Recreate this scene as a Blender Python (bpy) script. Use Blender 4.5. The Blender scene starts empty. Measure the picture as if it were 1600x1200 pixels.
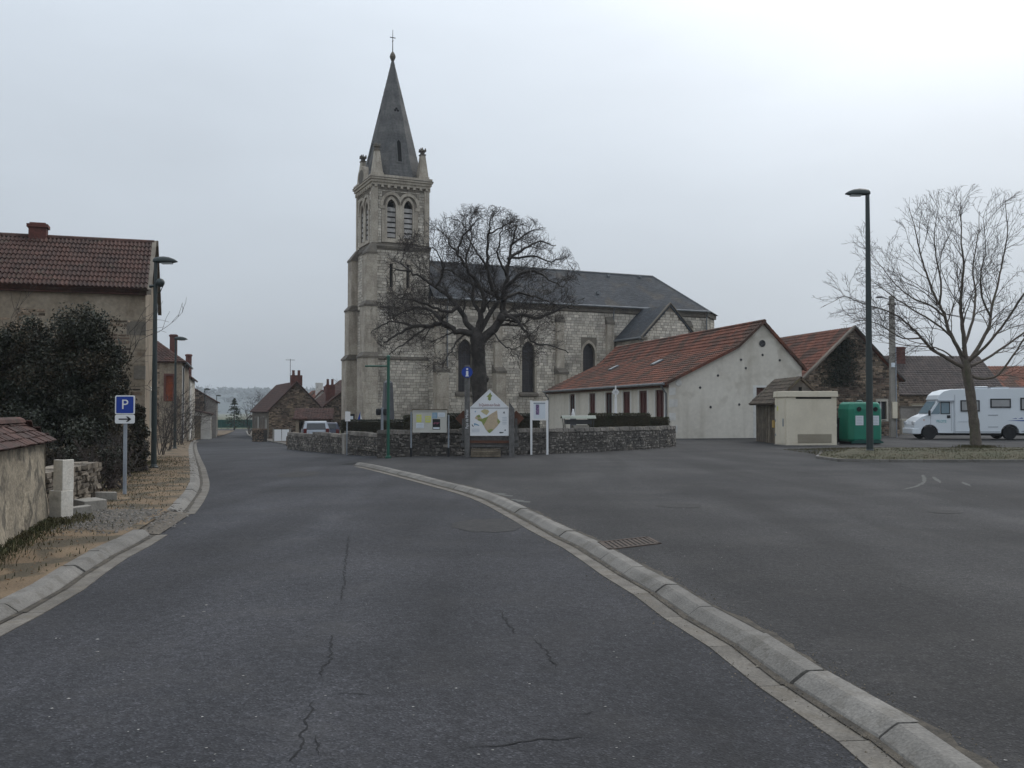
import bpy, math, random
from mathutils import Vector, Matrix
from mathutils.geometry import tessellate_polygon
random.seed(7)
R = math.radians
SC = bpy.context.scene
COL = SC.collection

# ---------------------------------------------------------------- camera, sky, sun, exposure
F_PX, EYE, PITCH = 1500.0, 1.6, math.atan(40 / 1500.0)
cd = bpy.data.cameras.new('camera'); cam = bpy.data.objects.new('camera', cd); COL.objects.link(cam)
cd.sensor_width = 36.0; cd.lens = 36.0 * F_PX / 1600.0; cd.clip_start = 0.05; cd.clip_end = 8000
cam.location = (0, 0, EYE); cam.rotation_euler = (R(90) + PITCH, 0, 0)
SC.camera = cam
SC.render.resolution_x, SC.render.resolution_y = 1024, 768

SUN_AZ, SUN_EL = R(38), R(48)          # azimuth from +Y towards +X
sund = Vector((math.sin(SUN_AZ) * math.cos(SUN_EL), math.cos(SUN_AZ) * math.cos(SUN_EL), math.sin(SUN_EL)))
ld = bpy.data.lights.new('sun', 'SUN'); ld.energy = 0.6; ld.angle = R(25); ld.color = (1, .96, .9)
lo = bpy.data.objects.new('sun', ld); COL.objects.link(lo)
lo.rotation_euler = (-sund).to_track_quat('-Z', 'Y').to_euler()

W = bpy.data.worlds.new('World'); SC.world = W; W.use_nodes = True
def build_world():
    nt = W.node_tree; nt.nodes.clear(); N = nt.nodes.new; L = nt.links.new
    out = N('ShaderNodeOutputWorld'); bg = N('ShaderNodeBackground'); L(bg.outputs[0], out.inputs[0])
    sky = N('ShaderNodeTexSky'); sky.sky_type = 'NISHITA'; sky.sun_disc = False
    sky.sun_elevation = SUN_EL; sky.sun_rotation = SUN_AZ
    sky.air_density = 1.4; sky.dust_density = 3.0; sky.ozone_density = 1.0
    hs = N('ShaderNodeHueSaturation'); hs.inputs['Saturation'].default_value = .3; L(sky.outputs[0], hs.inputs['Color'])
    # overcast layer: brighter towards the zenith and round the veiled sun, soft cloud mottling
    tc = N('ShaderNodeTexCoord'); nrm = N('ShaderNodeVectorMath'); nrm.operation = 'NORMALIZE'; L(tc.outputs['Generated'], nrm.inputs[0])
    sep = N('ShaderNodeSeparateXYZ'); L(nrm.outputs[0], sep.inputs[0])
    dot = N('ShaderNodeVectorMath'); dot.operation = 'DOT_PRODUCT'; L(nrm.outputs[0], dot.inputs[0]); dot.inputs[1].default_value = sund
    def math_(op, a, b=None, clamp=False):
        n = N('ShaderNodeMath'); n.operation = op; n.use_clamp = clamp
        for i, v in enumerate((a, b)):
            if v is None: continue
            if isinstance(v, (int, float)): n.inputs[i].default_value = v
            else: L(v, n.inputs[i])
        return n.outputs[0]
    up = math_('MAXIMUM', sep.outputs[2], 0.0)
    d0 = math_('MAXIMUM', dot.outputs['Value'], 0.0)
    glow = math_('MULTIPLY', math_('POWER', d0, 9.0), SKY_GLOW)
    grad = math_('ADD', math_('MULTIPLY', up, SKY_UP), SKY_BASE)
    val = math_('ADD', grad, glow)
    no = N('ShaderNodeTexNoise'); no.inputs['Scale'].default_value = 2.2; no.inputs['Detail'].default_value = 5; no.inputs['Roughness'].default_value = .5
    mp = N('ShaderNodeMapping'); mp.inputs['Scale'].default_value = (1, 1, 3.0); L(nrm.outputs[0], mp.inputs[0]); L(mp.outputs[0], no.inputs['Vector'])
    mr = N('ShaderNodeMapRange'); mr.inputs[1].default_value = .3; mr.inputs[2].default_value = .7; mr.inputs[3].default_value = .93; mr.inputs[4].default_value = 1.07
    L(no.outputs[0], mr.inputs[0])
    val = math_('MULTIPLY', val, mr.outputs[0])
    tint = N('ShaderNodeMix'); tint.data_type = 'RGBA'; tint.inputs[6].default_value = SKY_TINT; tint.inputs[7].default_value = (1, 1, 1, 1)
    L(math_('MULTIPLY', glow, 1.2, True), tint.inputs[0])
    cl = N('ShaderNodeMix'); cl.data_type = 'RGBA'; cl.blend_type = 'MULTIPLY'; cl.inputs[0].default_value = 1
    L(tint.outputs[2], cl.inputs[6]); L(val, cl.inputs[7])
    mx = N('ShaderNodeMix'); mx.data_type = 'RGBA'; mx.inputs[0].default_value = .86
    L(hs.outputs[0], mx.inputs[6])
    ten = N('ShaderNodeMix'); ten.data_type = 'RGBA'; ten.blend_type = 'MULTIPLY'; ten.inputs[0].default_value = 1; ten.inputs[7].default_value = (10, 10, 10, 1)
    L(cl.outputs[2], ten.inputs[6]); L(ten.outputs[2], mx.inputs[7])
    L(mx.outputs[2], bg.inputs[0]); bg.inputs[1].default_value = .1
SKY_BASE, SKY_UP, SKY_GLOW, SKY_TINT = .525, 1.0, 1.3, (.815, .907, 1.015, 1)
build_world()
vs = SC.view_settings; vs.view_transform = 'Standard'; vs.look = 'None'; vs.exposure = 0.0; vs.gamma = 1.0

# ---------------------------------------------------------------- terrain: flat by the church, the road falls gently to the village
def ss(x):
    x = min(1.0, max(0.0, x)); return x * x * (3 - 2 * x)
def gz(X, Y):
    if Y < 28: return 0.0
    return -0.0185 * (min(Y, 100) - 28) * ss((-.10 - X / Y) / .07)
_ca, _sa = math.cos(PITCH), math.sin(PITCH)
def at(px, py, Y):
    """point at distance Y on the line of sight of a place measured in the photograph"""
    x = (px - 800) / F_PX; y = (600 - py) / F_PX
    d = Vector((x, _ca - y * _sa, _sa + y * _ca)); t = Y / d.y
    return Vector((t * d.x, Y, EYE + t * d.z))
def ground(px, py, z0=0.0):
    Y = 2.5
    while Y < 300:
        p = at(px, py, Y)
        if p.z < gz(p.x, p.y) + z0: return p
        Y += .03
    return p

# ---------------------------------------------------------------- mesh helpers
class MB:
    def __init__(s): s.v = []; s.f = []
    def add(s, vs, fs):
        n = len(s.v); s.v.extend([tuple(v) for v in vs]); s.f.extend([tuple(i + n for i in f) for f in fs]); return s
    def box(s, c, size, rz=0.0, taper=1.0, m=None):
        hx, hy, hz = size[0] / 2, size[1] / 2, size[2] / 2; cs, sn = math.cos(rz), math.sin(rz); vs = []
        for z, k in ((-hz, 1.0), (hz, taper)):
            for x, y in ((-hx, -hy), (hx, -hy), (hx, hy), (-hx, hy)):
                p = Vector((x * k, y * k, z))
                if m is not None: p = m @ p
                vs.append((c[0] + p.x * cs - p.y * sn, c[1] + p.x * sn + p.y * cs, c[2] + p.z))
        return s.add(vs, [(3, 2, 1, 0), (4, 5, 6, 7), (0, 1, 5, 4), (1, 2, 6, 5), (2, 3, 7, 6), (3, 0, 4, 7)])
    def b2(s, x0, x1, y0, y1, z0, z1):
        return s.box(((x0 + x1) / 2, (y0 + y1) / 2, (z0 + z1) / 2), (abs(x1 - x0), abs(y1 - y0), abs(z1 - z0)))
    def prism(s, poly, vec, cap=True):
        """extrude a planar polygon (3D points) along vec"""
        n = len(poly); vec = Vector(vec); a = [Vector(p) for p in poly]
        vs = a + [p + vec for p in a]; fs = [(i, (i + 1) % n, n + (i + 1) % n, n + i) for i in range(n)]
        if cap: fs += [tuple(range(n))[::-1], tuple(range(n, 2 * n))]
        return s.add(vs, fs)
    def quad(s, a, b, c, d): return s.add([a, b, c, d], [(0, 1, 2, 3)])
    def tube(s, path, rad, n=6, cap=True):
        P = [Vector(p) for p in path]; k = len(P); fs = []; vs = []
        if isinstance(rad, (int, float)): rad = [rad] * k
        nrm = None
        for i in range(k):
            t = (P[min(i + 1, k - 1)] - P[max(i - 1, 0)])
            if t.length < 1e-9: t = Vector((0, 0, 1))
            t.normalize()
            if nrm is None:
                nrm = t.cross(Vector((0.13, .2, 1))) if abs(t.z) < .9 else t.cross(Vector((0.1, 1, 0.05)))
            nrm = nrm - t * nrm.dot(t)
            if nrm.length < 1e-6: nrm = t.orthogonal()
            nrm.normalize(); b = t.cross(nrm)
            for j in range(n):
                a = 2 * math.pi * j / n
                vs.append(P[i] + (nrm * math.cos(a) + b * math.sin(a)) * rad[i])
        for i in range(k - 1):
            for j in range(n):
                fs.append((i * n + j, i * n + (j + 1) % n, (i + 1) * n + (j + 1) % n, (i + 1) * n + j))
        if cap: fs += [tuple(range(n))[::-1], tuple(range((k - 1) * n, k * n))]
        return s.add(vs, fs)
    def lathe(s, prof, c=(0, 0, 0), n=12):
        """profile of (r, z) rings about the vertical"""
        vs = []; fs = []
        for r, z in prof:
            for j in range(n):
                a = 2 * math.pi * j / n; vs.append((c[0] + r * math.cos(a), c[1] + r * math.sin(a), c[2] + z))
        k = len(prof)
        for i in range(k - 1):
            for j in range(n): fs.append((i * n + j, i * n + (j + 1) % n, (i + 1) * n + (j + 1) % n, (i + 1) * n + j))
        fs += [tuple(range(n))[::-1], tuple(range((k - 1) * n, k * n))]
        return s.add(vs, fs)
    def mesh(s, name, smooth=False):
        me = bpy.data.meshes.new(name); me.from_pydata(s.v, [], s.f); me.validate(); me.update()
        if smooth: me.polygons.foreach_set('use_smooth', [True] * len(me.polygons))
        return me
    def build(s, name, mat, parent=None, smooth=False, bevel=0, loc=None, rz=0):
        me = s.mesh(name, smooth); me.materials.append(MAT[mat])
        o = bpy.data.objects.new(name, me); COL.objects.link(o)
        if parent is not None: o.parent = parent
        if loc is not None: o.location = loc
        o.rotation_euler.z = rz
        if bevel:
            md = o.modifiers.new('bevel', 'BEVEL'); md.width = bevel; md.segments = 2; md.limit_method = 'ANGLE'; md.angle_limit = R(40)
        return o
def inst(name, me, parent=None, loc=(0, 0, 0), rot=(0, 0, 0), scale=(1, 1, 1)):
    o = bpy.data.objects.new(name, me); COL.objects.link(o); o.parent = parent
    o.location = loc; o.rotation_euler = rot; o.scale = scale; return o
def tag(o, label, cat, group=None):
    o['label'] = label; o['category'] = cat
    if group: o['group'] = group
    return o
def thing(name, label, cat, loc=(0, 0, 0), rz=0.0, group=None):
    o = bpy.data.objects.new(name, None); COL.objects.link(o); o.empty_display_size = .2
    o.location = loc; o.rotation_euler.z = rz; return tag(o, label, cat, group)
def structure(o): o['kind'] = 'structure'; return o
def stuff(o): o['kind'] = 'stuff'; return o
def shared(mb, name, mat, smooth=False):
    me = mb.mesh(name, smooth); me.materials.append(MAT[mat]); return me
def copy_thing(o, label=None, parent=None):
    c = o.copy(); COL.objects.link(c); c.parent = parent
    for ch in o.children: copy_thing(ch, None, c)
    if label: c['label'] = label
    return c
def text_mesh(txt, size, mat, name, parent, loc, rot, extrude=.002, align='CENTER', sx=1.0, shear=0.0):
    cu = bpy.data.curves.new('t', 'FONT'); cu.body = txt; cu.size = size; cu.extrude = extrude; cu.align_x = align; cu.align_y = 'CENTER'; cu.shear = shear
    to = bpy.data.objects.new('t', cu); COL.objects.link(to)
    bpy.context.view_layer.update()
    me = bpy.data.meshes.new_from_object(to.evaluated_get(bpy.context.evaluated_depsgraph_get()))
    bpy.data.objects.remove(to); bpy.data.curves.remove(cu)
    me.materials.clear(); me.materials.append(MAT[mat])
    o = bpy.data.objects.new(name, me); COL.objects.link(o); o.parent = parent; o.location = loc; o.rotation_euler = rot; o.scale = (sx, 1, 1); return o

# ---------------------------------------------------------------- materials
MAT = {}
def mat(name, c1, c2=None, rough=.85, scale=3.0, island=0.0, rnd=0.0, fine=.25, fscale=40, bump=.0, bscale=60, streak=None, stain=None, metal=0.0, spec=.3, coat=0.0, ramp=(.35, .65)):
    m = bpy.data.materials.new(name); m.use_nodes = True; nt = m.node_tree; N = nt.nodes.new; L = nt.links.new
    bs = nt.nodes['Principled BSDF']; bs.inputs['Roughness'].default_value = rough; bs.inputs['Metallic'].default_value = metal
    bs.inputs['Specular IOR Level'].default_value = spec; bs.inputs['Coat Weight'].default_value = coat
    geo = N('ShaderNodeNewGeometry'); pos = geo.outputs['Position']
    def noise(sc, det=4, vec=None, dist=0.0):
        n = N('ShaderNodeTexNoise'); n.inputs['Scale'].default_value = sc; n.inputs['Detail'].default_value = det; n.inputs['Distortion'].default_value = dist
        L(vec or pos, n.inputs['Vector']); return n.outputs[0]
    def rng(v, a, b, c, d):
        n = N('ShaderNodeMapRange'); L(v, n.inputs[0])
        for i, x in enumerate((a, b, c, d)): n.inputs[i + 1].default_value = x
        return n.outputs[0]
    def mix(fac, a, b, mode='MIX'):
        n = N('ShaderNodeMix'); n.data_type = 'RGBA'; n.blend_type = mode
        for i, v in ((0, fac), (6, a), (7, b)):
            if isinstance(v, (int, float)): n.inputs[i].default_value = v
            elif isinstance(v, tuple): n.inputs[i].default_value = v if len(v) == 4 else (*v, 1)
            else: L(v, n.inputs[i])
        return n.outputs[2]
    col = (*c1, 1)
    if c2 is not None: col = mix(rng(noise(scale, 5), ramp[0], ramp[1], 0, 1), c1, c2)
    if streak:
        mp = N('ShaderNodeMapping'); L(pos, mp.inputs[0]); mp.inputs['Scale'].default_value = (streak[1], streak[1], streak[1] * .12)
        col = mix(rng(noise(1.0, 5, mp.outputs[0]), .52, .72, 0, streak[2]), col, streak[0])
    if stain: col = mix(rng(noise(stain[1], 6, None, .8), stain[2], stain[2] + .12, 0, stain[3]), col, stain[0])
    v = None
    def mul(v, x):
        if v is None: return x
        n = N('ShaderNodeMath'); n.operation = 'MULTIPLY'; L(v, n.inputs[0]); L(x, n.inputs[1]); return n.outputs[0]
    if island: v = mul(v, rng(geo.outputs['Random Per Island'], 0, 1, 1 - island, 1 + island))
    if rnd:
        oi = N('ShaderNodeObjectInfo'); v = mul(v, rng(oi.outputs['Random'], 0, 1, 1 - rnd, 1 + rnd))
    if fine: v = mul(v, rng(noise(fscale, 3), .25, .75, 1 - fine, 1 + fine))
    if v is not None:
        cmb = N('ShaderNodeCombineColor'); [L(v, cmb.inputs[i]) for i in range(3)]
        col = mix(1.0, col, cmb.outputs[0], 'MULTIPLY')
    if isinstance(col, tuple): bs.inputs['Base Color'].default_value = col
    else: L(col, bs.inputs['Base Color'])
    if bump:
        bp = N('ShaderNodeBump'); bp.inputs['Strength'].default_value = bump; bp.inputs['Distance'].default_value = .02
        L(noise(bscale, 4), bp.inputs['Height']); L(bp.outputs[0], bs.inputs['Normal'])
    MAT[name] = m; return m
def asphalt(name, c1, c2, dirt, lanes=.75):
    mat(name, c1, c2, rough=.85, scale=.35, fine=.3, fscale=16, spec=.22)
    m = MAT[name]; nt = m.node_tree; N = nt.nodes.new; L = nt.links.new; bs = nt.nodes['Principled BSDF']
    geo = [n for n in nt.nodes if n.type == 'NEW_GEOMETRY'][0]
    src = bs.inputs['Base Color'].links[0].from_socket
    # aggregate: light and dark stones in the binder
    vo = N('ShaderNodeTexVoronoi'); vo.inputs['Scale'].default_value = 85; L(geo.outputs['Position'], vo.inputs['Vector'])
    sepc = N('ShaderNodeSeparateColor'); L(vo.outputs['Color'], sepc.inputs[0])
    rp = N('ShaderNodeValToRGB'); e = rp.color_ramp.elements; e[0].position = 0; e[0].color = (.55, .55, .56, 1); e[1].position = 1; e[1].color = (2.1, 2.1, 2.1, 1)
    a = e.new(.5); a.color = (.9, .9, .92, 1); b = e.new(.9); b.color = (1.25, 1.24, 1.22, 1); L(sepc.outputs[0], rp.inputs[0])
    mx = N('ShaderNodeMix'); mx.data_type = 'RGBA'; mx.blend_type = 'MULTIPLY'; mx.inputs[0].default_value = 1; L(src, mx.inputs[6]); L(rp.outputs[0], mx.inputs[7])
    n2 = N('ShaderNodeTexNoise'); n2.inputs['Scale'].default_value = 1.1; n2.inputs['Detail'].default_value = 8; n2.inputs['Roughness'].default_value = .7; L(geo.outputs['Position'], n2.inputs['Vector'])
    r2 = N('ShaderNodeMapRange'); L(n2.outputs[0], r2.inputs[0]); r2.inputs[1].default_value = .5; r2.inputs[2].default_value = .75; r2.inputs[3].default_value = 0; r2.inputs[4].default_value = .55
    m2 = N('ShaderNodeMix'); m2.data_type = 'RGBA'; L(r2.outputs[0], m2.inputs[0]); L(mx.outputs[2], m2.inputs[6]); m2.inputs[7].default_value = (*dirt, 1)
    L(m2.outputs[2], bs.inputs['Base Color'])
    # tyre-polished lanes and old overlays: broad stretched mottling
    mp = N('ShaderNodeMapping'); mp.inputs['Scale'].default_value = (lanes, .09, 1); L(geo.outputs['Position'], mp.inputs[0])
    n3 = N('ShaderNodeTexNoise'); n3.inputs['Scale'].default_value = 1.0; n3.inputs['Detail'].default_value = 3; n3.inputs['Distortion'].default_value = .6; L(mp.outputs[0], n3.inputs['Vector'])
    r3 = N('ShaderNodeMapRange'); L(n3.outputs[0], r3.inputs[0])
    for i, x in enumerate((.35, .68, .8, 1.3)): r3.inputs[i + 1].default_value = x
    n4 = N('ShaderNodeTexNoise'); n4.inputs['Scale'].default_value = .22; n4.inputs['Detail'].default_value = 6; n4.inputs['Distortion'].default_value = 1.2; L(geo.outputs['Position'], n4.inputs['Vector'])
    r4 = N('ShaderNodeMapRange'); L(n4.outputs[0], r4.inputs[0])
    for i, x in enumerate((.38, .62, .85, 1.18)): r4.inputs[i + 1].default_value = x
    mm = N('ShaderNodeMath'); mm.operation = 'MULTIPLY'; L(r3.outputs[0], mm.inputs[0]); L(r4.outputs[0], mm.inputs[1])
    m5 = N('ShaderNodeMix'); m5.data_type = 'RGBA'; m5.blend_type = 'MULTIPLY'; m5.inputs[0].default_value = 1; L(m2.outputs[2], m5.inputs[6]); cc = N('ShaderNodeCombineColor'); [L(mm.outputs[0], cc.inputs[i]) for i in range(3)]; L(cc.outputs[0], m5.inputs[7])
    L(m5.outputs[2], bs.inputs['Base Color'])
    bp = N('ShaderNodeBump'); bp.inputs['Strength'].default_value = .55; bp.inputs['Distance'].default_value = .006
    L(vo.outputs['Distance'], bp.inputs['Height']); L(bp.outputs[0], bs.inputs['Normal'])
asphalt('asphalt', (.027, .0275, .031), (.037, .037, .041), (.047, .045, .045))
asphalt('asphalt_lot', (.024, .0235, .0245), (.038, .037, .037), (.05, .047, .044))
mat('crack', (.015, .015, .016), rough=.95)
mat('patch', (.02, .0195, .02), (.034, .032, .031), scale=9, fscale=60, fine=.4, bump=.4)
mat('kerb', (.185, .174, .158), (.135, .127, .116), scale=2.2, rnd=.14, fine=.25, fscale=55, stain=((.1, .09, .075), 5, .52, .5), bump=.35)
mat('gutter', (.155, .141, .122), (.1, .09, .078), scale=3, rnd=.1, fine=.3, fscale=60, stain=((.12, .105, .085), 4, .5, .8), bump=.25)
mat('grit', (.1, .08, .055), (.17, .15, .12), scale=30, island=.6, fine=0)
mat('joint_dirt', (.032, .028, .023), (.075, .063, .048), scale=8, fine=.5, fscale=70)
mat('sand', (.125, .085, .05), (.17, .12, .072), scale=1.3, fine=.45, fscale=45, stain=((.055, .045, .028), 1.1, .46, .9), bump=.5, bscale=40)
mat('dirt', (.085, .073, .058), (.12, .1, .08), scale=2, fine=.35, bump=.5)
mat('gravel', (.13, .12, .11), (.2, .185, .165), scale=14, rnd=.3, island=.5, fine=.2)
mat('lawn', (.05, .052, .025), (.08, .066, .038), scale=1.4, fine=.35, fscale=25, bump=.6, bscale=30)
mat('field', (.07, .085, .045), (.11, .1, .06), scale=.02, fine=.15, fscale=.4)
mat('hill', (.018, .034, .038), (.034, .052, .052), scale=.01, fine=.2, fscale=.05)  # bluish tone puts part of the distance haze into the colour
mat('grass_blade', (.045, .05, .02), (.085, .07, .036), scale=2, island=.45, fine=0)
mat('dry_leaf', (.16, .09, .04), (.09, .05, .025), scale=4, island=.5, fine=0)
mat('leaf_dark', (.013, .018, .009), (.026, .027, .014), scale=1.2, island=.55, fine=0, rough=.55, spec=.4)
mat('leaf_brown', (.033, .027, .017), (.05, .04, .025), scale=1.2, island=.5, fine=0)
mat('leaf_hedge', (.03, .036, .016), (.055, .046, .024), scale=1.5, island=.5, fine=0)
mat('needle', (.03, .045, .03), (.045, .055, .035), scale=.8, island=.4, fine=0)
mat('bark', (.035, .031, .029), (.066, .058, .052), scale=5, fine=.35, fscale=30, bump=.8, bscale=22)
mat('twig', (.036, .03, .028), (.055, .046, .042), scale=3, fine=0)
mat('bark_young', (.13, .105, .085), (.085, .07, .058), scale=6, fine=.3, fscale=40, streak=((.07, .075, .04), 5, .6), bump=.5, bscale=40)
mat('twig_young', (.045, .034, .031), (.062, .048, .042), scale=3, fine=0)
mat('tile_brown', (.075, .037, .029), (.048, .028, .024), scale=1.6, rnd=.2, island=.2, fine=.3, fscale=18, stain=((.06, .05, .035), 3.5, .58, .7))
mat('tile_red', (.165, .06, .036), (.115, .045, .03), scale=.9, rnd=.2, island=.2, fine=.3, fscale=9, stain=((.06, .038, .028), .6, .46, .85))
mat('tile_dark', (.055, .045, .043), (.08, .062, .056), scale=1.5, island=.2, rnd=.2, fine=.3, fscale=12)
mat('tile_old', (.1, .075, .055), (.07, .055, .042), scale=2.5, island=.3, rnd=.2, fine=.35, fscale=16, stain=((.1, .095, .05), 3, .56, .6))
mat('slate', (.034, .039, .047), (.05, .055, .063), scale=.35, island=.2, fine=.3, fscale=7, stain=((.085, .072, .056), .5, .52, .5), rough=.75, spec=.2)
mat('spire_stone', (.15, .145, .14), (.1, .1, .1), scale=.8, island=.1, fine=.22, fscale=6, streak=((.07, .072, .075), 2.2, .7))
mat('church_stone', (.54, .495, .43), (.42, .38, .32), scale=.5, island=.28, fine=.2, fscale=8, streak=((.2, .175, .145), 1.6, .5), stain=((.17, .15, .125), .3, .56, .65), bump=.3, bscale=25)
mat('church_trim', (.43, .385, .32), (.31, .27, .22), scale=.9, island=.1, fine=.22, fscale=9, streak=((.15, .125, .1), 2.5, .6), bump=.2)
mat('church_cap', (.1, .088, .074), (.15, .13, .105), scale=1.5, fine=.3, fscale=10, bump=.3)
mat('mortar', (.19, .165, .135), (.12, .105, .085), scale=1.2, fine=.2, fscale=20)
mat('mortar_dark', (.085, .076, .068), (.052, .048, .044), scale=1.2, fine=.3, fscale=20, bump=.5, bscale=30)
mat('rubble', (.22, .165, .115), (.12, .085, .065), scale=.9, island=.75, rnd=.3, fine=.3, fscale=20, bump=.5, bscale=25)
mat('rubble_grey', (.2, .18, .155), (.11, .098, .085), scale=1.1, island=.6, rnd=.25, fine=.35, fscale=18, stain=((.07, .063, .055), 1.3, .55, .7), bump=.5, bscale=25)
mat('rubble_dark', (.17, .155, .138), (.095, .087, .079), scale=1.4, island=.6, fine=.4, fscale=14, stain=((.25, .22, .18), 1.1, .57, .8), bump=.5, bscale=25)
mat('dry_stone', (.19, .16, .125), (.105, .088, .07), scale=4, rnd=.35, fine=.3, fscale=30, bump=.6, bscale=30)
mat('render_old', (.3, .25, .19), (.2, .16, .115), scale=.8, fine=.22, fscale=9, stain=((.13, .09, .06), 1.6, .58, .8), bump=.5, bscale=14)
mat('render_wall', (.36, .31, .235), (.22, .19, .145), scale=2.0, fine=.3, fscale=20, stain=((.09, .08, .065), 3.2, .5, .85), bump=.9, bscale=16)
mat('render_cream', (.62, .58, .51), (.56, .52, .455), scale=.35, fine=.07, fscale=5, streak=((.3, .26, .2), 1.1, .5), stain=((.36, .32, .26), .5, .55, .5), bump=.15)
mat('render_pale', (.5, .47, .41), (.4, .37, .31), scale=.6, fine=.12, fscale=6, streak=((.25, .22, .18), 2, .5))
mat('render_white', (.62, .61, .58), (.5, .48, .45), scale=.6, fine=.1, fscale=6)
mat('render_grey', (.27, .25, .23), (.19, .17, .15), scale=.8, fine=.15, fscale=8, streak=((.12, .1, .085), 2, .6))
mat('brick', (.13, .05, .04), (.09, .04, .034), scale=3, island=.2, fine=.3, fscale=20)
mat('brick_orange', (.3, .085, .04), (.24, .07, .036), scale=3, island=.15, fine=.2)
mat('cream_paint', (.66, .595, .475), (.6, .54, .43), scale=1.5, fine=.05, fscale=12, streak=((.4, .33, .22), 2, .3), rough=.7)
mat('cream_panel', (.36, .32, .25), (.33, .29, .225), scale=2, fine=.1)
mat('concrete', (.29, .27, .24), (.22, .205, .18), scale=2.5, rnd=.1, fine=.2, fscale=30, streak=((.17, .155, .135), 4, .5), bump=.2)
mat('concrete_white', (.62, .59, .53), (.54, .5, .44), scale=4, rnd=.06, fine=.15, fscale=30, stain=((.3, .28, .22), 5, .6, .6), bump=.2)
mat('lamp_green', (.02, .03, .029), rough=.45, fine=.12, spec=.5)
mat('lamp_glass', (.3, .32, .32), rough=.2, spec=.5, fine=0)
mat('post_green', (.012, .085, .055), rough=.45, fine=.1, spec=.5)
mat('galv', (.3, .33, .36), (.24, .26, .29), scale=3, rough=.5, fine=.1, metal=.3)
mat('steel_dark', (.05, .05, .052), rough=.5, fine=.1)
mat('zinc', (.14, .15, .16), (.2, .21, .22), scale=2, rough=.5, fine=.15, metal=.3)
mat('sign_blue', (.012, .045, .28), rough=.4, fine=.05)
mat('sign_white', (.68, .69, .7), rough=.4, fine=.05)
mat('white_paint', (.72, .72, .72), rough=.4, fine=.05)
mat('black_paint', (.014, .014, .016), rough=.5, fine=.1)
mat('red_print', (.2, .045, .05), rough=.5, fine=0)
mat('map_tan', (.48, .38, .26), (.42, .34, .25), scale=12, fine=.15, fscale=60)
mat('map_green', (.2, .25, .075), (.28, .3, .12), scale=14, fine=.15)
mat('map_sand', (.5, .42, .24), (.42, .38, .22), scale=14, fine=.1)
mat('print_grey', (.42, .46, .5), rough=.5, fine=0)
mat('print_blue', (.2, .32, .42), rough=.5, fine=0)
mat('print_dark', (.04, .05, .055), rough=.5, fine=0)
mat('print_yellow', (.55, .55, .14), rough=.6, fine=.08)
mat('print_pink', (.4, .12, .2), rough=.6, fine=0)
mat('print_purple', (.06, .05, .14), (.3, .2, .3), scale=22, fine=0)
mat('paper', (.6, .64, .68), rough=.7, fine=.05)
mat('board_grey', (.5, .49, .45), (.45, .44, .4), scale=3, rough=.6, fine=.06)
mat('wood_grey', (.15, .145, .14), (.1, .096, .092), scale=6, fine=.25, streak=((.06, .055, .05), 14, .6), bump=.3)
mat('louvre', (.42, .4, .38), (.3, .285, .27), scale=2, island=.1, fine=.2, streak=((.15, .14, .13), 3, .5))
mat('wood_brown', (.12, .055, .035), (.085, .042, .03), scale=5, fine=.2)
mat('wood_old', (.2, .165, .12), (.11, .09, .07), scale=4, rnd=.25, fine=.3, fscale=25, streak=((.07, .055, .04), 9, .6), bump=.3)
mat('shutter_red', (.085, .022, .018), (.06, .018, .016), scale=2, rough=.55, fine=.15)
mat('door_brown', (.09, .035, .022), (.06, .025, .018), scale=2, rough=.6, fine=.15)
mat('glass_dark', (.018, .02, .024), rough=.15, spec=.5, fine=0)
mat('glass_church', (.018, .016, .02), (.03, .024, .026), scale=8, rough=.4, spec=.4, fine=.2)
mat('void', (.008, .008, .008), rough=1, fine=0)
mat('green_plastic', (.008, .18, .115), (.01, .15, .095), scale=1.2, rough=.5, fine=.06, spec=.4)
mat('green_plastic_dark', (.008, .06, .05), rough=.5, fine=.06)
mat('bin_black', (.012, .011, .015), rough=.5, fine=.1)
mat('tyre', (.015, .015, .016), rough=.85, fine=.1)
mat('rim', (.2, .2, .21), rough=.4, metal=.5, fine=.1)
mat('van_white', (.66, .7, .74), (.63, .67, .7), scale=.8, rough=.3, fine=.02, spec=.5, coat=.3)
mat('van_grey', (.3, .32, .35), rough=.4, fine=.04)
mat('van_glass', (.16, .23, .27), rough=.08, spec=.6, fine=0)
mat('van_blind', (.33, .33, .33), (.28, .28, .28), scale=2, rough=.35, fine=.05)
mat('van_blue', (.03, .07, .28), rough=.4, fine=0)
mat('van_yellow', (.62, .36, .03), rough=.4, fine=0)
mat('van_teal', (.1, .38, .4), rough=.4, fine=0)
mat('amber', (.5, .16, .02), rough=.3, fine=0)
mat('lens_red', (.1, .015, .015), rough=.25, fine=0)
mat('lens_clear', (.5, .52, .54), rough=.15, fine=0)
mat('car_silver', (.26, .28, .31), rough=.3, metal=.3, fine=.02, coat=.4)
mat('car_blue', (.02, .025, .05), rough=.3, fine=.02, coat=.4)
mat('yellow_box', (.4, .26, .07), rough=.6, fine=.15)
mat('granite', (.11, .11, .12), (.085, .085, .092), scale=3, rough=.6, fine=.3, fscale=60)
mat('sheet_green', (.17, .2, .17), (.12, .14, .12), scale=2, rough=.5, fine=.1)
mat('hedge_green', (.02, .07, .06), (.03, .085, .07), scale=1, fine=.2)
mat('chalk', (.085, .085, .08), rough=.9, fine=.4, fscale=30)
mat('chip', (.34, .33, .31), (.16, .155, .15), scale=5, island=.4, fine=0)
mat('rust', (.085, .062, .048), (.055, .044, .038), scale=9, fine=.3, fscale=60)

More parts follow.
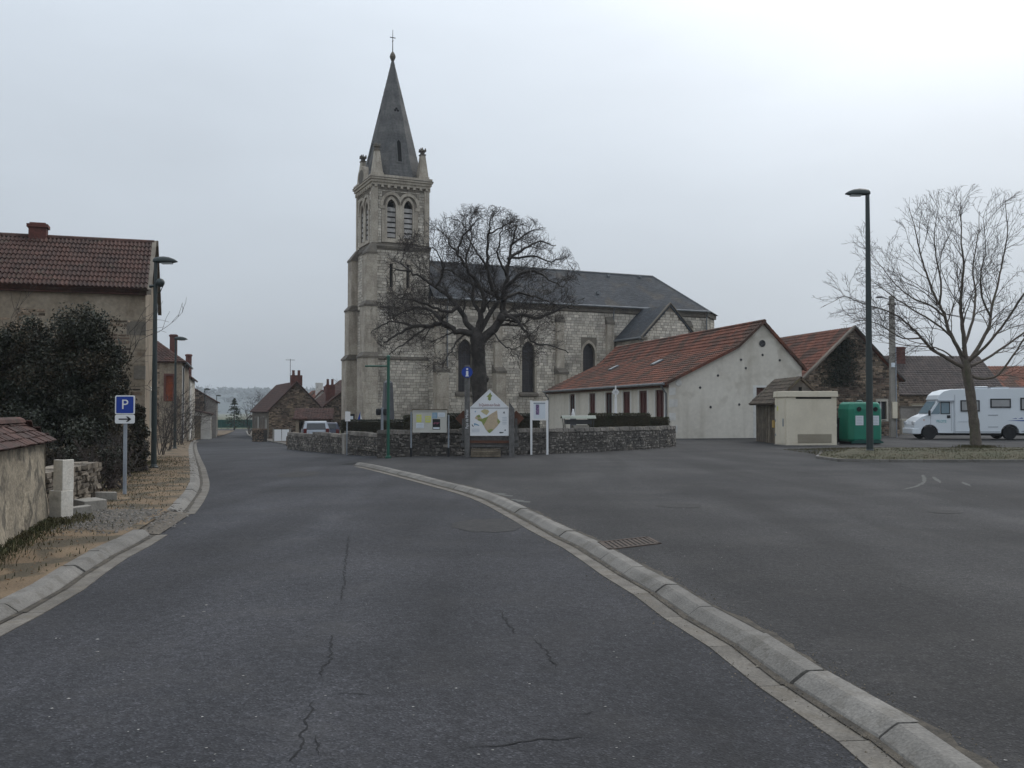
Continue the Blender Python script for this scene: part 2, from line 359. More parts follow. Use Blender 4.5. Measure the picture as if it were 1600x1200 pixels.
# ---------------------------------------------------------------- masonry and roof helpers
def fr(U, N, O, a, z, d=0.0):
    """point on a wall: a along U from O, height z, d out along the normal N"""
    return (O[0] + U[0] * a + N[0] * d, O[1] + U[1] * a + N[1] * d, z)
def facing(mb, O, U, N, L, z0, z1, holes=(), ch=(.22, .27), sl=(.32, .62), depth=.022, jit=.008, gap=.014, prof=None, rough=.0, rs=None):
    """courses of single stones with recessed joints, kept clear of holes (a0, a1, z0, z1)"""
    rs = rs or random; z = z0
    while z < z1 - .05:
        h = min(rs.uniform(*ch), z1 - z); a = -rs.random() * sl[0]
        while a < L:
            ln = rs.uniform(*sl); b = a + ln; x0, x1 = max(a, 0), min(b, L); a = b
            for h0, h1, k0, k1 in holes:
                if z + h > k0 + .01 and z < k1 - .01 and x1 > h0 and x0 < h1:
                    if x0 < h0 and (h0 - x0) >= (x1 - h1): x1 = h0
                    elif x1 > h1: x0 = h1
                    else: x1 = x0
            if x1 - x0 < .07: continue
            d = depth + rs.uniform(-jit, jit); g = gap / 2; c = min(.018, d * .8 + .004)
            pts = []
            for (x, zz, ix, iz) in ((x0 + g, z + g, 1, 1), (x1 - g, z + g, -1, 1), (x1 - g, z + h - g, -1, -1), (x0 + g, z + h - g, 1, -1)):
                jx = rs.uniform(-rough, rough); jz = rs.uniform(-rough, rough)
                X, Z = x + jx, zz + jz
                if prof: Z = min(Z, prof(X) - .01)
                pts.append((X, Z, ix, iz))
            if pts[2][1] - pts[1][1] < .03 or pts[3][1] - pts[0][1] < .03: continue
            vs = [fr(U, N, O, x, zz, -.01) for x, zz, _, _ in pts] + [fr(U, N, O, x + ix * c, zz + iz * c, d + rs.uniform(-rough, rough) * .5) for x, zz, ix, iz in pts]
            mb.add(vs, [(4, 5, 6, 7), (0, 1, 5, 4), (1, 2, 6, 5), (2, 3, 7, 6), (3, 0, 4, 7)])
        z += h
def panel(mb, O, U, N, outline, holes=(), depth=.3):
    """wall skin with real openings and reveals; outline and holes are lists of (a, z)"""
    loops = [[Vector((a, z, 0)) for a, z in outline]] + [[Vector((a, z, 0)) for a, z in h] for h in holes]
    flat = [p for l in loops for p in l]
    mb.add([fr(U, N, O, p.x, p.y) for p in flat], [tuple(t) for t in tessellate_polygon(loops)])
    for h in holes:
        n = len(h); vs = [fr(U, N, O, a, z) for a, z in h] + [fr(U, N, O, a, z, -depth) for a, z in h]
        mb.add(vs, [(i, (i + 1) % n, n + (i + 1) % n, n + i) for i in range(n)])
def ring(mb, O, U, N, inner, outer, d0, d1):
    """flat moulding between two outlines of the same length, standing from d0 to d1"""
    n = len(inner)
    vs = [fr(U, N, O, *p, d1) for p in inner] + [fr(U, N, O, *p, d1) for p in outer] + [fr(U, N, O, *p, d0) for p in inner] + [fr(U, N, O, *p, d0) for p in outer]
    fs = []
    for i in range(n):
        j = (i + 1) % n
        fs += [(i, j, n + j, n + i), (2 * n + i, 2 * n + j, j, i), (n + i, n + j, 3 * n + j, 3 * n + i)]
    mb.add(vs, fs)
def plate(mb, O, U, N, poly, d):
    mb.add([fr(U, N, O, a, z, d) for a, z in poly], [tuple(range(len(poly)))])
def lancet(cx, w, z0, zs, pt=1.0, n=6):
    """pointed opening: centre, width, sill, springing height; pt 1 = equilateral arch, 0 = round"""
    hw = w / 2; pts = [(cx - hw, z0), (cx + hw, z0)]
    r = hw * (1 + pt); k = r - hw
    amax = math.acos(k / r)
    right = [(cx - k + r * math.cos(amax * i / n), zs + r * math.sin(amax * i / n)) for i in range(n + 1)]
    left = [(2 * cx - x, z) for x, z in right[:-1]][::-1]
    return pts + right + left
def rect(a0, a1, z0, z1): return [(a0, z0), (a1, z0), (a1, z1), (a0, z1)]
def slab(mb, p, t):
    """thick roof plane: four corners (eave left, eave right, ridge right, ridge left), thickness downwards"""
    P = [Vector(q) for q in p]; n = (P[1] - P[0]).cross(P[3] - P[0]).normalized()
    if n.z < 0: n = -n
    mb.add(P + [q - n * t for q in P], [(0, 1, 2, 3), (7, 6, 5, 4), (0, 4, 5, 1), (1, 5, 6, 2), (2, 6, 7, 3), (3, 7, 4, 0)])
def tiles(mb, p, tw, th, amp, lip, wav=4, jit=.0):
    """rows of rolled tiles over a quad (eave left, eave right, ridge right, ridge left); every tile has its own edges"""
    P = [Vector(q) for q in p]; n = (P[1] - P[0]).cross(P[3] - P[0]).normalized()
    if n.z < 0: n = -n
    S = ((P[3] - P[0]).length + (P[2] - P[1]).length) / 2; rows = max(1, round(S / th))
    for r in range(rows):
        t0, t1 = r / rows, min(1.0, (r + 1.12) / rows)
        a0, b0 = P[0].lerp(P[3], t0), P[1].lerp(P[2], t0); a1, b1 = P[0].lerp(P[3], t1), P[1].lerp(P[2], t1)
        cols = max(1, round((b0 - a0).length / tw))
        for c in range(cols):
            vs = []; dz = random.uniform(-jit, jit)
            for k in range(wav + 1):
                u = (c + k / wav * .985) / cols; h = amp * (.5 - .5 * math.cos(2 * math.pi * k / wav)) + dz
                lo_, hi = a0.lerp(b0, u), a1.lerp(b1, u)
                vs += [lo_ + n * (h + lip), hi + n * (h + .002), lo_ + n * (h * .2 - .005)]
            fs = []
            for k in range(wav):
                i = 3 * k; fs += [(i, i + 3, i + 4, i + 1), (i + 2, i + 5, i + 3, i)]
            mb.add(vs, fs)
def gutter_pipe(mb, a, b, r=.06, n=6): mb.tube([a, b], r, n)
def chimney_box(mb, c, sx, sy, z0, z1, rz=0, cap=.05):
    mb.box((c[0], c[1], (z0 + z1 - .12) / 2), (sx, sy, z1 - .12 - z0), rz); mb.box((c[0], c[1], z1 - .09), (sx + 2 * cap, sy + 2 * cap, .1), rz); mb.box((c[0], c[1], z1 - .02), (sx * .9, sy * .9, .06), rz)

# ================================================================ SETTING
def resample(pts, step):
    P = [Vector(p) for p in pts]
    # smooth with Catmull-Rom, then walk at equal steps
    fine = []
    for i in range(len(P) - 1):
        a, b, c, d = P[max(i - 1, 0)], P[i], P[i + 1], P[min(i + 2, len(P) - 1)]
        for k in range(16):
            t = k / 16; fine.append(.5 * ((2 * b) + (c - a) * t + (2 * a - 5 * b + 4 * c - d) * t * t + (3 * b - a - 3 * c + d) * t ** 3))
    fine.append(P[-1]); out = [fine[0]]; acc = 0
    for p, q in zip(fine, fine[1:]):
        l = (q - p).length
        while acc + l >= step:
            t = (step - acc) / l; p = p.lerp(q, t); out.append(p.copy()); l = (q - p).length; acc = 0
        acc += l
    return out
def flat(p): return Vector((p.x, p.y, 0))
def normals(path):
    ns = []
    for i in range(len(path)):
        t = (path[min(i + 1, len(path) - 1)] - path[max(i - 1, 0)]).normalized(); ns.append(Vector((t.y, -t.x, 0)))
    return ns   # to the right of travel

# far ground sheet, dipping under road and yard so that the paved sheets lie on top of it
def far_ground():
    xs = sorted(set([-2600, -1500, -800, -400, -200, -120, -90, -70] + list(range(-62, 61, 4)) + [75, 100, 150, 250, 500, 900, 1600, 2600]))
    ys = [-60, -30, -12] + list(range(-6, 160, 4)) + [180, 220, 300, 450, 700, 1100, 1700, 2600, 3200]
    mb = MB(); n = len(xs)
    for y in ys:
        for x in xs:
            low = (-66 < x < 50 and y < 158)
            mb.v.append((x, y, gz(x, y) - (.4 if low else .02) - (0 if y < 160 else min(3, (y - 160) * .004))))
    for j in range(len(ys) - 1):
        for i in range(n - 1): mb.f.append((j * n + i, j * n + i + 1, (j + 1) * n + i + 1, (j + 1) * n + i))
    structure(mb.build('ground', 'field', smooth=True))
far_ground()
def hills():
    rs = random.Random(3); mb = MB(); xs = [-2600 + i * 65 for i in range(81)]; prof = [(1400, -6), (1550, 2), (1700, 14), (1850, 27), (1980, 35), (2080, 38), (2250, 30), (2500, 10), (2800, -8)]
    n = len(xs)
    for y, z in prof:
        for i, x in enumerate(xs):
            k = 1 + .16 * math.sin(x * .0031 + 1) + .1 * math.sin(x * .0077); mb.v.append((x, y + 40 * math.sin(x * .004), z * k if z > 0 else z))
    for j in range(len(prof) - 1):
        for i in range(n - 1): mb.f.append((j * n + i, j * n + i + 1, (j + 1) * n + i + 1, (j + 1) * n + i))
    structure(mb.build('hill', 'hill', smooth=True))
    t = MB()
    for _ in range(420):
        x = rs.uniform(-1300, 700); y = rs.choice([2075, 2060, 1900, 1980, 1760, 1700]) + rs.uniform(-25, 25)
        k = 1 + .16 * math.sin(x * .0031 + 1) + .1 * math.sin(x * .0077)
        import bisect
        z0 = 0
        for (ya, za), (yb, zb) in zip(prof, prof[1:]):
            yy = y - 40 * math.sin(x * .004)
            if ya <= yy <= yb: z0 = (za + (zb - za) * (yy - ya) / (yb - ya)) * k
        r = rs.uniform(5, 10); h = rs.uniform(7, 15)
        for _ in range(30):
            c = Vector((x + rs.gauss(0, r), y + rs.gauss(0, r), z0 + rs.uniform(-1, h * .8))); s = rs.uniform(3, 7)
            d = [Vector((rs.uniform(-1, 1), rs.uniform(-1, 1), rs.uniform(-1, 1))) * s for _ in range(3)]
            t.add([c + d[0], c + d[1], c + d[2], c - d[0]], [(0, 1, 2), (0, 2, 3), (0, 3, 1), (1, 3, 2)])
    o = stuff(t.build('hill_wood', 'hill')); tag(o, 'hazy line of trees along the distant hilltop', 'wood')
hills()

# road: one asphalt sheet 12 cm below the pavements
ROAD_Z = -.08
def road_sheet():
    mb = MB(); xs = [-64 + i * 2 for i in range(37)]; ys = [-4 + i * 2 for i in range(78)]; n = len(xs)
    for y in ys:
        for x in xs: mb.v.append((x, y, gz(x, y) + ROAD_Z))
    for j in range(len(ys) - 1):
        for i in range(n - 1): mb.f.append((j * n + i, j * n + i + 1, (j + 1) * n + i + 1, (j + 1) * n + i))
    return structure(mb.build('road', 'asphalt', smooth=True))
road = road_sheet()
KR_PX = [(1420, 1195), (1235, 1072), (1145, 1007), (1075, 965), (1020, 927), (977, 902), (907, 857), (856, 832), (815, 809), (751, 778), (678, 757), (608, 739), (545, 726)]
KR = [flat(ground(x, y, ROAD_Z)) for x, y in KR_PX]
KR = [Vector((KR[0].x + .02, 1.0, 0)), Vector((KR[0].x + .03, 2.6, 0))] + KR
KRP = resample(KR, .98)
tipdir = (KRP[-1] - KRP[-2]).normalized()
KLA = [flat(ground(x, y, ROAD_Z)) for x, y in [(0, 975), (82, 930), (105, 917), (156, 880), (198, 859), (255, 826)]]
KLA = [Vector((KLA[0].x + .75, 1.0, 0)), Vector((KLA[0].x + .3, 4.0, 0))] + KLA
KLB = [flat(ground(x, y, ROAD_Z)) for x, y in [(283, 804), (300, 784), (312, 761), (311, 739), (305, 716), (302, 699), (306, 690), (325, 684), (350, 681)]]
KLB.append(KLB[-1] + Vector((-6, 26, 0)))
def kerb_run(path, side, step, name, first_gap=False):
    """kerb stones with a sloped face, and the gutter slabs in front of them; side +1 = pavement lies to the right of travel"""
    ns = normals(path)
    kp = structure(bpy.data.objects.new('kerb', None)); COL.objects.link(kp)
    gp = structure(bpy.data.objects.new('gutter', None)); COL.objects.link(gp)
    dm = MB(); prof = [(.0, -.3), (.0, ROAD_Z + .004), (.012, ROAD_Z + .022), (.085, -.006), (.11, .006), (.225, .005), (.23, -.3)]
    m = len(prof)
    for i in range(len(path) - 1):
        a, b = path[i], path[i + 1]; u = (b - a).normalized(); g = .009
        mb = MB(); dz = random.uniform(-.006, .005); dn = random.uniform(-.009, .009)
        for p, n, e in ((a, ns[i], g), (b, ns[i + 1], -g)):
            q = p + u * e
            for s, z in prof:
                w = q + n * side * (s + dn); mb.v.append((w.x, w.y, gz(q.x, q.y) + z + dz))
        mb.f = [(j, j + 1, m + j + 1, m + j) for j in range(m - 1)] + [tuple(range(m)), tuple(range(m, 2 * m))[::-1]]
        mb.build('kerb_stone', 'kerb', kp)
        # gutter slab, a little lower than the kerb and proud of the road
        sl = MB()
        for p, n, e in ((a, ns[i], g * .5), (b, ns[i + 1], -g * .5)):
            q = p + u * e
            for s, z in ((-.035, ROAD_Z - .02), (-.035, ROAD_Z + .005), (-.205, ROAD_Z + .006), (-.205, ROAD_Z - .02)):
                w = q + n * side * s; sl.v.append((w.x, w.y, gz(q.x, q.y) + z))
        sl.f = [(0, 1, 5, 4), (1, 2, 6, 5), (2, 3, 7, 6), (0, 1, 2, 3)[::-1], (4, 5, 6, 7)]
        sl.build('gutter_slab', 'gutter', gp)
        dv = []
        for p, n in ((a, ns[i]), (b, ns[i + 1])):
            for s in (.005, -.036 - random.random() * .03):
                w = p + n * side * s; dv.append((w.x, w.y, gz(p.x, p.y) + ROAD_Z + (.012 if s < 0 else .014)))
        dm.add(dv, [(0, 1, 3, 2)])
    dm.build('gutter_dirt', 'joint_dirt', gp)
kerb_run(KRP, 1, .98, 'r')
KLAP, KLBP = resample(KLA, 1.0), resample(KLB, 1.0)
kerb_run(KLAP, -1, 1.0, 'la'); kerb_run(KLBP[:70], -1, 1.0, 'lb')

# parking lot level with the kerb top, and the apron that dips to the road
nr = normals(KRP)
back = [p + n * .225 for p, n in zip(KRP, nr)]
def poly_sheet(name, mt, pts, z=0.0):
    v = [Vector((p[0], p[1], 0)) for p in pts]; mb = MB()
    mb.v = [(p.x, p.y, z) for p in v]; mb.f = [tuple(t) for t in tessellate_polygon([v])]
    return mb.build(name, mt)
lot = structure(poly_sheet('parking_lot', 'asphalt_lot', [(b.x, b.y) for b in back] + [(-3.2, 33.2), (-3.2, 34.6), (7.3, 43.5), (8.7, 54.5), (30, 64.5), (60, 70), (60, 1.0)]))
ap = MB(); e = back[-1]
tp_ = KRP[-1] + tipdir * .02
ap.add([(e.x, e.y, 0), (-3.2, 33.2, 0), (-3.2, 34.6, 0), (-5.4, 35.2, gz(-5.4, 35.2)+ ROAD_Z + .008), (-5.5, 33.5, gz(-5.5, 33.5)+ ROAD_Z + .008), (e.x - .7, e.y + .55, gz(e.x - .7, e.y + .55)+ ROAD_Z + .008), (tp_.x, tp_.y, gz(tp_.x, tp_.y)+ ROAD_Z + .008)], [(0, 1, 4, 5), (1, 2, 3, 4), (0, 5, 6)])
structure(ap.build('apron', 'asphalt_lot'))
# chalky tyre marks, drain, patches, cracks and loose chips
def ribbon(name, px, w, z0, mt, parent, jit=.0, seg=.08, zoff=.004, rs=random.Random(11)):
    P = resample([flat(ground(x, y, z0)) for x, y in px], seg); ns = normals(P); mb = MB()
    for i, (p, n) in enumerate(zip(P, ns)):
        k = min(1, min(i, len(P) - 1 - i) / 3 + .15); ww = w * k * rs.uniform(.5, 1.3) if jit else w * k
        q = p + n * rs.uniform(-jit, jit)
        for s in (-ww / 2, ww / 2): mb.v.append((q.x + n.x * s, q.y + n.y * s, gz(p.x, p.y) + z0 + zoff))
    mb.f = [(2 * i, 2 * i + 1, 2 * i + 3, 2 * i + 2) for i in range(len(P) - 1)]
    return mb.build(name, mt, parent)
for px in ([(545, 838), (540, 878), (538, 905), (535, 940)], [(519, 993), (516, 1030), (505, 1045), (500, 1062)], [(492, 1095), (475, 1135), (468, 1165), (455, 1198)], [(780, 954), (797, 978), (808, 992)], [(838, 1000), (860, 1030), (872, 1050)], [(725, 1172), (800, 1165), (850, 1157), (940, 1156)], [(890, 1120), (948, 1112)], [(520, 1087), (600, 1086)], [(490, 1150), (500, 1185)]):
    ribbon('crack', px, .011, ROAD_Z, 'crack', road, jit=.02, seg=.05)
for px in ([(1442, 742), (1444, 752), (1432, 760), (1405, 766)], [(1458, 745), (1470, 755)], [(1503, 753), (1518, 761)]):
    ribbon('tyre_mark', px, .09, 0, 'chalk', lot, jit=.01, seg=.15)
def ellipse(name, px, py, rx, ry, mt, parent, z0):
    c = flat(ground(px, py, z0)); mb = MB(); rs = random.Random(int(px)); n = 22
    mb.v = [(c.x + rx * math.cos(2 * math.pi * i / n) * rs.uniform(.88, 1.1), c.y + ry * math.sin(2 * math.pi * i / n) * rs.uniform(.88, 1.1), z0 + .004) for i in range(n)]; mb.f = [tuple(range(n))]
    return mb.build(name, mt, parent)
ellipse('asphalt_patch', 765, 821, .55, .8, 'patch', road, ROAD_Z)
ellipse('asphalt_patch', 470, 741, .5, 1.2, 'patch', road, ROAD_Z)
ellipse('oil_stain', 1475, 800, .25, .3, 'patch', lot, 0)
ellipse('oil_stain', 1060, 790, .4, .4, 'patch', lot, 0)
g0, g1, g2, g3 = [flat(ground(x, y, 0)) for x, y in ((953, 859), (1030, 850), (1016, 841), (937, 848))]
dg = thing('drain_grate', 'rusty slotted drain grate let into the asphalt behind the kerb', 'drain', (g0.x, g0.y, 0))
L0, L1 = (g1 - g0), (g3 - g0)
mbf = MB()
for a, b in ((Vector((0, 0, 0)), L0), (L0, L0 + L1), (L0 + L1, L1), (L1, Vector((0, 0, 0)))):
    u = (b - a).normalized() * .02; v = Vector((-u.y, u.x, 0)); mbf.prism([a - u - v, b + u - v, b + u + v, a - u + v], (0, 0, .012))
mbf.build('frame', 'rust', dg)
for k in range(11):
    t = (k + .5) / 11; c = L0 * t + L1 * .5; sl = MB(); d = L1 * .48; w = L0.normalized() * .022
    sl.prism([c - d - w, c - d + w, c + d + w, c + d - w], (0, 0, .008)); sl.build('slat', 'rust', dg)
mbp = MB(); mbp.prism([Vector((0, 0, 0)), L0, L0 + L1, L1], (0, 0, .003)); mbp.build('pit', 'void', dg)
for (x0, y0, x1, y1, w) in ((772, 770, 800, 776, .22), (800, 780, 832, 786, .22)):
    ribbon('cement_patch', [(x0, y0), ((x0 + x1) / 2, (y0 + y1) / 2 + .5), (x1, y1)], w, 0, 'chalk', lot, jit=.02)
def chips():
    rs = random.Random(5); mb = MB()
    pts = []
    for _ in range(90):
        px, py = rs.uniform(60, 1000), 760 + 440 * rs.random() ** .8
        p = ground(px, py, ROAD_Z); i = min(range(len(KRP)), key=lambda k: (KRP[k] - flat(p)).length)
        if (flat(p) - KRP[i]).dot(nr[i]) < -.3 and p.x > -3.4 - .1 * max(0, p.y - 8): pts.append((p, ROAD_Z, rs.uniform(.003, .01)))
    for _ in range(110):
        px, py = rs.uniform(700, 1590), 720 + 470 * rs.random()
        p = ground(px, py, 0); i = min(range(len(KRP)), key=lambda k: (KRP[k] - flat(p)).length)
        if (flat(p) - KRP[i]).dot(nr[i]) > .3: pts.append((p, 0, rs.uniform(.004, .011)))
    for px, py in ((322, 946), (286, 964), (318, 957), (152, 1001), (153, 1019), (107, 1093)): pts.append((ground(px, py, ROAD_Z), ROAD_Z, .016))
    for p, z0, r in pts:
        a = rs.random() * 6; z = gz(p.x, p.y) + z0; n = 5
        vs = [(p.x + r * rs.uniform(.6, 1.3) * math.cos(a + k * 6.283 / n), p.y + r * rs.uniform(.6, 1.3) * math.sin(a + k * 6.283 / n), z + .0035) for k in range(n)] + [(p.x, p.y, z + .003 + r * .35)]
        mb.add(vs, [(k, (k + 1) % n, n) for k in range(n)])
    o = stuff(mb.build('stone_chips', 'chip')); tag(o, 'pale stone chips and specks strewn over the asphalt', 'chips')
chips()

# left pavement of sandy earth; it runs on under the houses
def pavement(path, name, mt, width, z, side, drop=0.0):
    ns = normals(path); mb = MB(); k = 7
    for p, n in zip(path, ns):
        for j in range(k):
            q = p + n * side * (.24 + width * j / (k - 1)); mb.v.append((q.x, q.y, gz(q.x, q.y) + z))
    for i in range(len(path) - 1):
        for j in range(k - 1): mb.f.append((i * k + j, i * k + j + 1, (i + 1) * k + j + 1, (i + 1) * k + j))
    return structure(mb.build(name, mt))
# smooth, non-crossing inner edge for the pavement: straight offset in X
def pavement_x(path, name, mt, width):
    mb = MB(); k = 8
    for p in path:
        for j in range(k): mb.v.append((p.x - .18 - width * j / (k - 1), p.y + .02 * j, gz(p.x - width * j / (k - 1), p.y) + (0 if j else -.002)))
    for i in range(len(path) - 1):
        for j in range(k - 1): mb.f.append((i * k + j, i * k + j + 1, (i + 1) * k + j + 1, (i + 1) * k + j))
    return structure(mb.build(name, mt))
allL = KLAP + KLBP
pavement_x(allL, 'pavement', 'sand', 26)
# gravel spilling through the gap in the left kerb
def gravel_spill():
    rs = random.Random(8); mb = MB(); a, b = KLAP[-1], KLBP[0]
    for _ in range(1500):
        t = rs.random(); c = a.lerp(b, min(1.02, max(-.02, rs.gauss(.5, .3)))) + Vector((-rs.random() ** .8 * 2.3 + .2, rs.gauss(0, .3), 0)); r = rs.uniform(.01, .03)
        dd = (a - c).length
        z = gz(c.x, c.y) + (.0 if c.x < a.x - .4 else ROAD_Z * .8 * min(1, (c.x - a.x + .4) / .5)) + r * .2
        vs = [Vector((rs.uniform(.6, 1.2) * r * sx, rs.uniform(.6, 1.2) * r * sy, rs.uniform(.4, .9) * r * sz)) + Vector((c.x, c.y, z)) for sx, sy, sz in ((1, 0, 0), (-1, 0, 0), (0, 1, 0), (0, -1, 0), (0, 0, 1))]
        mb.add(vs, [(0, 2, 4), (2, 1, 4), (1, 3, 4), (3, 0, 4)])
    o = stuff(mb.build('gravel', 'gravel')); tag(o, 'grey gravel filling the gap between the left kerb stones', 'gravel')
    m2 = MB(); m2.add([(a.x - .35, a.y - .15, -.001), (a.x + .1, a.y, ROAD_Z + .012), (b.x + .15, b.y, ROAD_Z + .012), (b.x - .35, b.y + .1, -.001), (b.x - 2.0, b.y - .1, .004), (a.x - 2.2, a.y + .3, .004)], [(0, 1, 2, 3), (5, 0, 3, 4)])
    structure(m2.build('gravel_bed', 'dirt'))
gravel_spill()
# far right pavement between road and churchyard wall / cottages
FR = [flat(ground(x, y, ROAD_Z)) for x, y in [(545, 712), (500, 704), (455, 697), (430, 692), (400, 686), (388, 681)]]
FR.append(FR[-1] + Vector((-7, 24, 0)))
FRP = resample(FR, 1.5)
mb = MB(); k = 7
for p in FRP:
    for j in range(k): w = 44 * (j / (k - 1)) ** 1.6; mb.v.append((p.x + w, p.y + (0.28 * w), gz(p.x + w, p.y + .28 * w) + (-.01 if j else -.03)))
for i in range(len(FRP) - 1):
    for j in range(k - 1): mb.f.append((i * k + j, i * k + j + 1, (i + 1) * k + j + 1, (i + 1) * k + j))
structure(mb.build('pavement', 'dirt'))
fk = structure(bpy.data.objects.new('kerb', None)); COL.objects.link(fk)
for i in range(len(FRP) - 1):
    a, b = FRP[i], FRP[i + 1]; u = (b - a).normalized(); n = Vector((u.y, -u.x, 0)); m = MB()
    pts = [a + u * .01, b - u * .01, b - u * .01 + n * .2, a + u * .01 + n * .2]
    m.v = [(q.x, q.y, gz(q.x, q.y) - .3) for q in pts] + [(q.x, q.y, gz(q.x, q.y) + .002) for q in pts]; m.f = [(4, 5, 6, 7), (0, 1, 5, 4), (1, 2, 6, 5), (2, 3, 7, 6), (3, 0, 4, 7)]
    m.build('kerb_stone', 'kerb', fk)
structure(poly_sheet('churchyard', 'lawn', [(-5.0, 36.2), (-1.5, 33.6), (1.3, 35.2), (5.3, 39.1), (7.0, 42.6), (8.5, 53), (3, 77), (25, 95), (-14, 88), (-13.5, 70), (-9, 45)], -.006))

# planted island in the parking lot, edged with concrete
ISL = [(10.1, 29.7), (11.5, 29.35), (30, 29.35), (30, 37.2), (14, 37.2), (11.5, 35.5), (10.0, 31.5)]
def island():
    P = [Vector((x, y, 0)) for x, y in ISL]; c = Vector((18, 33.3, 0)); mb = MB(); n = 0
    out = []
    for i in range(len(P)):
        a, b = P[i], P[(i + 1) % len(P)]; s = max(1, int((b - a).length / .5))
        out += [a.lerp(b, k / s) for k in range(s)]
    rings = 9; m = len(out); rs = random.Random(2)
    for r in range(rings):
        t = r / (rings - 1)
        for p in out:
            dx = max(-8, min(8, p.x - c.x)) ; core = Vector((c.x + max(-5.5, min(11, p.x - c.x)) * .97, 33.3, 0))
            q = p.lerp(core, t); h = .06 + .16 * ss(t * 1.6) + (rs.uniform(-.012, .012) if 0 < r else 0); mb.v.append((q.x, q.y, h))
    for r in range(rings - 1):
        for i in range(m): mb.f.append((r * m + i, r * m + (i + 1) % m, (r + 1) * m + (i + 1) % m, (r + 1) * m + i))
    structure(mb.build('grass_island', 'lawn', smooth=True))
    kp = structure(bpy.data.objects.new('island_kerb', None)); COL.objects.link(kp)
    for i in range(len(P)):
        a, b = P[i], P[(i + 1) % len(P)]; s = max(1, round((b - a).length)); u = (b - a) / s; un = u.normalized(); nn = Vector((un.y, -un.x, 0))
        for k in range(s):
            q0, q1 = a + u * k + un * .006, a + u * (k + 1) - un * .006
            MB().prism([q0 - nn * .03 + Vector((0, 0, -.1)), q1 - nn * .03 + Vector((0, 0, -.1)), q1 + nn * .05 + Vector((0, 0, -.1)), q0 + nn * .05 + Vector((0, 0, -.1))], (0, 0, .18)).build('kerb_stone', 'kerb', kp)
island()
def grass(name, label, spots, n, h, mt='grass_blade', seed=1, spread=1.0):
    """spots: list of functions giving a ground point"""
    rs = random.Random(seed); mb = MB()
    for _ in range(n):
        p = rs.choice(spots)(rs); hh = h * rs.uniform(.4, 1.2); a = rs.random() * 6.283; w = rs.uniform(.004, .009); l = Vector((math.cos(a), math.sin(a), 0)); s = Vector((-l.y, l.x, 0)) * w; le = rs.uniform(.1, .7) * spread
        p = Vector(p)
        mb.add([p - s, p + s, p + l * hh * le * .5 + Vector((0, 0, hh * .7)) + s * .6, p + l * hh * le + Vector((0, 0, hh * (1 - le * .4)))], [(0, 1, 2), (0, 2, 3)])
    o = stuff(mb.build(name, mt)); tag(o, label, 'grass'); return o
def isl_spot(rs):
    x, y = rs.uniform(10.3, 24), rs.uniform(29.6, 36.8); return (x, y, .06 + .14 * ss(min(y - 29.4, 37.1 - y, (x - 10) * 1.2) / 2.6))
grass('island_grass', 'short worn grass on the planted island with the young tree', [isl_spot], 22000, .06, seed=4)
def litter(name, label, fn, n, seed, r=(.015, .035)):
    rs = random.Random(seed); mb = MB()
    for _ in range(n):
        p = Vector(fn(rs)); s = rs.uniform(*r); d = [Vector((rs.uniform(-1, 1), rs.uniform(-1, 1), rs.uniform(0, .6))) * s for _ in range(3)]
        mb.add([p + d[0], p + d[1], p + d[2], p - d[0] * .6 + Vector((0, 0, .004))], [(0, 1, 2), (0, 2, 3)])
    o = stuff(mb.build(name, 'dry_leaf')); tag(o, label, 'leaves')
litter('dead_leaves', 'brown dead leaves lying on the planted island', isl_spot, 2500, 9)
def pav_spot(rs):
    i = rs.randrange(34); p = allL[i]
    w = rs.random() ** .7 * 3.4; return (p.x - .35 - w, p.y + rs.random(), gz(p.x, p.y) + .003)
litter('leaf_litter', 'leaf litter and twigs scattered on the sandy pavement', pav_spot, 12000, 10, (.008, .028))
def pav_grass(rs):
    p = pav_spot(rs); return (p[0], p[1], p[2] - .005)
grass('pavement_grass', 'thin worn grass tufts dotted over the sandy pavement', [pav_grass], 11000, .05, seed=16)
def wall_foot(rs):
    t = rs.random(); y = 9 + 4.8 * t; x = -5.3 - (y - 9) * .287 + abs(rs.gauss(0, .16)); return (x, y, 0)
def wall_foot2(rs):
    return (-6.55 + rs.gauss(0, .22), 13.6 + rs.gauss(0, .35), 0)
def verge_spot(rs):
    y = rs.uniform(17.5, 30); return (-8.2 - (y - 17) * .24 + rs.gauss(0, .3), y, gz(-8, y))
grass('wall_grass', 'green grass tufts along the foot of the rendered garden wall', [wall_foot, wall_foot2, verge_spot, verge_spot], 6500, .085, seed=6)

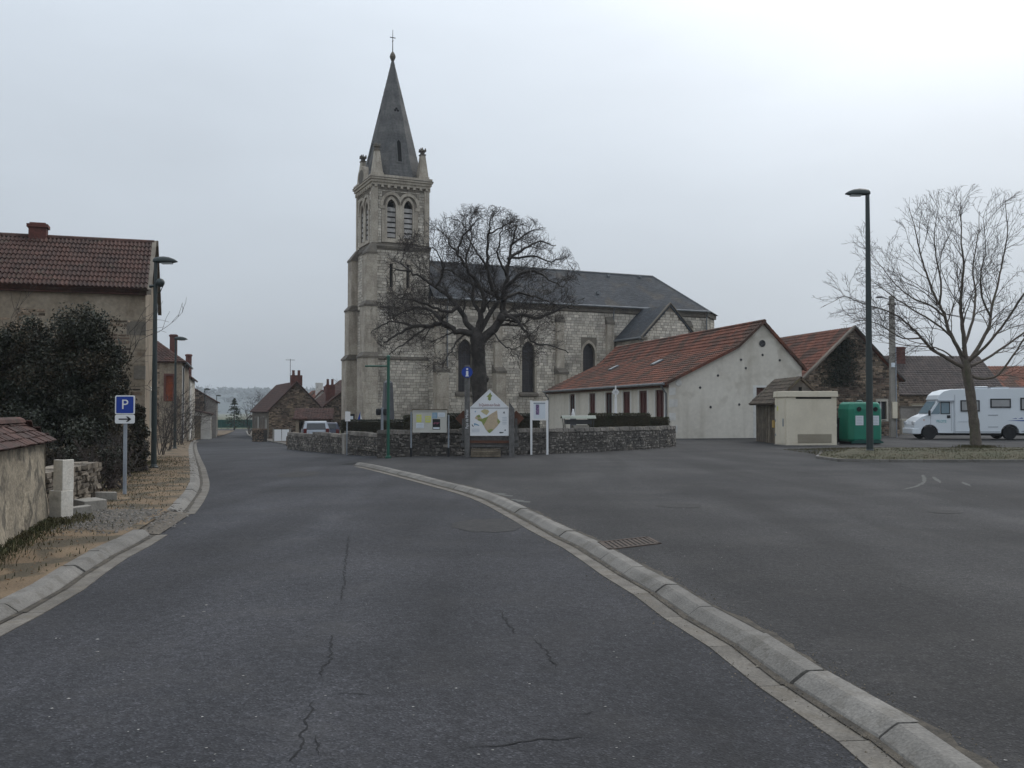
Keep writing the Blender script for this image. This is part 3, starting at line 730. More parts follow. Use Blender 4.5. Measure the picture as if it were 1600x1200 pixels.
def grit():
    rs = random.Random(23); mb = MB(); N_ = len(KRP) - 1
    for _ in range(5200):
        t = rs.random() ** 1.7 * min(N_, 24); i = int(t); p = KRP[i].lerp(KRP[i + 1], t - i); n = nr[i]; k = rs.random()
        if k < .55: s, z = rs.gauss(-.02, .03), ROAD_Z + .012
        elif k < .75: s, z = rs.gauss(-.24, .06), ROAD_Z + .006
        else: s, z = .235 + abs(rs.gauss(0, .07)), .002
        if -.0 < s < .2: continue
        q = p + n * s; r = rs.uniform(.002, .007) * (1.6 if rs.random() < .06 else 1)
        a = rs.random() * 6.283; mb.add([(q.x + r * math.cos(a + j * 2.09) * rs.uniform(.7, 1.4), q.y + r * math.sin(a + j * 2.09) * rs.uniform(.7, 1.4), z) for j in range(3)] + [(q.x, q.y, z + r)], [(0, 1, 3), (1, 2, 3), (2, 0, 3)])
    o = stuff(mb.build('grit', 'grit')); tag(o, 'brown grit and leaf crumbs gathered along the right kerb', 'grit')
    # earth washed against the back of the kerb, of uneven width
    m = MB(); rs = random.Random(31); pts = []
    for i in range(0, (min(N_, 22)) * 6):
        t = i / 6; k = int(t); p = KRP[k].lerp(KRP[k + 1], t - k); n = nr[k]; w = max(.006, .02 + .03 * math.sin(t * 2.3) + rs.gauss(0, .015)); a, b = p + n * .215, p + n * (.23 + w); pts.append((a, b))
    for (a, b), (c, d) in zip(pts, pts[1:]): m.add([(a.x, a.y, .004), (b.x, b.y, .0045), (d.x, d.y, .0045), (c.x, c.y, .004)], [(0, 1, 2, 3)])
    structure(m.build('kerb_dirt', 'joint_dirt'))
    m = MB(); pts = []
    for i in range(0, (min(N_, 22)) * 8):
        t = i / 8; k = int(t); p = KRP[k].lerp(KRP[k + 1], t - k); n = nr[k]; w = max(.0, .02 * math.sin(t * 1.7 + 1) + rs.gauss(0, .018)); a, b = p - n * (.205 + rs.uniform(0, .02)), p - n * (.245 + w); pts.append((a, b))
    for (a, b), (c, d) in zip(pts, pts[1:]): m.add([(a.x, a.y, ROAD_Z + .0105), (b.x, b.y, ROAD_Z + .005), (d.x, d.y, ROAD_Z + .005), (c.x, c.y, ROAD_Z + .0105)], [(0, 1, 2, 3)])
grit()

# ================================================================ CHURCH (local x along the nave, local y away from the square)
CH = thing('church', 'pale limestone church with tall stone spire and slate nave roof', 'church', (-11.63, 80.0, 0), math.atan2(.414, .91))
def church():
    rs = random.Random(21)
    fU, fN = (1, 0), (0, -1)                       # wall facing the square
    TW, TD = 4.9, 5.1; ZB = -1.4
    tower = MB(); stones = MB(); trim = MB(); caps = MB()
    # --- lower tower shaft
    sides = [((0, 0), (1, 0), (0, -1), TW), ((0, TD), (0, -1), (-1, 0), TD), ((TW, 0), (0, 1), (1, 0), TD), ((TW, TD), (-1, 0), (0, 1), TW)]
    def off(O, N, d): return (O[0] + N[0] * d, O[1] + N[1] * d)
    for k, (O, U, N, L) in enumerate(sides):
        P = off(O, N, .1); holes = []; hr = []
        if k in (0, 1):
            for a in ((1.55, 3.02) if k == 0 else (2.5,)):
                holes.append(rect(a - .14, a + .14, 11.9, 13.9)); hr.append((a - .38, a + .38, 11.5, 14.3))
        panel(tower, off(P, U, -.1), U, N, rect(0, L + .2, ZB, 15.2), [[(a + .1, z) for a, z in h] for h in holes], .4)
        for h in holes:
            a0, a1 = h[0][0], h[1][0]
            m = MB(); ring(m, P, U, N, h, rect(a0 - .24, a1 + .24, 11.5, 14.3), 0, .035); sw = m.build('slit_surround', 'church_trim', CH)
            m = MB(); plate(m, P, U, N, h, -.38); m.build('slit_window', 'void', sw)
        if k < 2:
            facing(stones, P, U, N, L, ZB, 5.8, hr, rs=rs); facing(stones, P, U, N, L, 6.05, 10.1, hr, rs=rs); facing(stones, P, U, N, L, 10.3, 15.0, hr, rs=rs)
            for z, h, d in ((5.82, .2, .14), (10.12, .16, .1)):
                m0, m1 = fr(U, N, P, -.05, z), fr(U, N, P, L + .05, z)
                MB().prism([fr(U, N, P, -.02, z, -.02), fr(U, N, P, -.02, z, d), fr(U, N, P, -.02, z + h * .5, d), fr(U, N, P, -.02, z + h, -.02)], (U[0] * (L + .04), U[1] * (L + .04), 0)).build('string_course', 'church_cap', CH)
    tower.build('tower_core', 'mortar', CH)
    # --- clasping corner buttresses, three stages with weathered caps
    for (cx, cy, sx, sy) in ((0, 0, -1, -1), (0, TD, -1, 1), (TW, TD, 1, 1)):
        b = MB(); bs = MB(); wl = []
        for z0, z1, c in ((ZB, 5.9, 1.1), (6.35, 10.2, .88), (10.65, 14.6, .66)):
            f = c * .75; i = .22
            x0, x1 = sorted((cx + sx * c, cx - sx * i)); y0, y1 = sorted((cy + sy * f, cy - sy * .8))
            b.b2(x0, x1, y0, y1, z0 - .4, z1)
            if sy < 0: facing(bs, (x0, y0), (1, 0), (0, -1), x1 - x0, max(z0, ZB), z1, ch=(.34, .42), sl=(.5, .8), depth=.014, jit=.004, rs=rs)
            if sx < 0: facing(bs, (x0, y1), (0, -1), (-1, 0), y1 - y0, max(z0, ZB), z1, ch=(.34, .42), sl=(.4, .8), depth=.014, jit=.004, rs=rs)
            c2 = {1.1: .88, .88: .66, .66: .12}[c]; f2 = c2 * .75; e = .07
            X0, X1 = sorted((cx + sx * (c + e), cx - sx * i)); Y0, Y1 = sorted((cy + sy * (f + e), cy - sy * .85))
            u0, u1 = sorted((cx + sx * c2, cx - sx * i)); v0, v1 = sorted((cy + sy * f2, cy - sy * .8)); zt = z1 + (.5 if c > .7 else 1.0)
            cp = MB(); wl.append(cp); cp.add([(X0, Y0, z1), (X1, Y0, z1), (X1, Y1, z1), (X0, Y1, z1), (X0, Y0, z1 + .14), (X1, Y0, z1 + .14), (X1, Y1, z1 + .14), (X0, Y1, z1 + .14), (u0, v0, zt), (u1, v0, zt), (u1, v1, zt), (u0, v1, zt)],
                   [(3, 2, 1, 0), (0, 1, 5, 4), (1, 2, 6, 5), (2, 3, 7, 6), (3, 0, 4, 7), (4, 5, 9, 8), (5, 6, 10, 9), (6, 7, 11, 10), (7, 4, 8, 11), (8, 9, 10, 11)])
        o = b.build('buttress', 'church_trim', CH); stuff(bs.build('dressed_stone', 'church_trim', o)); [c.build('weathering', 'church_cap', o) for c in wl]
    # --- belfry stage
    bz0, bz1 = 15.2, 20.5; bel = MB(); bst = MB(); louv_holes = []
    for k, (O, U, N, L) in enumerate(sides):
        mid = L / 2 - .12 if k == 0 else L / 2
        holes = [lancet(mid + s * .74, .76, 16.05, 18.75, .8) for s in (-1, 1)]
        panel(bel, O, U, N, rect(0, L, bz0, bz1), holes, .55)
        hr = [(mid - 1.62, mid + 1.62, 15.75, 18.9), (mid - 1.55, mid + 1.55, 18.9, 20.0), (0, .42, 15, 21), (L - .42, L, 15, 21)]
        facing(bst, O, U, N, L, 15.62, 20.1, hr, rs=rs, depth=.03)
        for sgn, h in zip((-1, 1), holes):
            hm = MB(); outer = lancet(mid + sgn * .74, 1.1, 16.05, 18.75, .8); outer = [(outer[0][0], 15.9), (outer[1][0], 15.9)] + outer[2:]
            ring(hm, O, U, N, h, outer, 0, .05)
            w = hm.build('opening_surround', 'church_trim', CH)
            lv = MB(); c = mid + sgn * .74
            m = MB(); plate(m, O, U, N, h, -.54); m.build('opening_back', 'void', w)
            for j in range(6):
                z = 16.15 + j * .44
                if k > 1 and j > 3: break
                l = MB(); p = [fr(U, N, O, c - .37, z + .0, -.06), fr(U, N, O, c - .37, z + .3, -.06), fr(U, N, O, c - .37, z + .42, -.4), fr(U, N, O, c - .37, z + .36, -.42)]
                l.prism(p, (U[0] * .74, U[1] * .74, 0)); l.build('louvre', 'louvre', w)
        # hood moulds: two round arches springing from the jambs
        hd = MB()
        for sgn in (-1, 1):
            cx = mid + sgn * .74; n = 9
            arc = [(cx + math.cos(math.pi * i / n) * .76, 18.78 + math.sin(math.pi * i / n) * .95) for i in range(n + 1)]
            arco = [(cx + math.cos(math.pi * i / n) * 1.0, 18.78 + math.sin(math.pi * i / n) * 1.2) for i in range(n + 1)]
            for i in range(n):
                a, b, c, d = arc[i], arc[i + 1], arco[i + 1], arco[i]
                if sgn < 0: a, b, c, d = [(min(p[0], mid), p[1]) for p in (a, b, c, d)]
                else: a, b, c, d = [(max(p[0], mid), p[1]) for p in (a, b, c, d)]
                hd.add([fr(U, N, O, *p, .0) for p in (a, b, c, d)] + [fr(U, N, O, *p, .13) for p in (a, b, c, d)], [(4, 5, 6, 7), (0, 1, 5, 4), (2, 3, 7, 6), (0, 4, 7, 3), (1, 2, 6, 5)])
        for a0, a1 in ((mid - 1.74, mid - 1.33), (mid + 1.33, mid + 1.74)):
            hd.prism([fr(U, N, O, a0, 18.5, 0), fr(U, N, O, a1, 18.5, 0), fr(U, N, O, a1, 18.78, 0), fr(U, N, O, a0, 18.78, 0)], (N[0] * .12, N[1] * .12, 0))
        hd.build('hood_mould', 'church_trim', CH)
        jm = MB()
        for a0, a1, z0, z1, d in ((mid - 1.6, mid - 1.3, 15.9, 18.5, .07), (mid + 1.3, mid + 1.6, 15.9, 18.5, .07), (mid - .19, mid + .19, 16.0, 18.9, .062), (mid - 1.6, mid + 1.6, 15.7, 15.9, .12)):
            jm.prism([fr(U, N, O, a0, z0, -.01), fr(U, N, O, a1, z0, -.01), fr(U, N, O, a1, z1, -.01), fr(U, N, O, a0, z1, -.01)], (N[0] * d, N[1] * d, 0))
        jm.build('jamb', 'church_trim', CH)
        # corner strips
        for a0, a1 in ((-.06, .4), (L - .4, L + .06)):
            st = MB(); st.prism([fr(U, N, O, a0, 15.6, -.01), fr(U, N, O, a1, 15.6, -.01), fr(U, N, O, a1, 20.3, -.01), fr(U, N, O, a0, 20.3, -.01)], (N[0] * .075, N[1] * .075, 0)); st.build('corner_strip', 'church_trim', CH)
        # string course below the belfry and dentils below the cornice
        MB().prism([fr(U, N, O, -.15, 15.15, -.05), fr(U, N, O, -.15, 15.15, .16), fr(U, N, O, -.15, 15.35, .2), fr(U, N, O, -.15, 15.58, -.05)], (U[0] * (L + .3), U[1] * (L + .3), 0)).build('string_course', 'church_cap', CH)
        for j in range(9):
            a = .2 + j * (L - .4) / 8; m = MB(); m.prism([fr(U, N, O, a - .11, 20.3, 0), fr(U, N, O, a + .11, 20.3, 0), fr(U, N, O, a + .11, 20.55, 0), fr(U, N, O, a - .11, 20.55, 0)], (N[0] * .2, N[1] * .2, 0)); m.build('dentil', 'church_trim', CH)
    bel.build('belfry_core', 'mortar', CH)
    stuff(bst.build('belfry_stone', 'church_stone', CH)); stuff(stones.build('tower_stone', 'church_stone', CH))
    
    co = MB(); e = .0
    for z0, z1, d in ((20.5, 20.72, .12), (20.72, 20.95, .22), (20.95, 21.08, .32), (21.08, 21.35, .26)):
        co.b2(-d, TW + d, -d, TD + d, z0, z1 - .002)
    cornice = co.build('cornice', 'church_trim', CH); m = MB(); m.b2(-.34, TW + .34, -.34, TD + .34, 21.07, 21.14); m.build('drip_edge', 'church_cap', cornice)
    # --- spire in courses
    cx, cy = TW / 2, TD / 2; sp = MB(); Z0, Z1, R0 = 21.3, 32.2, 2.5; n = 44
    for i in range(n):
        z0 = Z0 + (Z1 - Z0) * i / n; z1 = Z0 + (Z1 - Z0) * (i + .93) / n; j = rs.uniform(-.006, .006)
        def oc(z, ins=0.0):
            r = (R0 * (1 - (z - Z0) / (Z1 - Z0) * .965) - ins + j) / math.cos(math.pi / 8)
            return [(cx + r * math.cos(math.pi / 8 + k * math.pi / 4), cy + r * math.sin(math.pi / 8 + k * math.pi / 4), z) for k in range(8)]
        vs = oc(z0, .012) + oc(z0 + .012) + oc(z1 - .012) + oc(z1, .012); fs = []
        for b in (0, 8, 16): fs += [(b + k, b + (k + 1) % 8, b + 8 + (k + 1) % 8, b + 8 + k) for k in range(8)]
        sp.add(vs, fs)
    core = MB(); core.lathe([(R0 / math.cos(math.pi / 8) - .03, Z0), (.05, Z1)], (cx, cy, 0), 8)
    # (octagon turned so that a face looks at the square)
    core.v = [(cx + (x - cx) * math.cos(math.pi / 8) - (y - cy) * math.sin(math.pi / 8), cy + (x - cx) * math.sin(math.pi / 8) + (y - cy) * math.cos(math.pi / 8), z) for x, y, z in core.v]
    spire = core.build('spire', 'spire_stone', CH); sp.build('spire_course', 'spire_stone', spire)
    def on_face(ang, z, s, d):
        r = R0 * (1 - (z - Z0) / (Z1 - Z0) * .965) + d; c, q = math.cos(ang), math.sin(ang)
        return (cx + r * c - s * q, cy + r * q + s * c, z)
    for ang in (-math.pi / 2, math.pi):
        m = MB(); z0, z1, zt = 22.75, 24.5, 24.75
        P = [(-.17, z0), (.17, z0), (.17, z1), (0, zt), (-.17, z1)]; Q = [(-.27, z0 - .1), (.27, z0 - .1), (.27, z1), (0, zt + .16), (-.27, z1)]
        k = len(P); vs = [on_face(ang, z, s, .05) for s, z in P] + [on_face(ang, z, s, .05) for s, z in Q] + [on_face(ang, z, s, -.02) for s, z in Q]
        m.add(vs, [(i, (i + 1) % k, k + (i + 1) % k, k + i) for i in range(k)] + [(k + i, k + (i + 1) % k, 2 * k + (i + 1) % k, 2 * k + i) for i in range(k)])
        luc = m.build('lucarne', 'spire_stone', spire)
        m = MB(); m.add([on_face(ang, z, s, .012) for s, z in P], [tuple(range(k))]); m.build('lucarne_opening', 'void', spire)
        m = MB()
        for dx, dz in ((0, .11), (-.12, -.06), (.12, -.06)):
            m.add([on_face(ang, 27.5 + dz + .11 * math.sin(t * .785), dx + .11 * math.cos(t * .785), .02 + .004 * (dx != 0) * (1 if dx > 0 else 2)) for t in range(8)], [tuple(range(8))])
        m.build('trefoil', 'void', spire)
    fi = MB(); fi.lathe([(.1, 31.95), (.13, 32.15), (.22, 32.35), (.27, 32.5), (.22, 32.68), (.13, 32.85), (.06, 32.95)], (cx, cy, 0), 12); fi.build('finial', 'church_cap', spire)
    cr = MB(); cr.tube([(cx, cy, 32.9), (cx, cy, 34.9)], [.045, .02], 6); cr.box((cx, cy, 34.2), (.5, .05, .06)); cr.box((cx, cy, 33.9), (.05, .3, .05)); cr.build('cross', 'steel_dark', spire)
    # --- corner pinnacles
    for px in (0, 1):
        for py in (0, 1):
            x = .42 + px * (TW - .84); y = .42 + py * (TD - .84); m = MB()
            m.box((x, y, 21.42), (.95, .95, .26)); m.box((x, y, 22.5), (.85, .85, 1.95), 0, .48); p = m.build('pinnacle', 'church_trim', CH)
            m = MB(); m.box((x, y, 23.52), (.5, .5, .1)); m.box((x, y, 23.68), (.3, .3, .24)); m.box((x, y, 23.84), (.52, .52, .09))
            for a, b in ((-1, -1), (1, -1), (1, 1), (-1, 1)): m.box((x + a * .2, y + b * .2, 23.98), (.13, .13, .22), 0, .5)
            m.box((x, y, 24.03), (.17, .17, .32), 0, .3); m.build('crown', 'church_cap', p)
    # round-headed gable over the west cornice
    m = MB(); n = 12; c = (TD / 2 + .2)
    arc = [(-.3, c + 1.25 * math.cos(math.pi * i / n), 21.1 + 1.5 * math.sin(math.pi * i / n)) for i in range(n + 1)]
    m.prism(arc, (.55, 0, 0)); g = m.build('clock_gable', 'church_trim', CH)
    m = MB(); m.add([(-.31, c + .8 * math.cos(6.283 * i / 20), 21.65 + .62 * math.sin(6.283 * i / 20)) for i in range(20)], [tuple(range(20))]); m.build('clock_face', 'church_cap', g)

    # --- nave
    NW, E0, E1, ZE, ZR, cw = -1.2, TW, 32.9, 11.0, 14.75, 2.7
    nave = MB(); ns = MB()
    wins = [7.8, 13.8, 19.9]; holes = [lancet(a, 1.25, 3.15, 6.75, .55) for a in wins]
    panel(nave, (0, NW), fU, fN, rect(E0, E1, ZB, ZE), holes, .4)
    apse = [(E1, NW), (35.5, 1.15), (35.5, 4.25), (E1, 6.6), (E0, 6.6), (E0, NW)]
    for a, b in zip(apse, apse[1:]):
        U = Vector((b[0] - a[0], b[1] - a[1])); l = U.length; U = U / l; panel(nave, a, U, (U.y, -U.x), rect(0, l, ZB, ZE), [], .3)
    nave.build('nave_core', 'mortar', CH)
    hr = [(a - .8, a + .8, 2.95, 7.95) for a in wins]
    facing(ns, (0, NW), fU, fN, E1, ZB, ZE - .5, hr + [(-1, E0 + .0, -5, 30), (22.5, 28.4, -5, 8.2)], rs=rs)
    facing(ns, (E0, 0.0), (0, -1), (-1, 0), 1.2, ZB, ZE - .5, rs=rs)
    U = Vector((35.5 - E1, 1.15 - NW)); l = U.length; U /= l
    facing(ns, (E1, NW), U, (U.y, -U.x), l, ZB, ZE - .5, rs=rs)
    stuff(ns.build('nave_stone', 'church_stone', CH))
    for a, h in zip(wins, holes):
        m = MB(); ring(m, (0, NW), fU, fN, h, lancet(a, 1.62, 3.15, 6.75, .55), 0, .045); w = m.build('window', 'church_trim', CH)
        m = MB(); plate(m, (0, NW), fU, fN, h, -.36); m.build('pane', 'glass_church', w)
        m = MB()
        for z in (3.75, 4.35, 4.95, 5.55, 6.15, 6.75): m.b2(a - .62, a + .62, NW + .33, NW + .355, z, z + .03)
        for x in (-.2, .2): m.b2(a + x - .015, a + x + .015, NW + .325, NW + .35, 3.15, 7.2)
        m.build('window_bars', 'steel_dark', w)
        m = MB(); m.prism([fr(fU, fN, (0, NW), a - .92, 2.78, -.01), fr(fU, fN, (0, NW), a - .92, 2.78, .22), fr(fU, fN, (0, NW), a - .92, 2.98, .22), fr(fU, fN, (0, NW), a - .92, 3.14, -.01)], (1.84, 0, 0)); m.build('sill', 'church_cap', w)
    for u in (5.45, 10.8, 16.85, 22.0, 30.6):
        b = MB(); wl = []; bs = MB(); hw = .45 if u > 6 else .52
        b.b2(u - hw, u + hw, NW - .95, NW + .1, ZB, 4.75); b.b2(u - hw * .8, u + hw * .8, NW - .38, NW + .1, 4.7, 9.4)
        for x0, x1, d, z0, z1 in ((u - hw - .06, u + hw + .06, 1.02, 4.75, 5.5), (u - hw * .8 - .05, u + hw * .8 + .05, .45, 9.4, 10.15)):
            cp = MB(); wl.append(cp); cp.add([(x0, NW, z0), (x1, NW, z0), (x1, NW - d, z0), (x0, NW - d, z0), (x0, NW - d, z0 + .18), (x1, NW - d, z0 + .18), (x0, NW, z1), (x1, NW, z1)], [(0, 1, 2, 3), (3, 2, 5, 4), (4, 5, 7, 6), (0, 3, 4, 6), (1, 7, 5, 2)])
        o = b.build('buttress', 'church_trim', CH); [c.build('weathering', 'church_cap', o) for c in wl]
        facing(bs, (u - hw, NW - .95), fU, fN, 2 * hw, ZB, 4.7, ch=(.36, .44), sl=(.5, .9), depth=.012, jit=.004, rs=rs); facing(bs, (u - hw * .8, NW - .38), fU, fN, 1.6 * hw, 5.4, 9.4, ch=(.36, .44), sl=(.5, .9), depth=.012, jit=.004, rs=rs)
        stuff(bs.build('dressed_stone', 'church_trim', o))
    # sloped coping where nave meets tower
    m = MB(); m.prism([(E0 - .05, NW + .4, 11.2), (E0 - .05, NW - .35, 10.2), (E0 - .05, NW - .35, 9.9), (E0 - .05, NW + .4, 10.6)], (.55, 0, 0)); m.build('coping', 'church_trim', CH)
    m = MB(); m.b2(E0 - .1, E1 + .05, NW - .16, NW + .2, ZE - .5, ZE - .18); m.b2(E0 - .1, E1 + .1, NW - .3, NW + .2, ZE - .18, ZE)
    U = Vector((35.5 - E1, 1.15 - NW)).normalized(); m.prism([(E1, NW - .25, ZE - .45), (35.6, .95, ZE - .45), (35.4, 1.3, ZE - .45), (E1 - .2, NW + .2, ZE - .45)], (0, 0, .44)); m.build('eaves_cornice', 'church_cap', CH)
    m = MB(); m.tube([(E0, NW - .42, ZE + .02), (E1 + .1, NW - .42, ZE + .02)], .1, 8); m.build('rain_gutter', 'zinc', CH)
    for u in (6.15, 22.45, E1 - .1):
        m = MB(); m.tube([(u, NW - .4, ZE), (u, NW - .12, ZE - .5), (u, NW - .12, 0)], .06, 8); m.build('downpipe', 'zinc', CH)
    ev = .42; rf = MB(); rt = MB(); RE = 29.3
    A = [(E0, NW - ev, ZE - .02), (E1 + .2, NW - ev, ZE - .02), (RE, cw, ZR), (E0, cw, ZR)]
    rf.add(A, [(0, 1, 2, 3)]); back_ = [(E1 + .2, 6.6 + ev, ZE - .02), (E0, 6.6 + ev, ZE - .02), (E0, cw, ZR), (RE, cw, ZR)]; rf.add(back_, [(0, 1, 2, 3)])
    ap = [(E1 + .2, NW - ev, ZE - .02), (35.9, 1.0, ZE - .02), (35.9, 4.4, ZE - .02), (E1 + .2, 6.6 + ev, ZE - .02)]
    for a, b in zip(ap, ap[1:]): rf.add([a, b, (RE, cw, ZR)], [(0, 1, 2)])
    rf.add([(E0, NW, ZE - .3), (E0, 6.6, ZE - .3), (E0, cw, ZR)], [(0, 1, 2)])
    roof = rf.build('nave_roof', 'slate', CH)
    tiles(rt, A, .34, .2, 0, .012, 1, .004)
    for a, b in zip(ap, ap[1:]): tiles(rt, [a, b, (RE + .02, cw, ZR), (RE, cw, ZR)], .34, .2, 0, .012, 1)
    stuff(rt.build('slates', 'slate', roof))
    m = MB(); m.tube([(E0, cw, ZR + .02), (RE, cw, ZR + .02)], .09, 6); m.tube([(RE, cw, ZR + .02), (E1 + .2, NW - ev, ZE)], .06, 6); m.build('ridge_cap', 'zinc', roof)
    for u, t in ((24.0, .9), (27.6, .93), (21.5, .35)):
        y = NW - ev + (cw - NW + ev) * t; z = ZE + (ZR - ZE) * t; m = MB(); m.box((u, y, z + .12), (.3, .2, .22)); m.build('roof_vent', 'zinc', roof)
    # --- transept chapel with its own gable
    S0, S1, SF, SE, SR = 22.7, 28.2, -6.0, 8.1, 10.9; sm = (S0 + S1) / 2
    c = MB(); panel(c, (0, SF), fU, fN, [(S0, ZB), (S1, ZB), (S1, SE), (sm, SR - .1), (S0, SE)], [], .3)
    c.b2(S0 + .001, S1 - .001, SF + .001, NW, ZB, SE); c.build('chapel_core', 'mortar', CH)
    prof = lambda a: (SE + (SR - .1 - SE) * (1 - abs(a - (sm - S0)) / (sm - S0)))
    st = MB(); facing(st, (S0, SF), fU, fN, S1 - S0, 3, SR, prof=prof, rs=rs); facing(st, (S0, NW), (0, -1), (-1, 0), NW - SF, 3, SE - .3, rs=rs)
    stuff(st.build('chapel_stone', 'church_stone', CH))
    rf = MB(); rt = MB(); o = .28
    Lq = [(S0 - o, NW, SE - .25), (S0 - o, SF - .12, SE - .25), (sm, SF - .12, SR + .05), (sm, NW, SR + .05)]; Rq = [(S1 + o, SF - .12, SE - .25), (S1 + o, NW, SE - .25), (sm, NW, SR + .05), (sm, SF - .12, SR + .05)]
    slab(rf, Lq, .12); slab(rf, Rq, .12); tiles(rt, Lq, .34, .2, 0, .012, 1); tiles(rt, Rq, .34, .2, 0, .012, 1)
    r2 = rf.build('chapel_roof', 'slate', CH); stuff(rt.build('slates', 'slate', r2))
    m = MB()
    for q in (Lq, Rq):
        a = Vector(q[1] if q is Lq else q[0]); b = Vector((sm, SF - .12, SR + .05)); d = Vector((0, -.06, .06)); m.prism([a + d, b + d, b + d + Vector((0, .3, 0)), a + d + Vector((0, .3, 0))], (0, 0, .1))
    m.b2(S0 - .3, S0 + .3, SF - .2, SF + .3, SE - .35, SE - .12); m.build('verge_coping', 'church_cap', r2)
    m = MB(); m.tube([(S0 - .38, NW, SE - .22), (S0 - .38, SF - .1, SE - .22)], .09, 8); m.tube([(S0 - .38, SF + .3, SE - .25), (S0 - .1, SF - .1, SE - .6), (S0 + .1, SF - .1, 2)], .06, 8); m.build('rain_gutter', 'zinc', r2)
    m = MB(); m.b2(32.1, 32.6, NW - .1, NW + .1, 7.6, 8.9); m.build('vent_opening', 'void', CH)
church()

# ================================================================ BUILDINGS
def leaf_cloud(mb, pts, size, rs, flat_=0.35, n=1):
    for p in pts:
        for _ in range(n):
            s = size * rs.uniform(.6, 1.4); a = Vector((rs.gauss(0, 1), rs.gauss(0, 1), rs.gauss(0, 1))).normalized(); b = a.orthogonal().normalized(); c = a.cross(b)
            t = rs.random() * 6.283; u = b * math.cos(t) + c * math.sin(t); v = a.cross(u) * .62; p = Vector(p)
            mb.add([p - u * s, p + v * s * .8 + a * s * .12, p + u * s, p - v * s * .8 + a * s * .12], [(0, 1, 2, 3)])
def boxpart(name, mt, parent, x0, x1, y0, y1, z0, z1, bevel=0): return MB().b2(x0, x1, y0, y1, z0, z1).build(name, mt, parent, bevel=bevel)

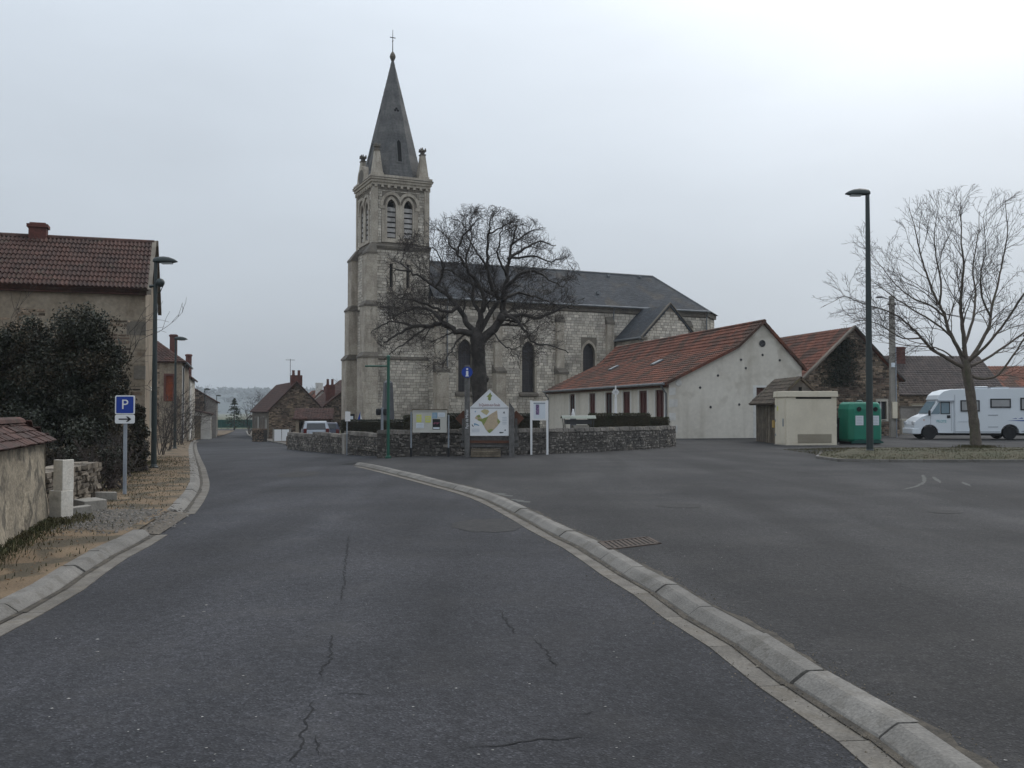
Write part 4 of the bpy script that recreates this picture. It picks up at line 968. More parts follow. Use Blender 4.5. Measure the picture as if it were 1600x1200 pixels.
# ---- village hall with red roof
HA = math.atan2(.235, .972)
HALL = thing('village_hall', 'cream rendered hall with orange tiled roof and tall red shuttered windows', 'hall', (8.66, 53.0, 0), HA)
def hall():
    L = 24.5; W = 8.15; prof = [(0, 3.1), (4.16, 5.1), (5.74, 6.5), (W, 4.05)]
    core = MB(); wl = [(.7, 1.95), (3.25, 4.5), (6.05, 7.3), (9.35, 10.6), (12.75, 14.0), (17.4, 18.65)]
    core_g = [(0, -.3), (W, -.3)] + [(a, z) for a, z in prof[::-1]]
    door = rect(5.3, 6.35, -.29, 2.85)
    panel(core, (0, 0), (1, 0), (0, -1), core_g, [[(5.3, 0.02), (6.35, .02), (6.35, 2.85), (5.3, 2.85)]], .2)
    U, N = (0, -1), (-1, 0)                                    # long wall, measured from its far end
    holes = [rect(L - b, L - a, .75, 2.72) for a, b in wl]
    panel(core, (0, L), U, N, rect(0, L, -.3, 3.1), holes, .14)
    core.add([(W, 0, -.3), (W, L, -.3), (W, L, 4.05), (W, 0, 4.05)], [(0, 1, 2, 3)])
    core.add([(0, L, -.3), (W, L, -.3)] + [(a, L, z) for a, z in prof[::-1]], [(0, 1, 2, 3, 4, 5)])
    core.build('wall', 'render_cream', HALL)
    for k, (a, b) in enumerate(wl):
        m = MB(); y0, y1 = a, b; w = MB(); w.b2(.11, .16, a + .04, b - .04, .78, 2.7); p = w.build('window', 'shutter_red' if k in (0, 1, 2, 4) else 'glass_dark', HALL)
        m.b2(.07, .12, a, a + .07, .75, 2.72); m.b2(.07, .12, b - .07, b, .75, 2.72); m.b2(.072, .115, a + .07, b - .07, 2.62, 2.72); m.b2(.072, .115, (a + b) / 2 - .03, (a + b) / 2 + .03, .75, 2.62); m.build('frame', 'shutter_red', p)
        s = MB(); s.b2(-.06, .1, a - .08, b + .08, .68, .75); s.build('sill', 'concrete', p)
        [MB().b2(-.012, .0, c_, c_ + .22, .75, 2.8).build('surround', 'render_white', p) for c_ in (b, a - .22)]
    d = boxpart('door', 'door_brown', HALL, 5.3, 6.35, .12, .17, .02, 2.85)
    for x in (5.33, 5.82, 6.24): boxpart('rail', 'door_brown', d, x, x + .08, .09, .12, .05, 2.82)
    sd = MB(); sd.b2(5.1, 5.3, -.012, .0, 0, 2.97); sd.b2(6.35, 6.55, -.012, 0, 0, 2.97); sd.b2(5.3, 6.35, -.012, 0, 2.85, 2.97); sd.build('surround', 'render_white', d)
    # roof: long slope with a flatter skirt, short slope behind
    rf = MB(); rt = MB(); o = .16; ov = .3
    pr = [(-ov, 3.1 - ov * .48 + .08), (4.16, 5.18), (5.74, 6.6), (W + .2, 4.05 - .12)]
    for (a, za), (b, zb) in zip(pr, pr[1:]):
        q = [(a, L + o, za), (a, -o, za), (b, -o, zb), (b, L + o, zb)] if b < 5.8 else [(b, -o, zb), (b, L + o, zb), (a, L + o, za), (a, -o, za)]
        slab(rf, q, .1); tiles(rt, q, .26, .36, .04, .055, 4, .004)
    r = rf.build('roof', 'tile_red', HALL); stuff(rt.build('roof_tiles', 'tile_red', r))
    for k in range(62):
        y = -o + (k + .5) * (L + 2 * o) / 62; m = MB(); n = 5; l = (L + 2 * o) / 62 * 1.06
        P = [(5.74 + .13 * math.cos(math.pi * i / n), y - l / 2, 6.6 + .12 * math.sin(math.pi * i / n)) for i in range(n + 1)]; m.prism(P, (0, l, 0)); m.build('ridge_tile', 'tile_red', r)
    for (a, za), (b, zb) in zip(pr, pr[1:]):
        n = max(2, round(math.hypot(b - a, zb - za) / .36))
        for k in range(n):
            t0, t1 = k / n, (k + 1.05) / n; m = MB()
            p0 = Vector((a + (b - a) * t0, -o - .03, za + (zb - za) * t0)); p1 = Vector((a + (b - a) * t1, -o - .03, za + (zb - za) * t1))
            m.prism([p0 + Vector((0, 0, -.12)), p1 + Vector((0, 0, -.12)), p1 + Vector((0, 0, .05)), p0 + Vector((0, 0, .075))], (0, .2, 0)); m.build('verge_tile', 'tile_red', r)
    for y, s in ((8.2, .5), (16.5, .5)):
        m = MB(); a = 2.45; z = 3.1 + .5 * a + .13
        sl = Vector((1, 0, .48)).normalized(); p0 = Vector((a, y, z - .0)); m.prism([p0, p0 + Vector((0, .62, 0)), p0 + Vector((0, .62, 0)) + sl * .75, p0 + sl * .75], (-.03, 0, .07)); k = m.build('roof_light', 'zinc', r)
        m = MB(); q = p0 + Vector((-.032, .07, .076)) + sl * .07; m.prism([q, q + Vector((0, .48, 0)), q + Vector((0, .48, 0)) + sl * .6, q + sl * .6], (-.002, 0, .006)); m.build('roof_light_pane', 'lens_clear', r)
    m = MB(); m.tube([(-ov - .08, L + o, 3.02), (-ov - .08, -o, 3.02)], .075, 8); m.build('rain_gutter', 'zinc', HALL)
    m = MB(); m.b2(-.2, -.001, 0, L, 2.84, 2.98); m.build('fascia', 'wood_brown', HALL)
    for y in (.25, L - .2):
        m = MB(); m.tube([(-ov - .08, y, 3.0), (-.25, y, 2.75), (-.07, y, 2.5), (-.07, y, 0)], .05, 8); m.build('downpipe', 'zinc', HALL)
    # quoins, anchor plates, round vent
    for k, (z, w) in enumerate(((.3, .5), (1.0, .4), (1.75, .52), (2.4, .4))): boxpart('quoin', 'render_white', HALL, .005, w, -.014, 0, z, z + .42)
    for px, py in ((1056, 599), (1091, 606), (1120, 587), (1108, 636), (1155, 632), (1166, 575), (1158, 562), (1194, 554), (1223, 562)):
        p = at(px, py, 54.0); dx, dy = p.x - 8.66, p.y - 53; a = (p.x - 8.66) / .972; m = MB()
        r_ = .075 if px != 1056 else .2
        m.lathe([(r_, 0), (r_ * .8, .03)], (0, 0, 0), 10); m.v = [(x + a, -z, y + p.z) for x, y, z in m.v]; m.build('anchor_plate', 'steel_dark' if px != 1056 else 'render_white', HALL)
    m = MB(); m.lathe([(.17, 0), (.2, .03), (.14, .05), (.13, .01)], (0, 0, 0), 14); m.v = [(x + 5.68, -z, y + 5.35) for x, y, z in m.v]; v = m.build('round_vent', 'steel_dark', HALL)
hall()

def gable_house(root, W, D, ze, zr, zb, wall, rooft, ridge='d', th=.3, tw=.26, over=.25, hip=0.0, apex=None, tile_amp=.03, tilek=True, face=None, windows=(), wm='mortar', amp=None, eave_l=None):
    """local: x along the front, y depth. ridge 'd' = gable on the front, 'u' = eaves on the front. windows: (a0,a1,z0,z1,kind) on the front or ('L'/'R', ...)"""
    ax = W / 2 if apex is None else apex; core = MB(); fs = [w for w in windows if w[0] == 'F']; Ls = [w for w in windows if w[0] == 'R']
    H = [rect(*w[1:5]) for w in fs]; HR = [rect(*w[1:5]) for w in Ls]
    rf = MB(); rt = MB(); o = over
    if ridge == 'd':
        front = [(0, zb), (W, zb), (W, ze), (ax, zr), (0, ze)] if hip == 0 else rect(0, W, zb, ze)
        panel(core, (0, 0), (1, 0), (0, -1), front, H, .18); panel(core, (W, 0), (0, 1), (1, 0), rect(0, D, zb, ze), HR, .18)
        panel(core, (0, D), (0, -1), (-1, 0), rect(0, D, zb, ze), [], .1); panel(core, (W, D), (-1, 0), (0, 1), [(0, zb), (W, zb), (W, ze), (W - ax, zr), (0, ze)], [], .1)
        kl, kr = (zr - ze) / ax, (zr - ze) / (W - ax); t = .07
        ql = [(-o, D + o, ze - o * kl + t), (-o, -o, ze - o * kl + t), (ax, -o + hip, zr + t), (ax, D + o, zr + t)]
        qr = [(W + o, -o, ze - o * kr + t), (W + o, D + o, ze - o * kr + t), (ax, D + o, zr + t), (ax, -o + hip, zr + t)]
        qs = [ql, qr]
        if hip: qs.append([(-o, -o, ze - o * kl + t), (W + o, -o, ze - o * kr + t), (ax + .01, -o + hip, zr + t), (ax, -o + hip, zr + t)])
    else:
        panel(core, (0, 0), (1, 0), (0, -1), rect(0, W, zb, ze), H, .18); ym = D / 2
        panel(core, (W, 0), (0, 1), (1, 0), [(0, zb), (D, zb), (D, ze), (ym, zr), (0, ze)], HR, .18)
        panel(core, (0, D), (0, -1), (-1, 0), [(0, zb), (D, zb), (D, ze), (D - ym, zr), (0, ze)], [], .1); panel(core, (W, D), (-1, 0), (0, 1), rect(0, W, zb, ze), [], .1)
        k = (zr - ze) / ym; t = .07
        qs = [[(-o, -o, ze - o * k + t), (W + o * .4, -o, ze - o * k + t), (W + o * .4, ym, zr + t), (-o, ym, zr + t)], [(W + o * .4, D + o, ze - o * k + t), (-o, D + o, ze - o * k + t), (-o, ym, zr + t), (W + o * .4, ym, zr + t)]]
    wallo = core.build('wall', wall, root)
    for q in qs: slab(rf, q, .09)
    r = rf.build('roof', rooft, root)
    if tilek:
        for q in qs: tiles(rt, q, tw, th, tile_amp, .03, 4, .005)
        stuff(rt.build('roof_tiles', rooft, r))
    for w in windows:
        a0, a1, z0, z1 = w[1:5]; kind = w[5]; m = MB()
        O, U, N = ((0, 0), (1, 0), (0, -1)) if w[0] == 'F' else ((W, 0), (0, 1), (1, 0))
        plate(m, O, U, N, rect(a0, a1, z0, z1), -.15); p = m.build('door' if kind.startswith('door') else 'window', {'w': 'glass_dark', 'door': 'door_brown', 'shut': 'shutter_red', 'doorv': 'void', 'doorw': 'render_white', 'bricked': 'brick_orange', 'shutw': 'render_white'}[kind], root)
        f = MB(); ring(f, O, U, N, rect(a0, a1, z0, z1), rect(a0 - .12, a1 + .12, z0 - (.12 if kind == 'w' else 0), z1 + .14), 0, .035); f.build('frame', 'render_pale' if kind != 'bricked' else 'brick', p)
        if kind == 'w':
            b = MB(); c = (a0 + a1) / 2; b.prism([fr(U, N, O, c - .03, z0, -.15), fr(U, N, O, c + .03, z0, -.15), fr(U, N, O, c + .03, z1, -.15), fr(U, N, O, c - .03, z1, -.15)], (N[0] * .03, N[1] * .03, 0)); b.build('glazing_bar', 'white_paint', p)
    return wallo, r

# ---- big house on the left, front slope of separate tiles
def big_house():
    a = R(18); W, D, ze, zr = 9.0, 6.0, 5.14, 6.9; U = Vector((math.cos(a), math.sin(a), 0)); c = Vector((-10.72, 28.0, 0)); O = c - U * W
    T = thing('old_house', 'old rendered house with brown tiled roof behind the ivy thicket', 'house', O, a)
    wallo, r = gable_house(T, W, D, ze, zr, -.4, 'render_old', 'tile_brown', 'u', over=.22, tilek=False, windows=[('R', 3.2, 4.0, 1.0, 2.2, 'w')])
    tile = MB(); tw, th = .235, .36; n = 8
    for k in range(n + 1):
        x = k / n * tw * .99; h = .055 * (.5 - .5 * math.cos(4 * math.pi * k / n)); tile.v += [(x, 0, h + .035), (x, th * 1.1, h), (x, 0, h * .2 - .006)]
    for k in range(n): i = 3 * k; tile.f += [(i, i + 3, i + 4, i + 1), (i + 2, i + 5, i + 3, i)]
    me = shared(tile, 'roof_tile', 'tile_brown'); sl = math.atan2(zr - ze, D / 2); S = math.hypot(zr - ze, D / 2) + .26; rows = round(S / th); rs = random.Random(1)
    k0 = (zr - ze) / (D / 2); y0, z0 = -.24, ze - .24 * k0 + .085; rest = MB()
    for i in range(rows):
        yy = y0 + math.cos(sl) * th * i; zz = z0 + math.sin(sl) * th * i
        for j in range(int((W + .25) / tw)):
            x = W + .06 - (j + 1) * tw
            if j < 24: inst('roof_tile', me, r, (x, yy, zz + rs.uniform(0, .006)), (sl + rs.gauss(0, .008), rs.gauss(0, .006), rs.gauss(0, .006)))
            else:
                M = Matrix.Translation((x, yy, zz)) @ Matrix.Rotation(sl, 4, 'X'); rest.add([M @ Vector(v) for v in tile.v], tile.f)
    stuff(rest.build('roof_tiles', 'tile_brown', r))
    for k in range(24):
        m = MB(); x = W + .08 - (k + 1) * .4; P = [(x, D / 2 + .14 * math.cos(math.pi * i / 5), zr + .05 + .12 * math.sin(math.pi * i / 5)) for i in range(6)]; m.prism(P, (.42, 0, 0)); m.build('ridge_tile', 'tile_brown', r)
    # eaves course of double tiles below the main slope and stone corbels
    ec = MB(); ec.b2(-.1, W + .04, -.13, .0, ze - .2, ze - .12); ec.build('eaves_course', 'tile_brown', wallo)
    v = MB(); kz = math.hypot(D / 2, zr - ze)
    v.prism([(W + .04, -.2, ze - .2 + .16), (W + .04, D / 2, zr + .16), (W + .04, D / 2, zr - .02), (W + .04, -.2, ze - .2)], (.12, 0, 0)); v.prism([(W + .1, D + .2, ze - .2 + .16), (W + .1, D / 2, zr + .16), (W + .1, D / 2, zr - .02), (W + .1, D + .2, ze - .2)], (.12, 0, 0)); v.build('verge', 'mortar', r)
    # patches where render has fallen, quoins on the corner
    st = MB(); rs2 = random.Random(4)
    for a0, z0_ in ((5.0, 4.1), (5.6, 4.25), (5.3, 3.8), (8.0, 4.0), (7.8, 3.5), (8.2, 3.1), (7.6, 2.4), (6.9, 3.9), (8.3, 2.0)):
        facing(st, (a0, 0), (1, 0), (0, -1), rs2.uniform(.4, .8), z0_, z0_ + rs2.uniform(.12, .3), ch=(.08, .13), sl=(.15, .35), depth=.012, rough=.012, rs=rs2)
    stuff(st.build('bare_stone', 'rubble', wallo))
    for k in range(11):
        w = .5 if k % 2 else .3; q = MB(); q.b2(W - w, W + .015, -.012, w if not k % 2 else .3, -.1 + k * .43, .3 + k * .43); q.build('quoin', 'render_old' if k % 3 else 'mortar', wallo)
    for z0_, a0 in ():
        q = MB(); q.prism([(a0 + .25 + .3 * math.cos(6.283 * i / 13) * rs2.uniform(.65, 1.15), -.014, z0_ + .19 + .2 * math.sin(6.283 * i / 13) * rs2.uniform(.65, 1.15)) for i in range(13)], (0, .02, 0)); q.build('render_patch', 'render_pale', wallo)
    q = MB(); p = at(60, 350, 31); chimney_box(q, (W - 3.3, D / 2), .5, .42, zr - .4, zr + .5); q.build('chimney', 'brick', r)
big_house()

# ---- row of houses down the left side of the road
RD = Vector((-.28, .96, 0)).normalized(); RU = Vector((RD.y, -RD.x, 0)); RA = math.atan2(RU.y, RU.x)
def row_house(name, label, px, Y, W, D, ze, zr, wall, roof, **k):
    c = at(px, 640, Y); c.z = 0; O = c - RU * W; T = thing(name, label, 'house', (O.x, O.y, 0), RA, None)
    g = gz(c.x, c.y); return T, gable_house(T, W, D, ze, zr, g - .6, wall, roof, 'd', **k)
T, (w_, r_) = row_house('terrace_house', 'hip roofed house with bricked-up window and tall brick chimney', 284, 68, 6.4, 11, 5.1, 7.5, 'render_old', 'tile_brown', hip=2.6, windows=[('F', 5.3, 5.8, 2.2, 4.0, 'bricked'), ('R', 2, 2.9, 2.6, 4.2, 'shutw'), ('R', 6, 7, -.7, 1.4, 'door'), ('R', 8, 8.9, .4, 1.8, 'w')])
bk = MB(); facing(bk, (0, .15), (1, 0), (0, -1), 5.8, 2.2, 4.0, holes=[(-1, 5.3, 0, 9)], ch=(.075, .085), sl=(.2, .24), depth=.03, jit=.008, gap=.016); stuff(bk.build('bricks', 'brick_orange', w_))
m = MB(); m.b2(6.32, 6.42, .02, 3.2, -.5, 4.7); m.build('limewash_panel', 'render_white', w_)
m = MB(); chimney_box(m, (5.7, 2.0), .5, .6, 4.8, 7.05); m.build('chimney', 'brick', r_)
st = MB(); facing(st, (0, 0), (1, 0), (0, -1), 4.9, -1.0, 5.0, ch=(.14, .24), sl=(.2, .5), depth=.02, rough=.02); stuff(st.build('rubble_stone', 'rubble', w_))
m = MB(); m.tube([(6.68, .3, 4.95), (6.68, 10.8, 4.95)], .08, 6); m.build('rain_gutter', 'zinc', r_)
m = MB(); m.tube([(6.68, .2, 4.9), (6.5, .1, 4.5), (6.47, .05, -.8)], .05, 6); m.build('downpipe', 'steel_dark', w_)
T, (w_, r_) = row_house('terrace_house', 'cream fronted house with slim round chimney in the left terrace', 296.5, 80.5, 6.0, 11, 4.35, 6.6, 'render_pale', 'tile_brown', windows=[('R', 1.6, 2.5, 1.4, 3.2, 'shutw'), ('R', 5, 6, -1.0, 1.1, 'door'), ('R', 8, 8.9, .4, 1.8, 'w')])
m = MB(); m.lathe([(.26, 3.6), (.26, 6.4), (.32, 6.42), (.32, 6.55), (.2, 6.6)], (5.62, 6.3, 0), 10); m.build('chimney', 'brick', r_)
m = MB(); m.b2(5.92, 6.02, .02, 4.4, -1.2, 3.9); m.build('limewash_panel', 'render_white', w_)
T, (w_, r_) = row_house('terrace_house', 'low brown stone house closing the left terrace', 338, 103, 7.5, 12, 2.45, 4.7, 'render_grey', 'tile_brown', windows=[('R', 3, 4, -.5, .9, 'w'), ('R', 7, 8, -1.3, .7, 'door')])
st = MB(); facing(st, (0, 0), (1, 0), (0, -1), 6.3, -1.5, 4.7, ch=(.18, .3), sl=(.25, .6), depth=.03, rough=.02, prof=lambda a: 2.45 + 2.25 * (1 - abs(a - 3.75) / 3.75)); stuff(st.build('rubble_stone', 'rubble', w_))
T, (w_, r_) = row_house('roadside_outhouse', 'small whitewashed outhouse with red lean-to roof beside the road', 329, 94, 3.0, 6, 1.15, 1.75, 'render_white', 'tile_brown', apex=.3, windows=[('R', 1.2, 2.0, -1.3, .5, 'door'), ('R', 3.4, 4.2, -.4, .5, 'w')])
m = MB(); m.b2(.05, 2.1, -.03, 0, -1.5, 1.0); m.build('plank_panel', 'wood_old', w_)

# ---- cottages right of the road, below the church
def cottage(name, label, O, ang, W, D, ze, zr, wall, roof, seed, stone=True, **k):
    T = thing(name, label, 'house', (O[0], O[1], 0), ang); zb = gz(O[0], O[1]) - .6
    w, r = gable_house(T, W, D, ze, zr, zb, wall, roof, 'd', **k)
    if stone:
        ax = k.get('apex', None) or W / 2; rs = random.Random(seed); st = MB()
        prof = lambda a: ze + (zr - ze) * (a / ax if a < ax else (W - a) / (W - ax))
        facing(st, (0, 0), (1, 0), (0, -1), W, zb, zr, ch=(.09, .17), sl=(.12, .36), depth=.03, jit=.018, rough=.022, prof=prof, rs=rs, holes=[(w_[1] - .15, w_[2] + .15, w_[3], w_[4] + .15) for w_ in k.get('windows', ()) if w_[0] == 'F'])
        stuff(st.build('rubble_stone', 'rubble', w))
    return T, w, r
SU = Vector((.93, .36, 0)).normalized(); SA = math.atan2(SU.y, SU.x)
c0 = at(420, 640, 95.0)
T, w_, r_ = cottage('stone_cottage', 'brown rubble stone cottage with twin chimney pots at the bend', (c0.x, c0.y), SA, 5.4, 15, 1.55, 4.35, 'mortar', 'tile_brown', 31)
m = MB(); m.b2(2.2, 3.3, .2, .8, 4.0, 5.05); p = m.build('chimney', 'brick', r_)
for x in (2.45, 3.0):
    m = MB(); m.lathe([(.15, 5.05), (.13, 5.5), (.16, 5.55)], (x, .5, 0), 8); m.build('chimney_pot', 'brick', p)
m = MB(); m.tube([(2.2, .9, 4.2), (2.2, .9, 6.7)], .03, 5); m.box((2.2, .9, 6.6), (.9, .04, .04)); m.build('aerial', 'steel_dark', r_)
lw = MB()
for k, (y0, y1, z0, z1, mt) in enumerate(((1.2, 2.0, -1.0, .6, 'render_white'), (3.2, 4.0, -1.2, .8, 'door_brown'), (5.5, 6.3, -.4, .7, 'shutter_red'), (8, 9, -1.2, .8, 'render_white'), (11, 11.8, -.4, .7, 'glass_dark'))):
    m = MB(); m.b2(-.05, .02, y0, y1, z0, z1); o = m.build('window' if k in (2, 4) else 'door', mt, T)
    m = MB(); m.b2(-.09, 0, y0 - .12, y0, z0, z1 + .12); m.b2(-.09, 0, y1, y1 + .12, z0, z1 + .12); m.b2(-.09, 0, y0, y1, z1, z1 + .12); m.build('frame', 'concrete', o)
c1 = at(497, 640, 99.0)
T, w_, r_ = cottage('red_roofed_house', 'dark stone house with red roof half hidden behind the church tower', (c1.x, c1.y), SA, 8.5, 10, 1.5, 4.9, 'mortar_dark', 'tile_brown', 32)
m = MB(); m.b2(1.0, 1.9, .9, 1.5, 2.4, 4.2); p = m.build('chimney', 'brick', r_)
for x in (1.2, 1.68):
    m = MB(); m.lathe([(.15, 4.2), (.12, 4.75), (.15, 4.8)], (x, 1.2, 0), 8); m.build('chimney_pot', 'brick', p)
c2 = at(482, 640, 128.0)
T, w_, r_ = cottage('white_gabled_house', 'white gabled house with red roof beyond the cottages', (c2.x, c2.y), SA, 3.6, 8, 2.3, 4.2, 'render_white', 'tile_red', 33, stone=False)
m = MB(); chimney_box(m, (1.5, .6), .9, .5, 3.2, 5.2); m.build('chimney', 'render_white', r_)
m = MB(); chimney_box(m, (2.9, 3.0), .7, .5, 3.2, 4.8); m.build('chimney', 'brick', r_)
# lean-to shed in front of the cottages
c3 = at(462, 640, 76.0)
LS = thing('lean_to_shed', 'open lean-to shed with sagging brown tiled roof behind the parked cars', 'shed', (c3.x, c3.y, gz(c3.x, c3.y)), R(8))
rf = MB(); rt = MB(); q = [(-.2, -.2, 1.75), (2.9, -.2, 1.75), (2.9, 2.2, 2.6), (-.2, 2.2, 2.6)]; slab(rf, q, .08); r_ = rf.build('roof', 'tile_brown', LS); tiles(rt, q, .22, .28, .03, .025, 4, .008); stuff(rt.build('roof_tiles', 'tile_brown', r_))
boxpart('wall', 'render_old', LS, 0, .25, 0, 2.1, -.3, 1.85); boxpart('wall', 'mortar_dark', LS, 2.5, 2.75, 0, 2.1, -.3, 1.85); boxpart('back_wall', 'mortar_dark', LS, .25, 2.5, 1.9, 2.1, -.3, 2.3)
for x in (.9, 1.8): boxpart('post', 'wood_old', LS, x, x + .14, .02, .16, -.3, 1.75)
boxpart('beam', 'wood_old', LS, -.1, 2.8, 0, .18, 1.55, 1.7)
# far white house at the end of the road
c4 = at(380, 640, 165.0)
T, w_, r_ = cottage('distant_house', 'tiny pale house beyond the conifer at the end of the road', (c4.x, c4.y), R(5), 2.6, 4, -.6, .6, 'render_white', 'tile_brown', 34, stone=False, tilek=False)

# ---- ivy-covered barn gable right of the hall
IU = Vector((.975, .22, 0)).normalized(); IA = math.atan2(IU.y, IU.x)
c5 = at(1256, 640, 58.0)
T, w_, r_ = cottage('stone_barn', 'rubble stone barn with orange roof and ivy on its gable', (c5.x, c5.y), IA, 6.5, 10, 3.55, 6.6, 'mortar', 'tile_red', 41, apex=3.35, windows=[('F', 5.0, 5.6, 1.0, 2.1, 'w')])
iv = MB(); rs = random.Random(6); pts = []
for _ in range(5200):
    t = rs.random(); x = 2.5 + rs.gauss(0, .62) - .25 * t; z = 3.0 + 2.9 * rs.random() ** .9
    if z < 3.55 + 3.05 * min(x / 3.35, (6.5 - x) / 3.15) - .05: pts.append((x, -.06 - abs(rs.gauss(0, .1)), z))
leaf_cloud(iv, pts, .055, rs); o = stuff(iv.build('ivy', 'leaf_dark', w_))
m = MB(); k = (6.6 - 3.55) / 3.35; m.prism([(-.3, -.32, 3.55 - .3 * k + .14), (3.35, -.32, 6.74), (3.35, -.32, 6.6), (-.3, -.32, 3.55 - .3 * k)], (0, .3, 0)); m.build('verge', 'mortar', r_)
m = MB(); k2 = (6.6 - 3.55) / 3.15; m.prism([(6.75, -.32, 3.55 - .25 * k2 + .13), (3.35, -.32, 6.74), (3.35, -.32, 6.62), (6.75, -.32, 3.55 - .25 * k2)], (0, .3, 0)); m.build('verge', 'mortar_dark', r_)
m = MB(); m.b2(3.9, 5.0, -.045, 0, 0, 1.9); m.build('render_patch', 'render_grey', w_)
# ---- dark roofed farmhouse and low yard wall behind the motorhome
c6 = at(1398, 640, 74.0)
T = thing('farmhouse', 'long low house with dark roof and brick chimney behind the motorhome', 'house', (c6.x, c6.y, 0), R(4))
w_, r_ = gable_house(T, 9.0, 8, 2.85, 5.9, -.3, 'render_old', 'tile_dark', 'u', windows=[('F', 1.5, 2.2, .9, 1.8, 'w'), ('F', 4.5, 5.4, .2, 2.1, 'door')])
st = MB(); facing(st, (0, 0), (1, 0), (0, -1), 9, 0, 2.7, ch=(.14, .24), sl=(.2, .5), depth=.025, rough=.02, holes=[(1.2, 2.5, .7, 2.1), (4.2, 5.7, 0, 2.3)]); stuff(st.build('rubble_stone', 'rubble', w_))
m = MB(); chimney_box(m, (1.9, 3.4), 1.0, .7, 4.6, 6.65); ch_ = m.build('chimney', 'brick', r_)
m = MB(); m.prism([(1.3, 2.95, 4.95), (2.5, 2.95, 4.95), (2.9, 2.1, 4.32), (2.3, 2.1, 4.32)], (0, 0, .16)); m.build('flashing', 'mortar', r_)
c7 = at(1515, 640, 84.0)
T = thing('tiled_house', 'house with old red tiled roof behind the motorhome roof', 'house', (c7.x, c7.y, 0), R(-2))
gable_house(T, 14, 8, 3.2, 5.5, -.3, 'render_old', 'tile_red', 'u', windows=[('F', 2, 2.9, .9, 2.0, 'w'), ('F', 6, 7, .1, 2.1, 'door'), ('F', 9, 9.9, .9, 2.0, 'w')])
c8 = at(1407, 640, 62.5)
T = thing('yard_wall', 'stained rendered yard wall in front of the dark roofed house', 'wall', (c8.x, c8.y, 0), R(2))
m = MB(); m.b2(0, 10, 0, .35, -.3, 1.75); m.build('wall', 'render_grey', T, bevel=.03); m = MB(); m.b2(-.03, 10.03, -.05, .4, 1.75, 1.85); m.build('coping', 'mortar', T)
m = MB(); m.b2(-.1, .75, -.35, .0, -.3, 1.0); m.build('plinth', 'render_pale', T, bevel=.05)
# ---- little shed with timber posts beside the transformer
SH = thing('timber_shed', 'small shed with mossy old roof and weathered plank side', 'shed', (12.35, 44.7, 0))
rf = MB(); rt = MB(); ql = [(-.28, 4.3, 1.88), (-.28, -.25, 1.88), (1.05, -.25, 3.14), (1.05, 4.3, 3.14)]; qr = [(2.4, -.25, 1.88), (2.4, 4.3, 1.88), (1.05, 4.3, 3.14), (1.05, -.25, 3.14)]
for q in (ql, qr): slab(rf, q, .09); tiles(rt, q, .18, .26, .02, .022, 2, .01)
r_ = rf.build('roof', 'tile_old', SH); stuff(rt.build('roof_tiles', 'tile_old', r_))
m = MB(); m.prism([(.05, 0, -.2), (2.1, 0, -.2), (2.1, 0, 2.05), (1.05, 0, 3.0), (.05, 0, 2.05)], (0, .15, 0)); w_ = m.build('gable_wall', 'render_grey', SH); boxpart('gable_vent', 'void', SH, 1.0, 1.14, -.02, 0, 2.45, 2.65)
m = MB(); m.b2(.12, .2, .2, 4.1, -.2, 2.0); m.build('inner_wall', 'wood_brown', SH); m = MB(); m.b2(1.95, 2.1, .15, 4.1, -.2, 2.0); m.build('side_wall', 'render_grey', SH); m = MB(); m.b2(.2, 1.95, 3.95, 4.1, -.2, 2.4); m.build('back_wall', 'render_grey', SH)
rs = random.Random(12); y = .16
while y < 4.0:
    w = rs.uniform(.12, .2); m = MB(); d = rs.uniform(0, .03); m.b2(.03 + d, .1 + d, y, y + w, -.1, rs.uniform(1.85, 1.98)); m.build('plank', 'wood_old', SH); y += w + rs.uniform(.04, .13)

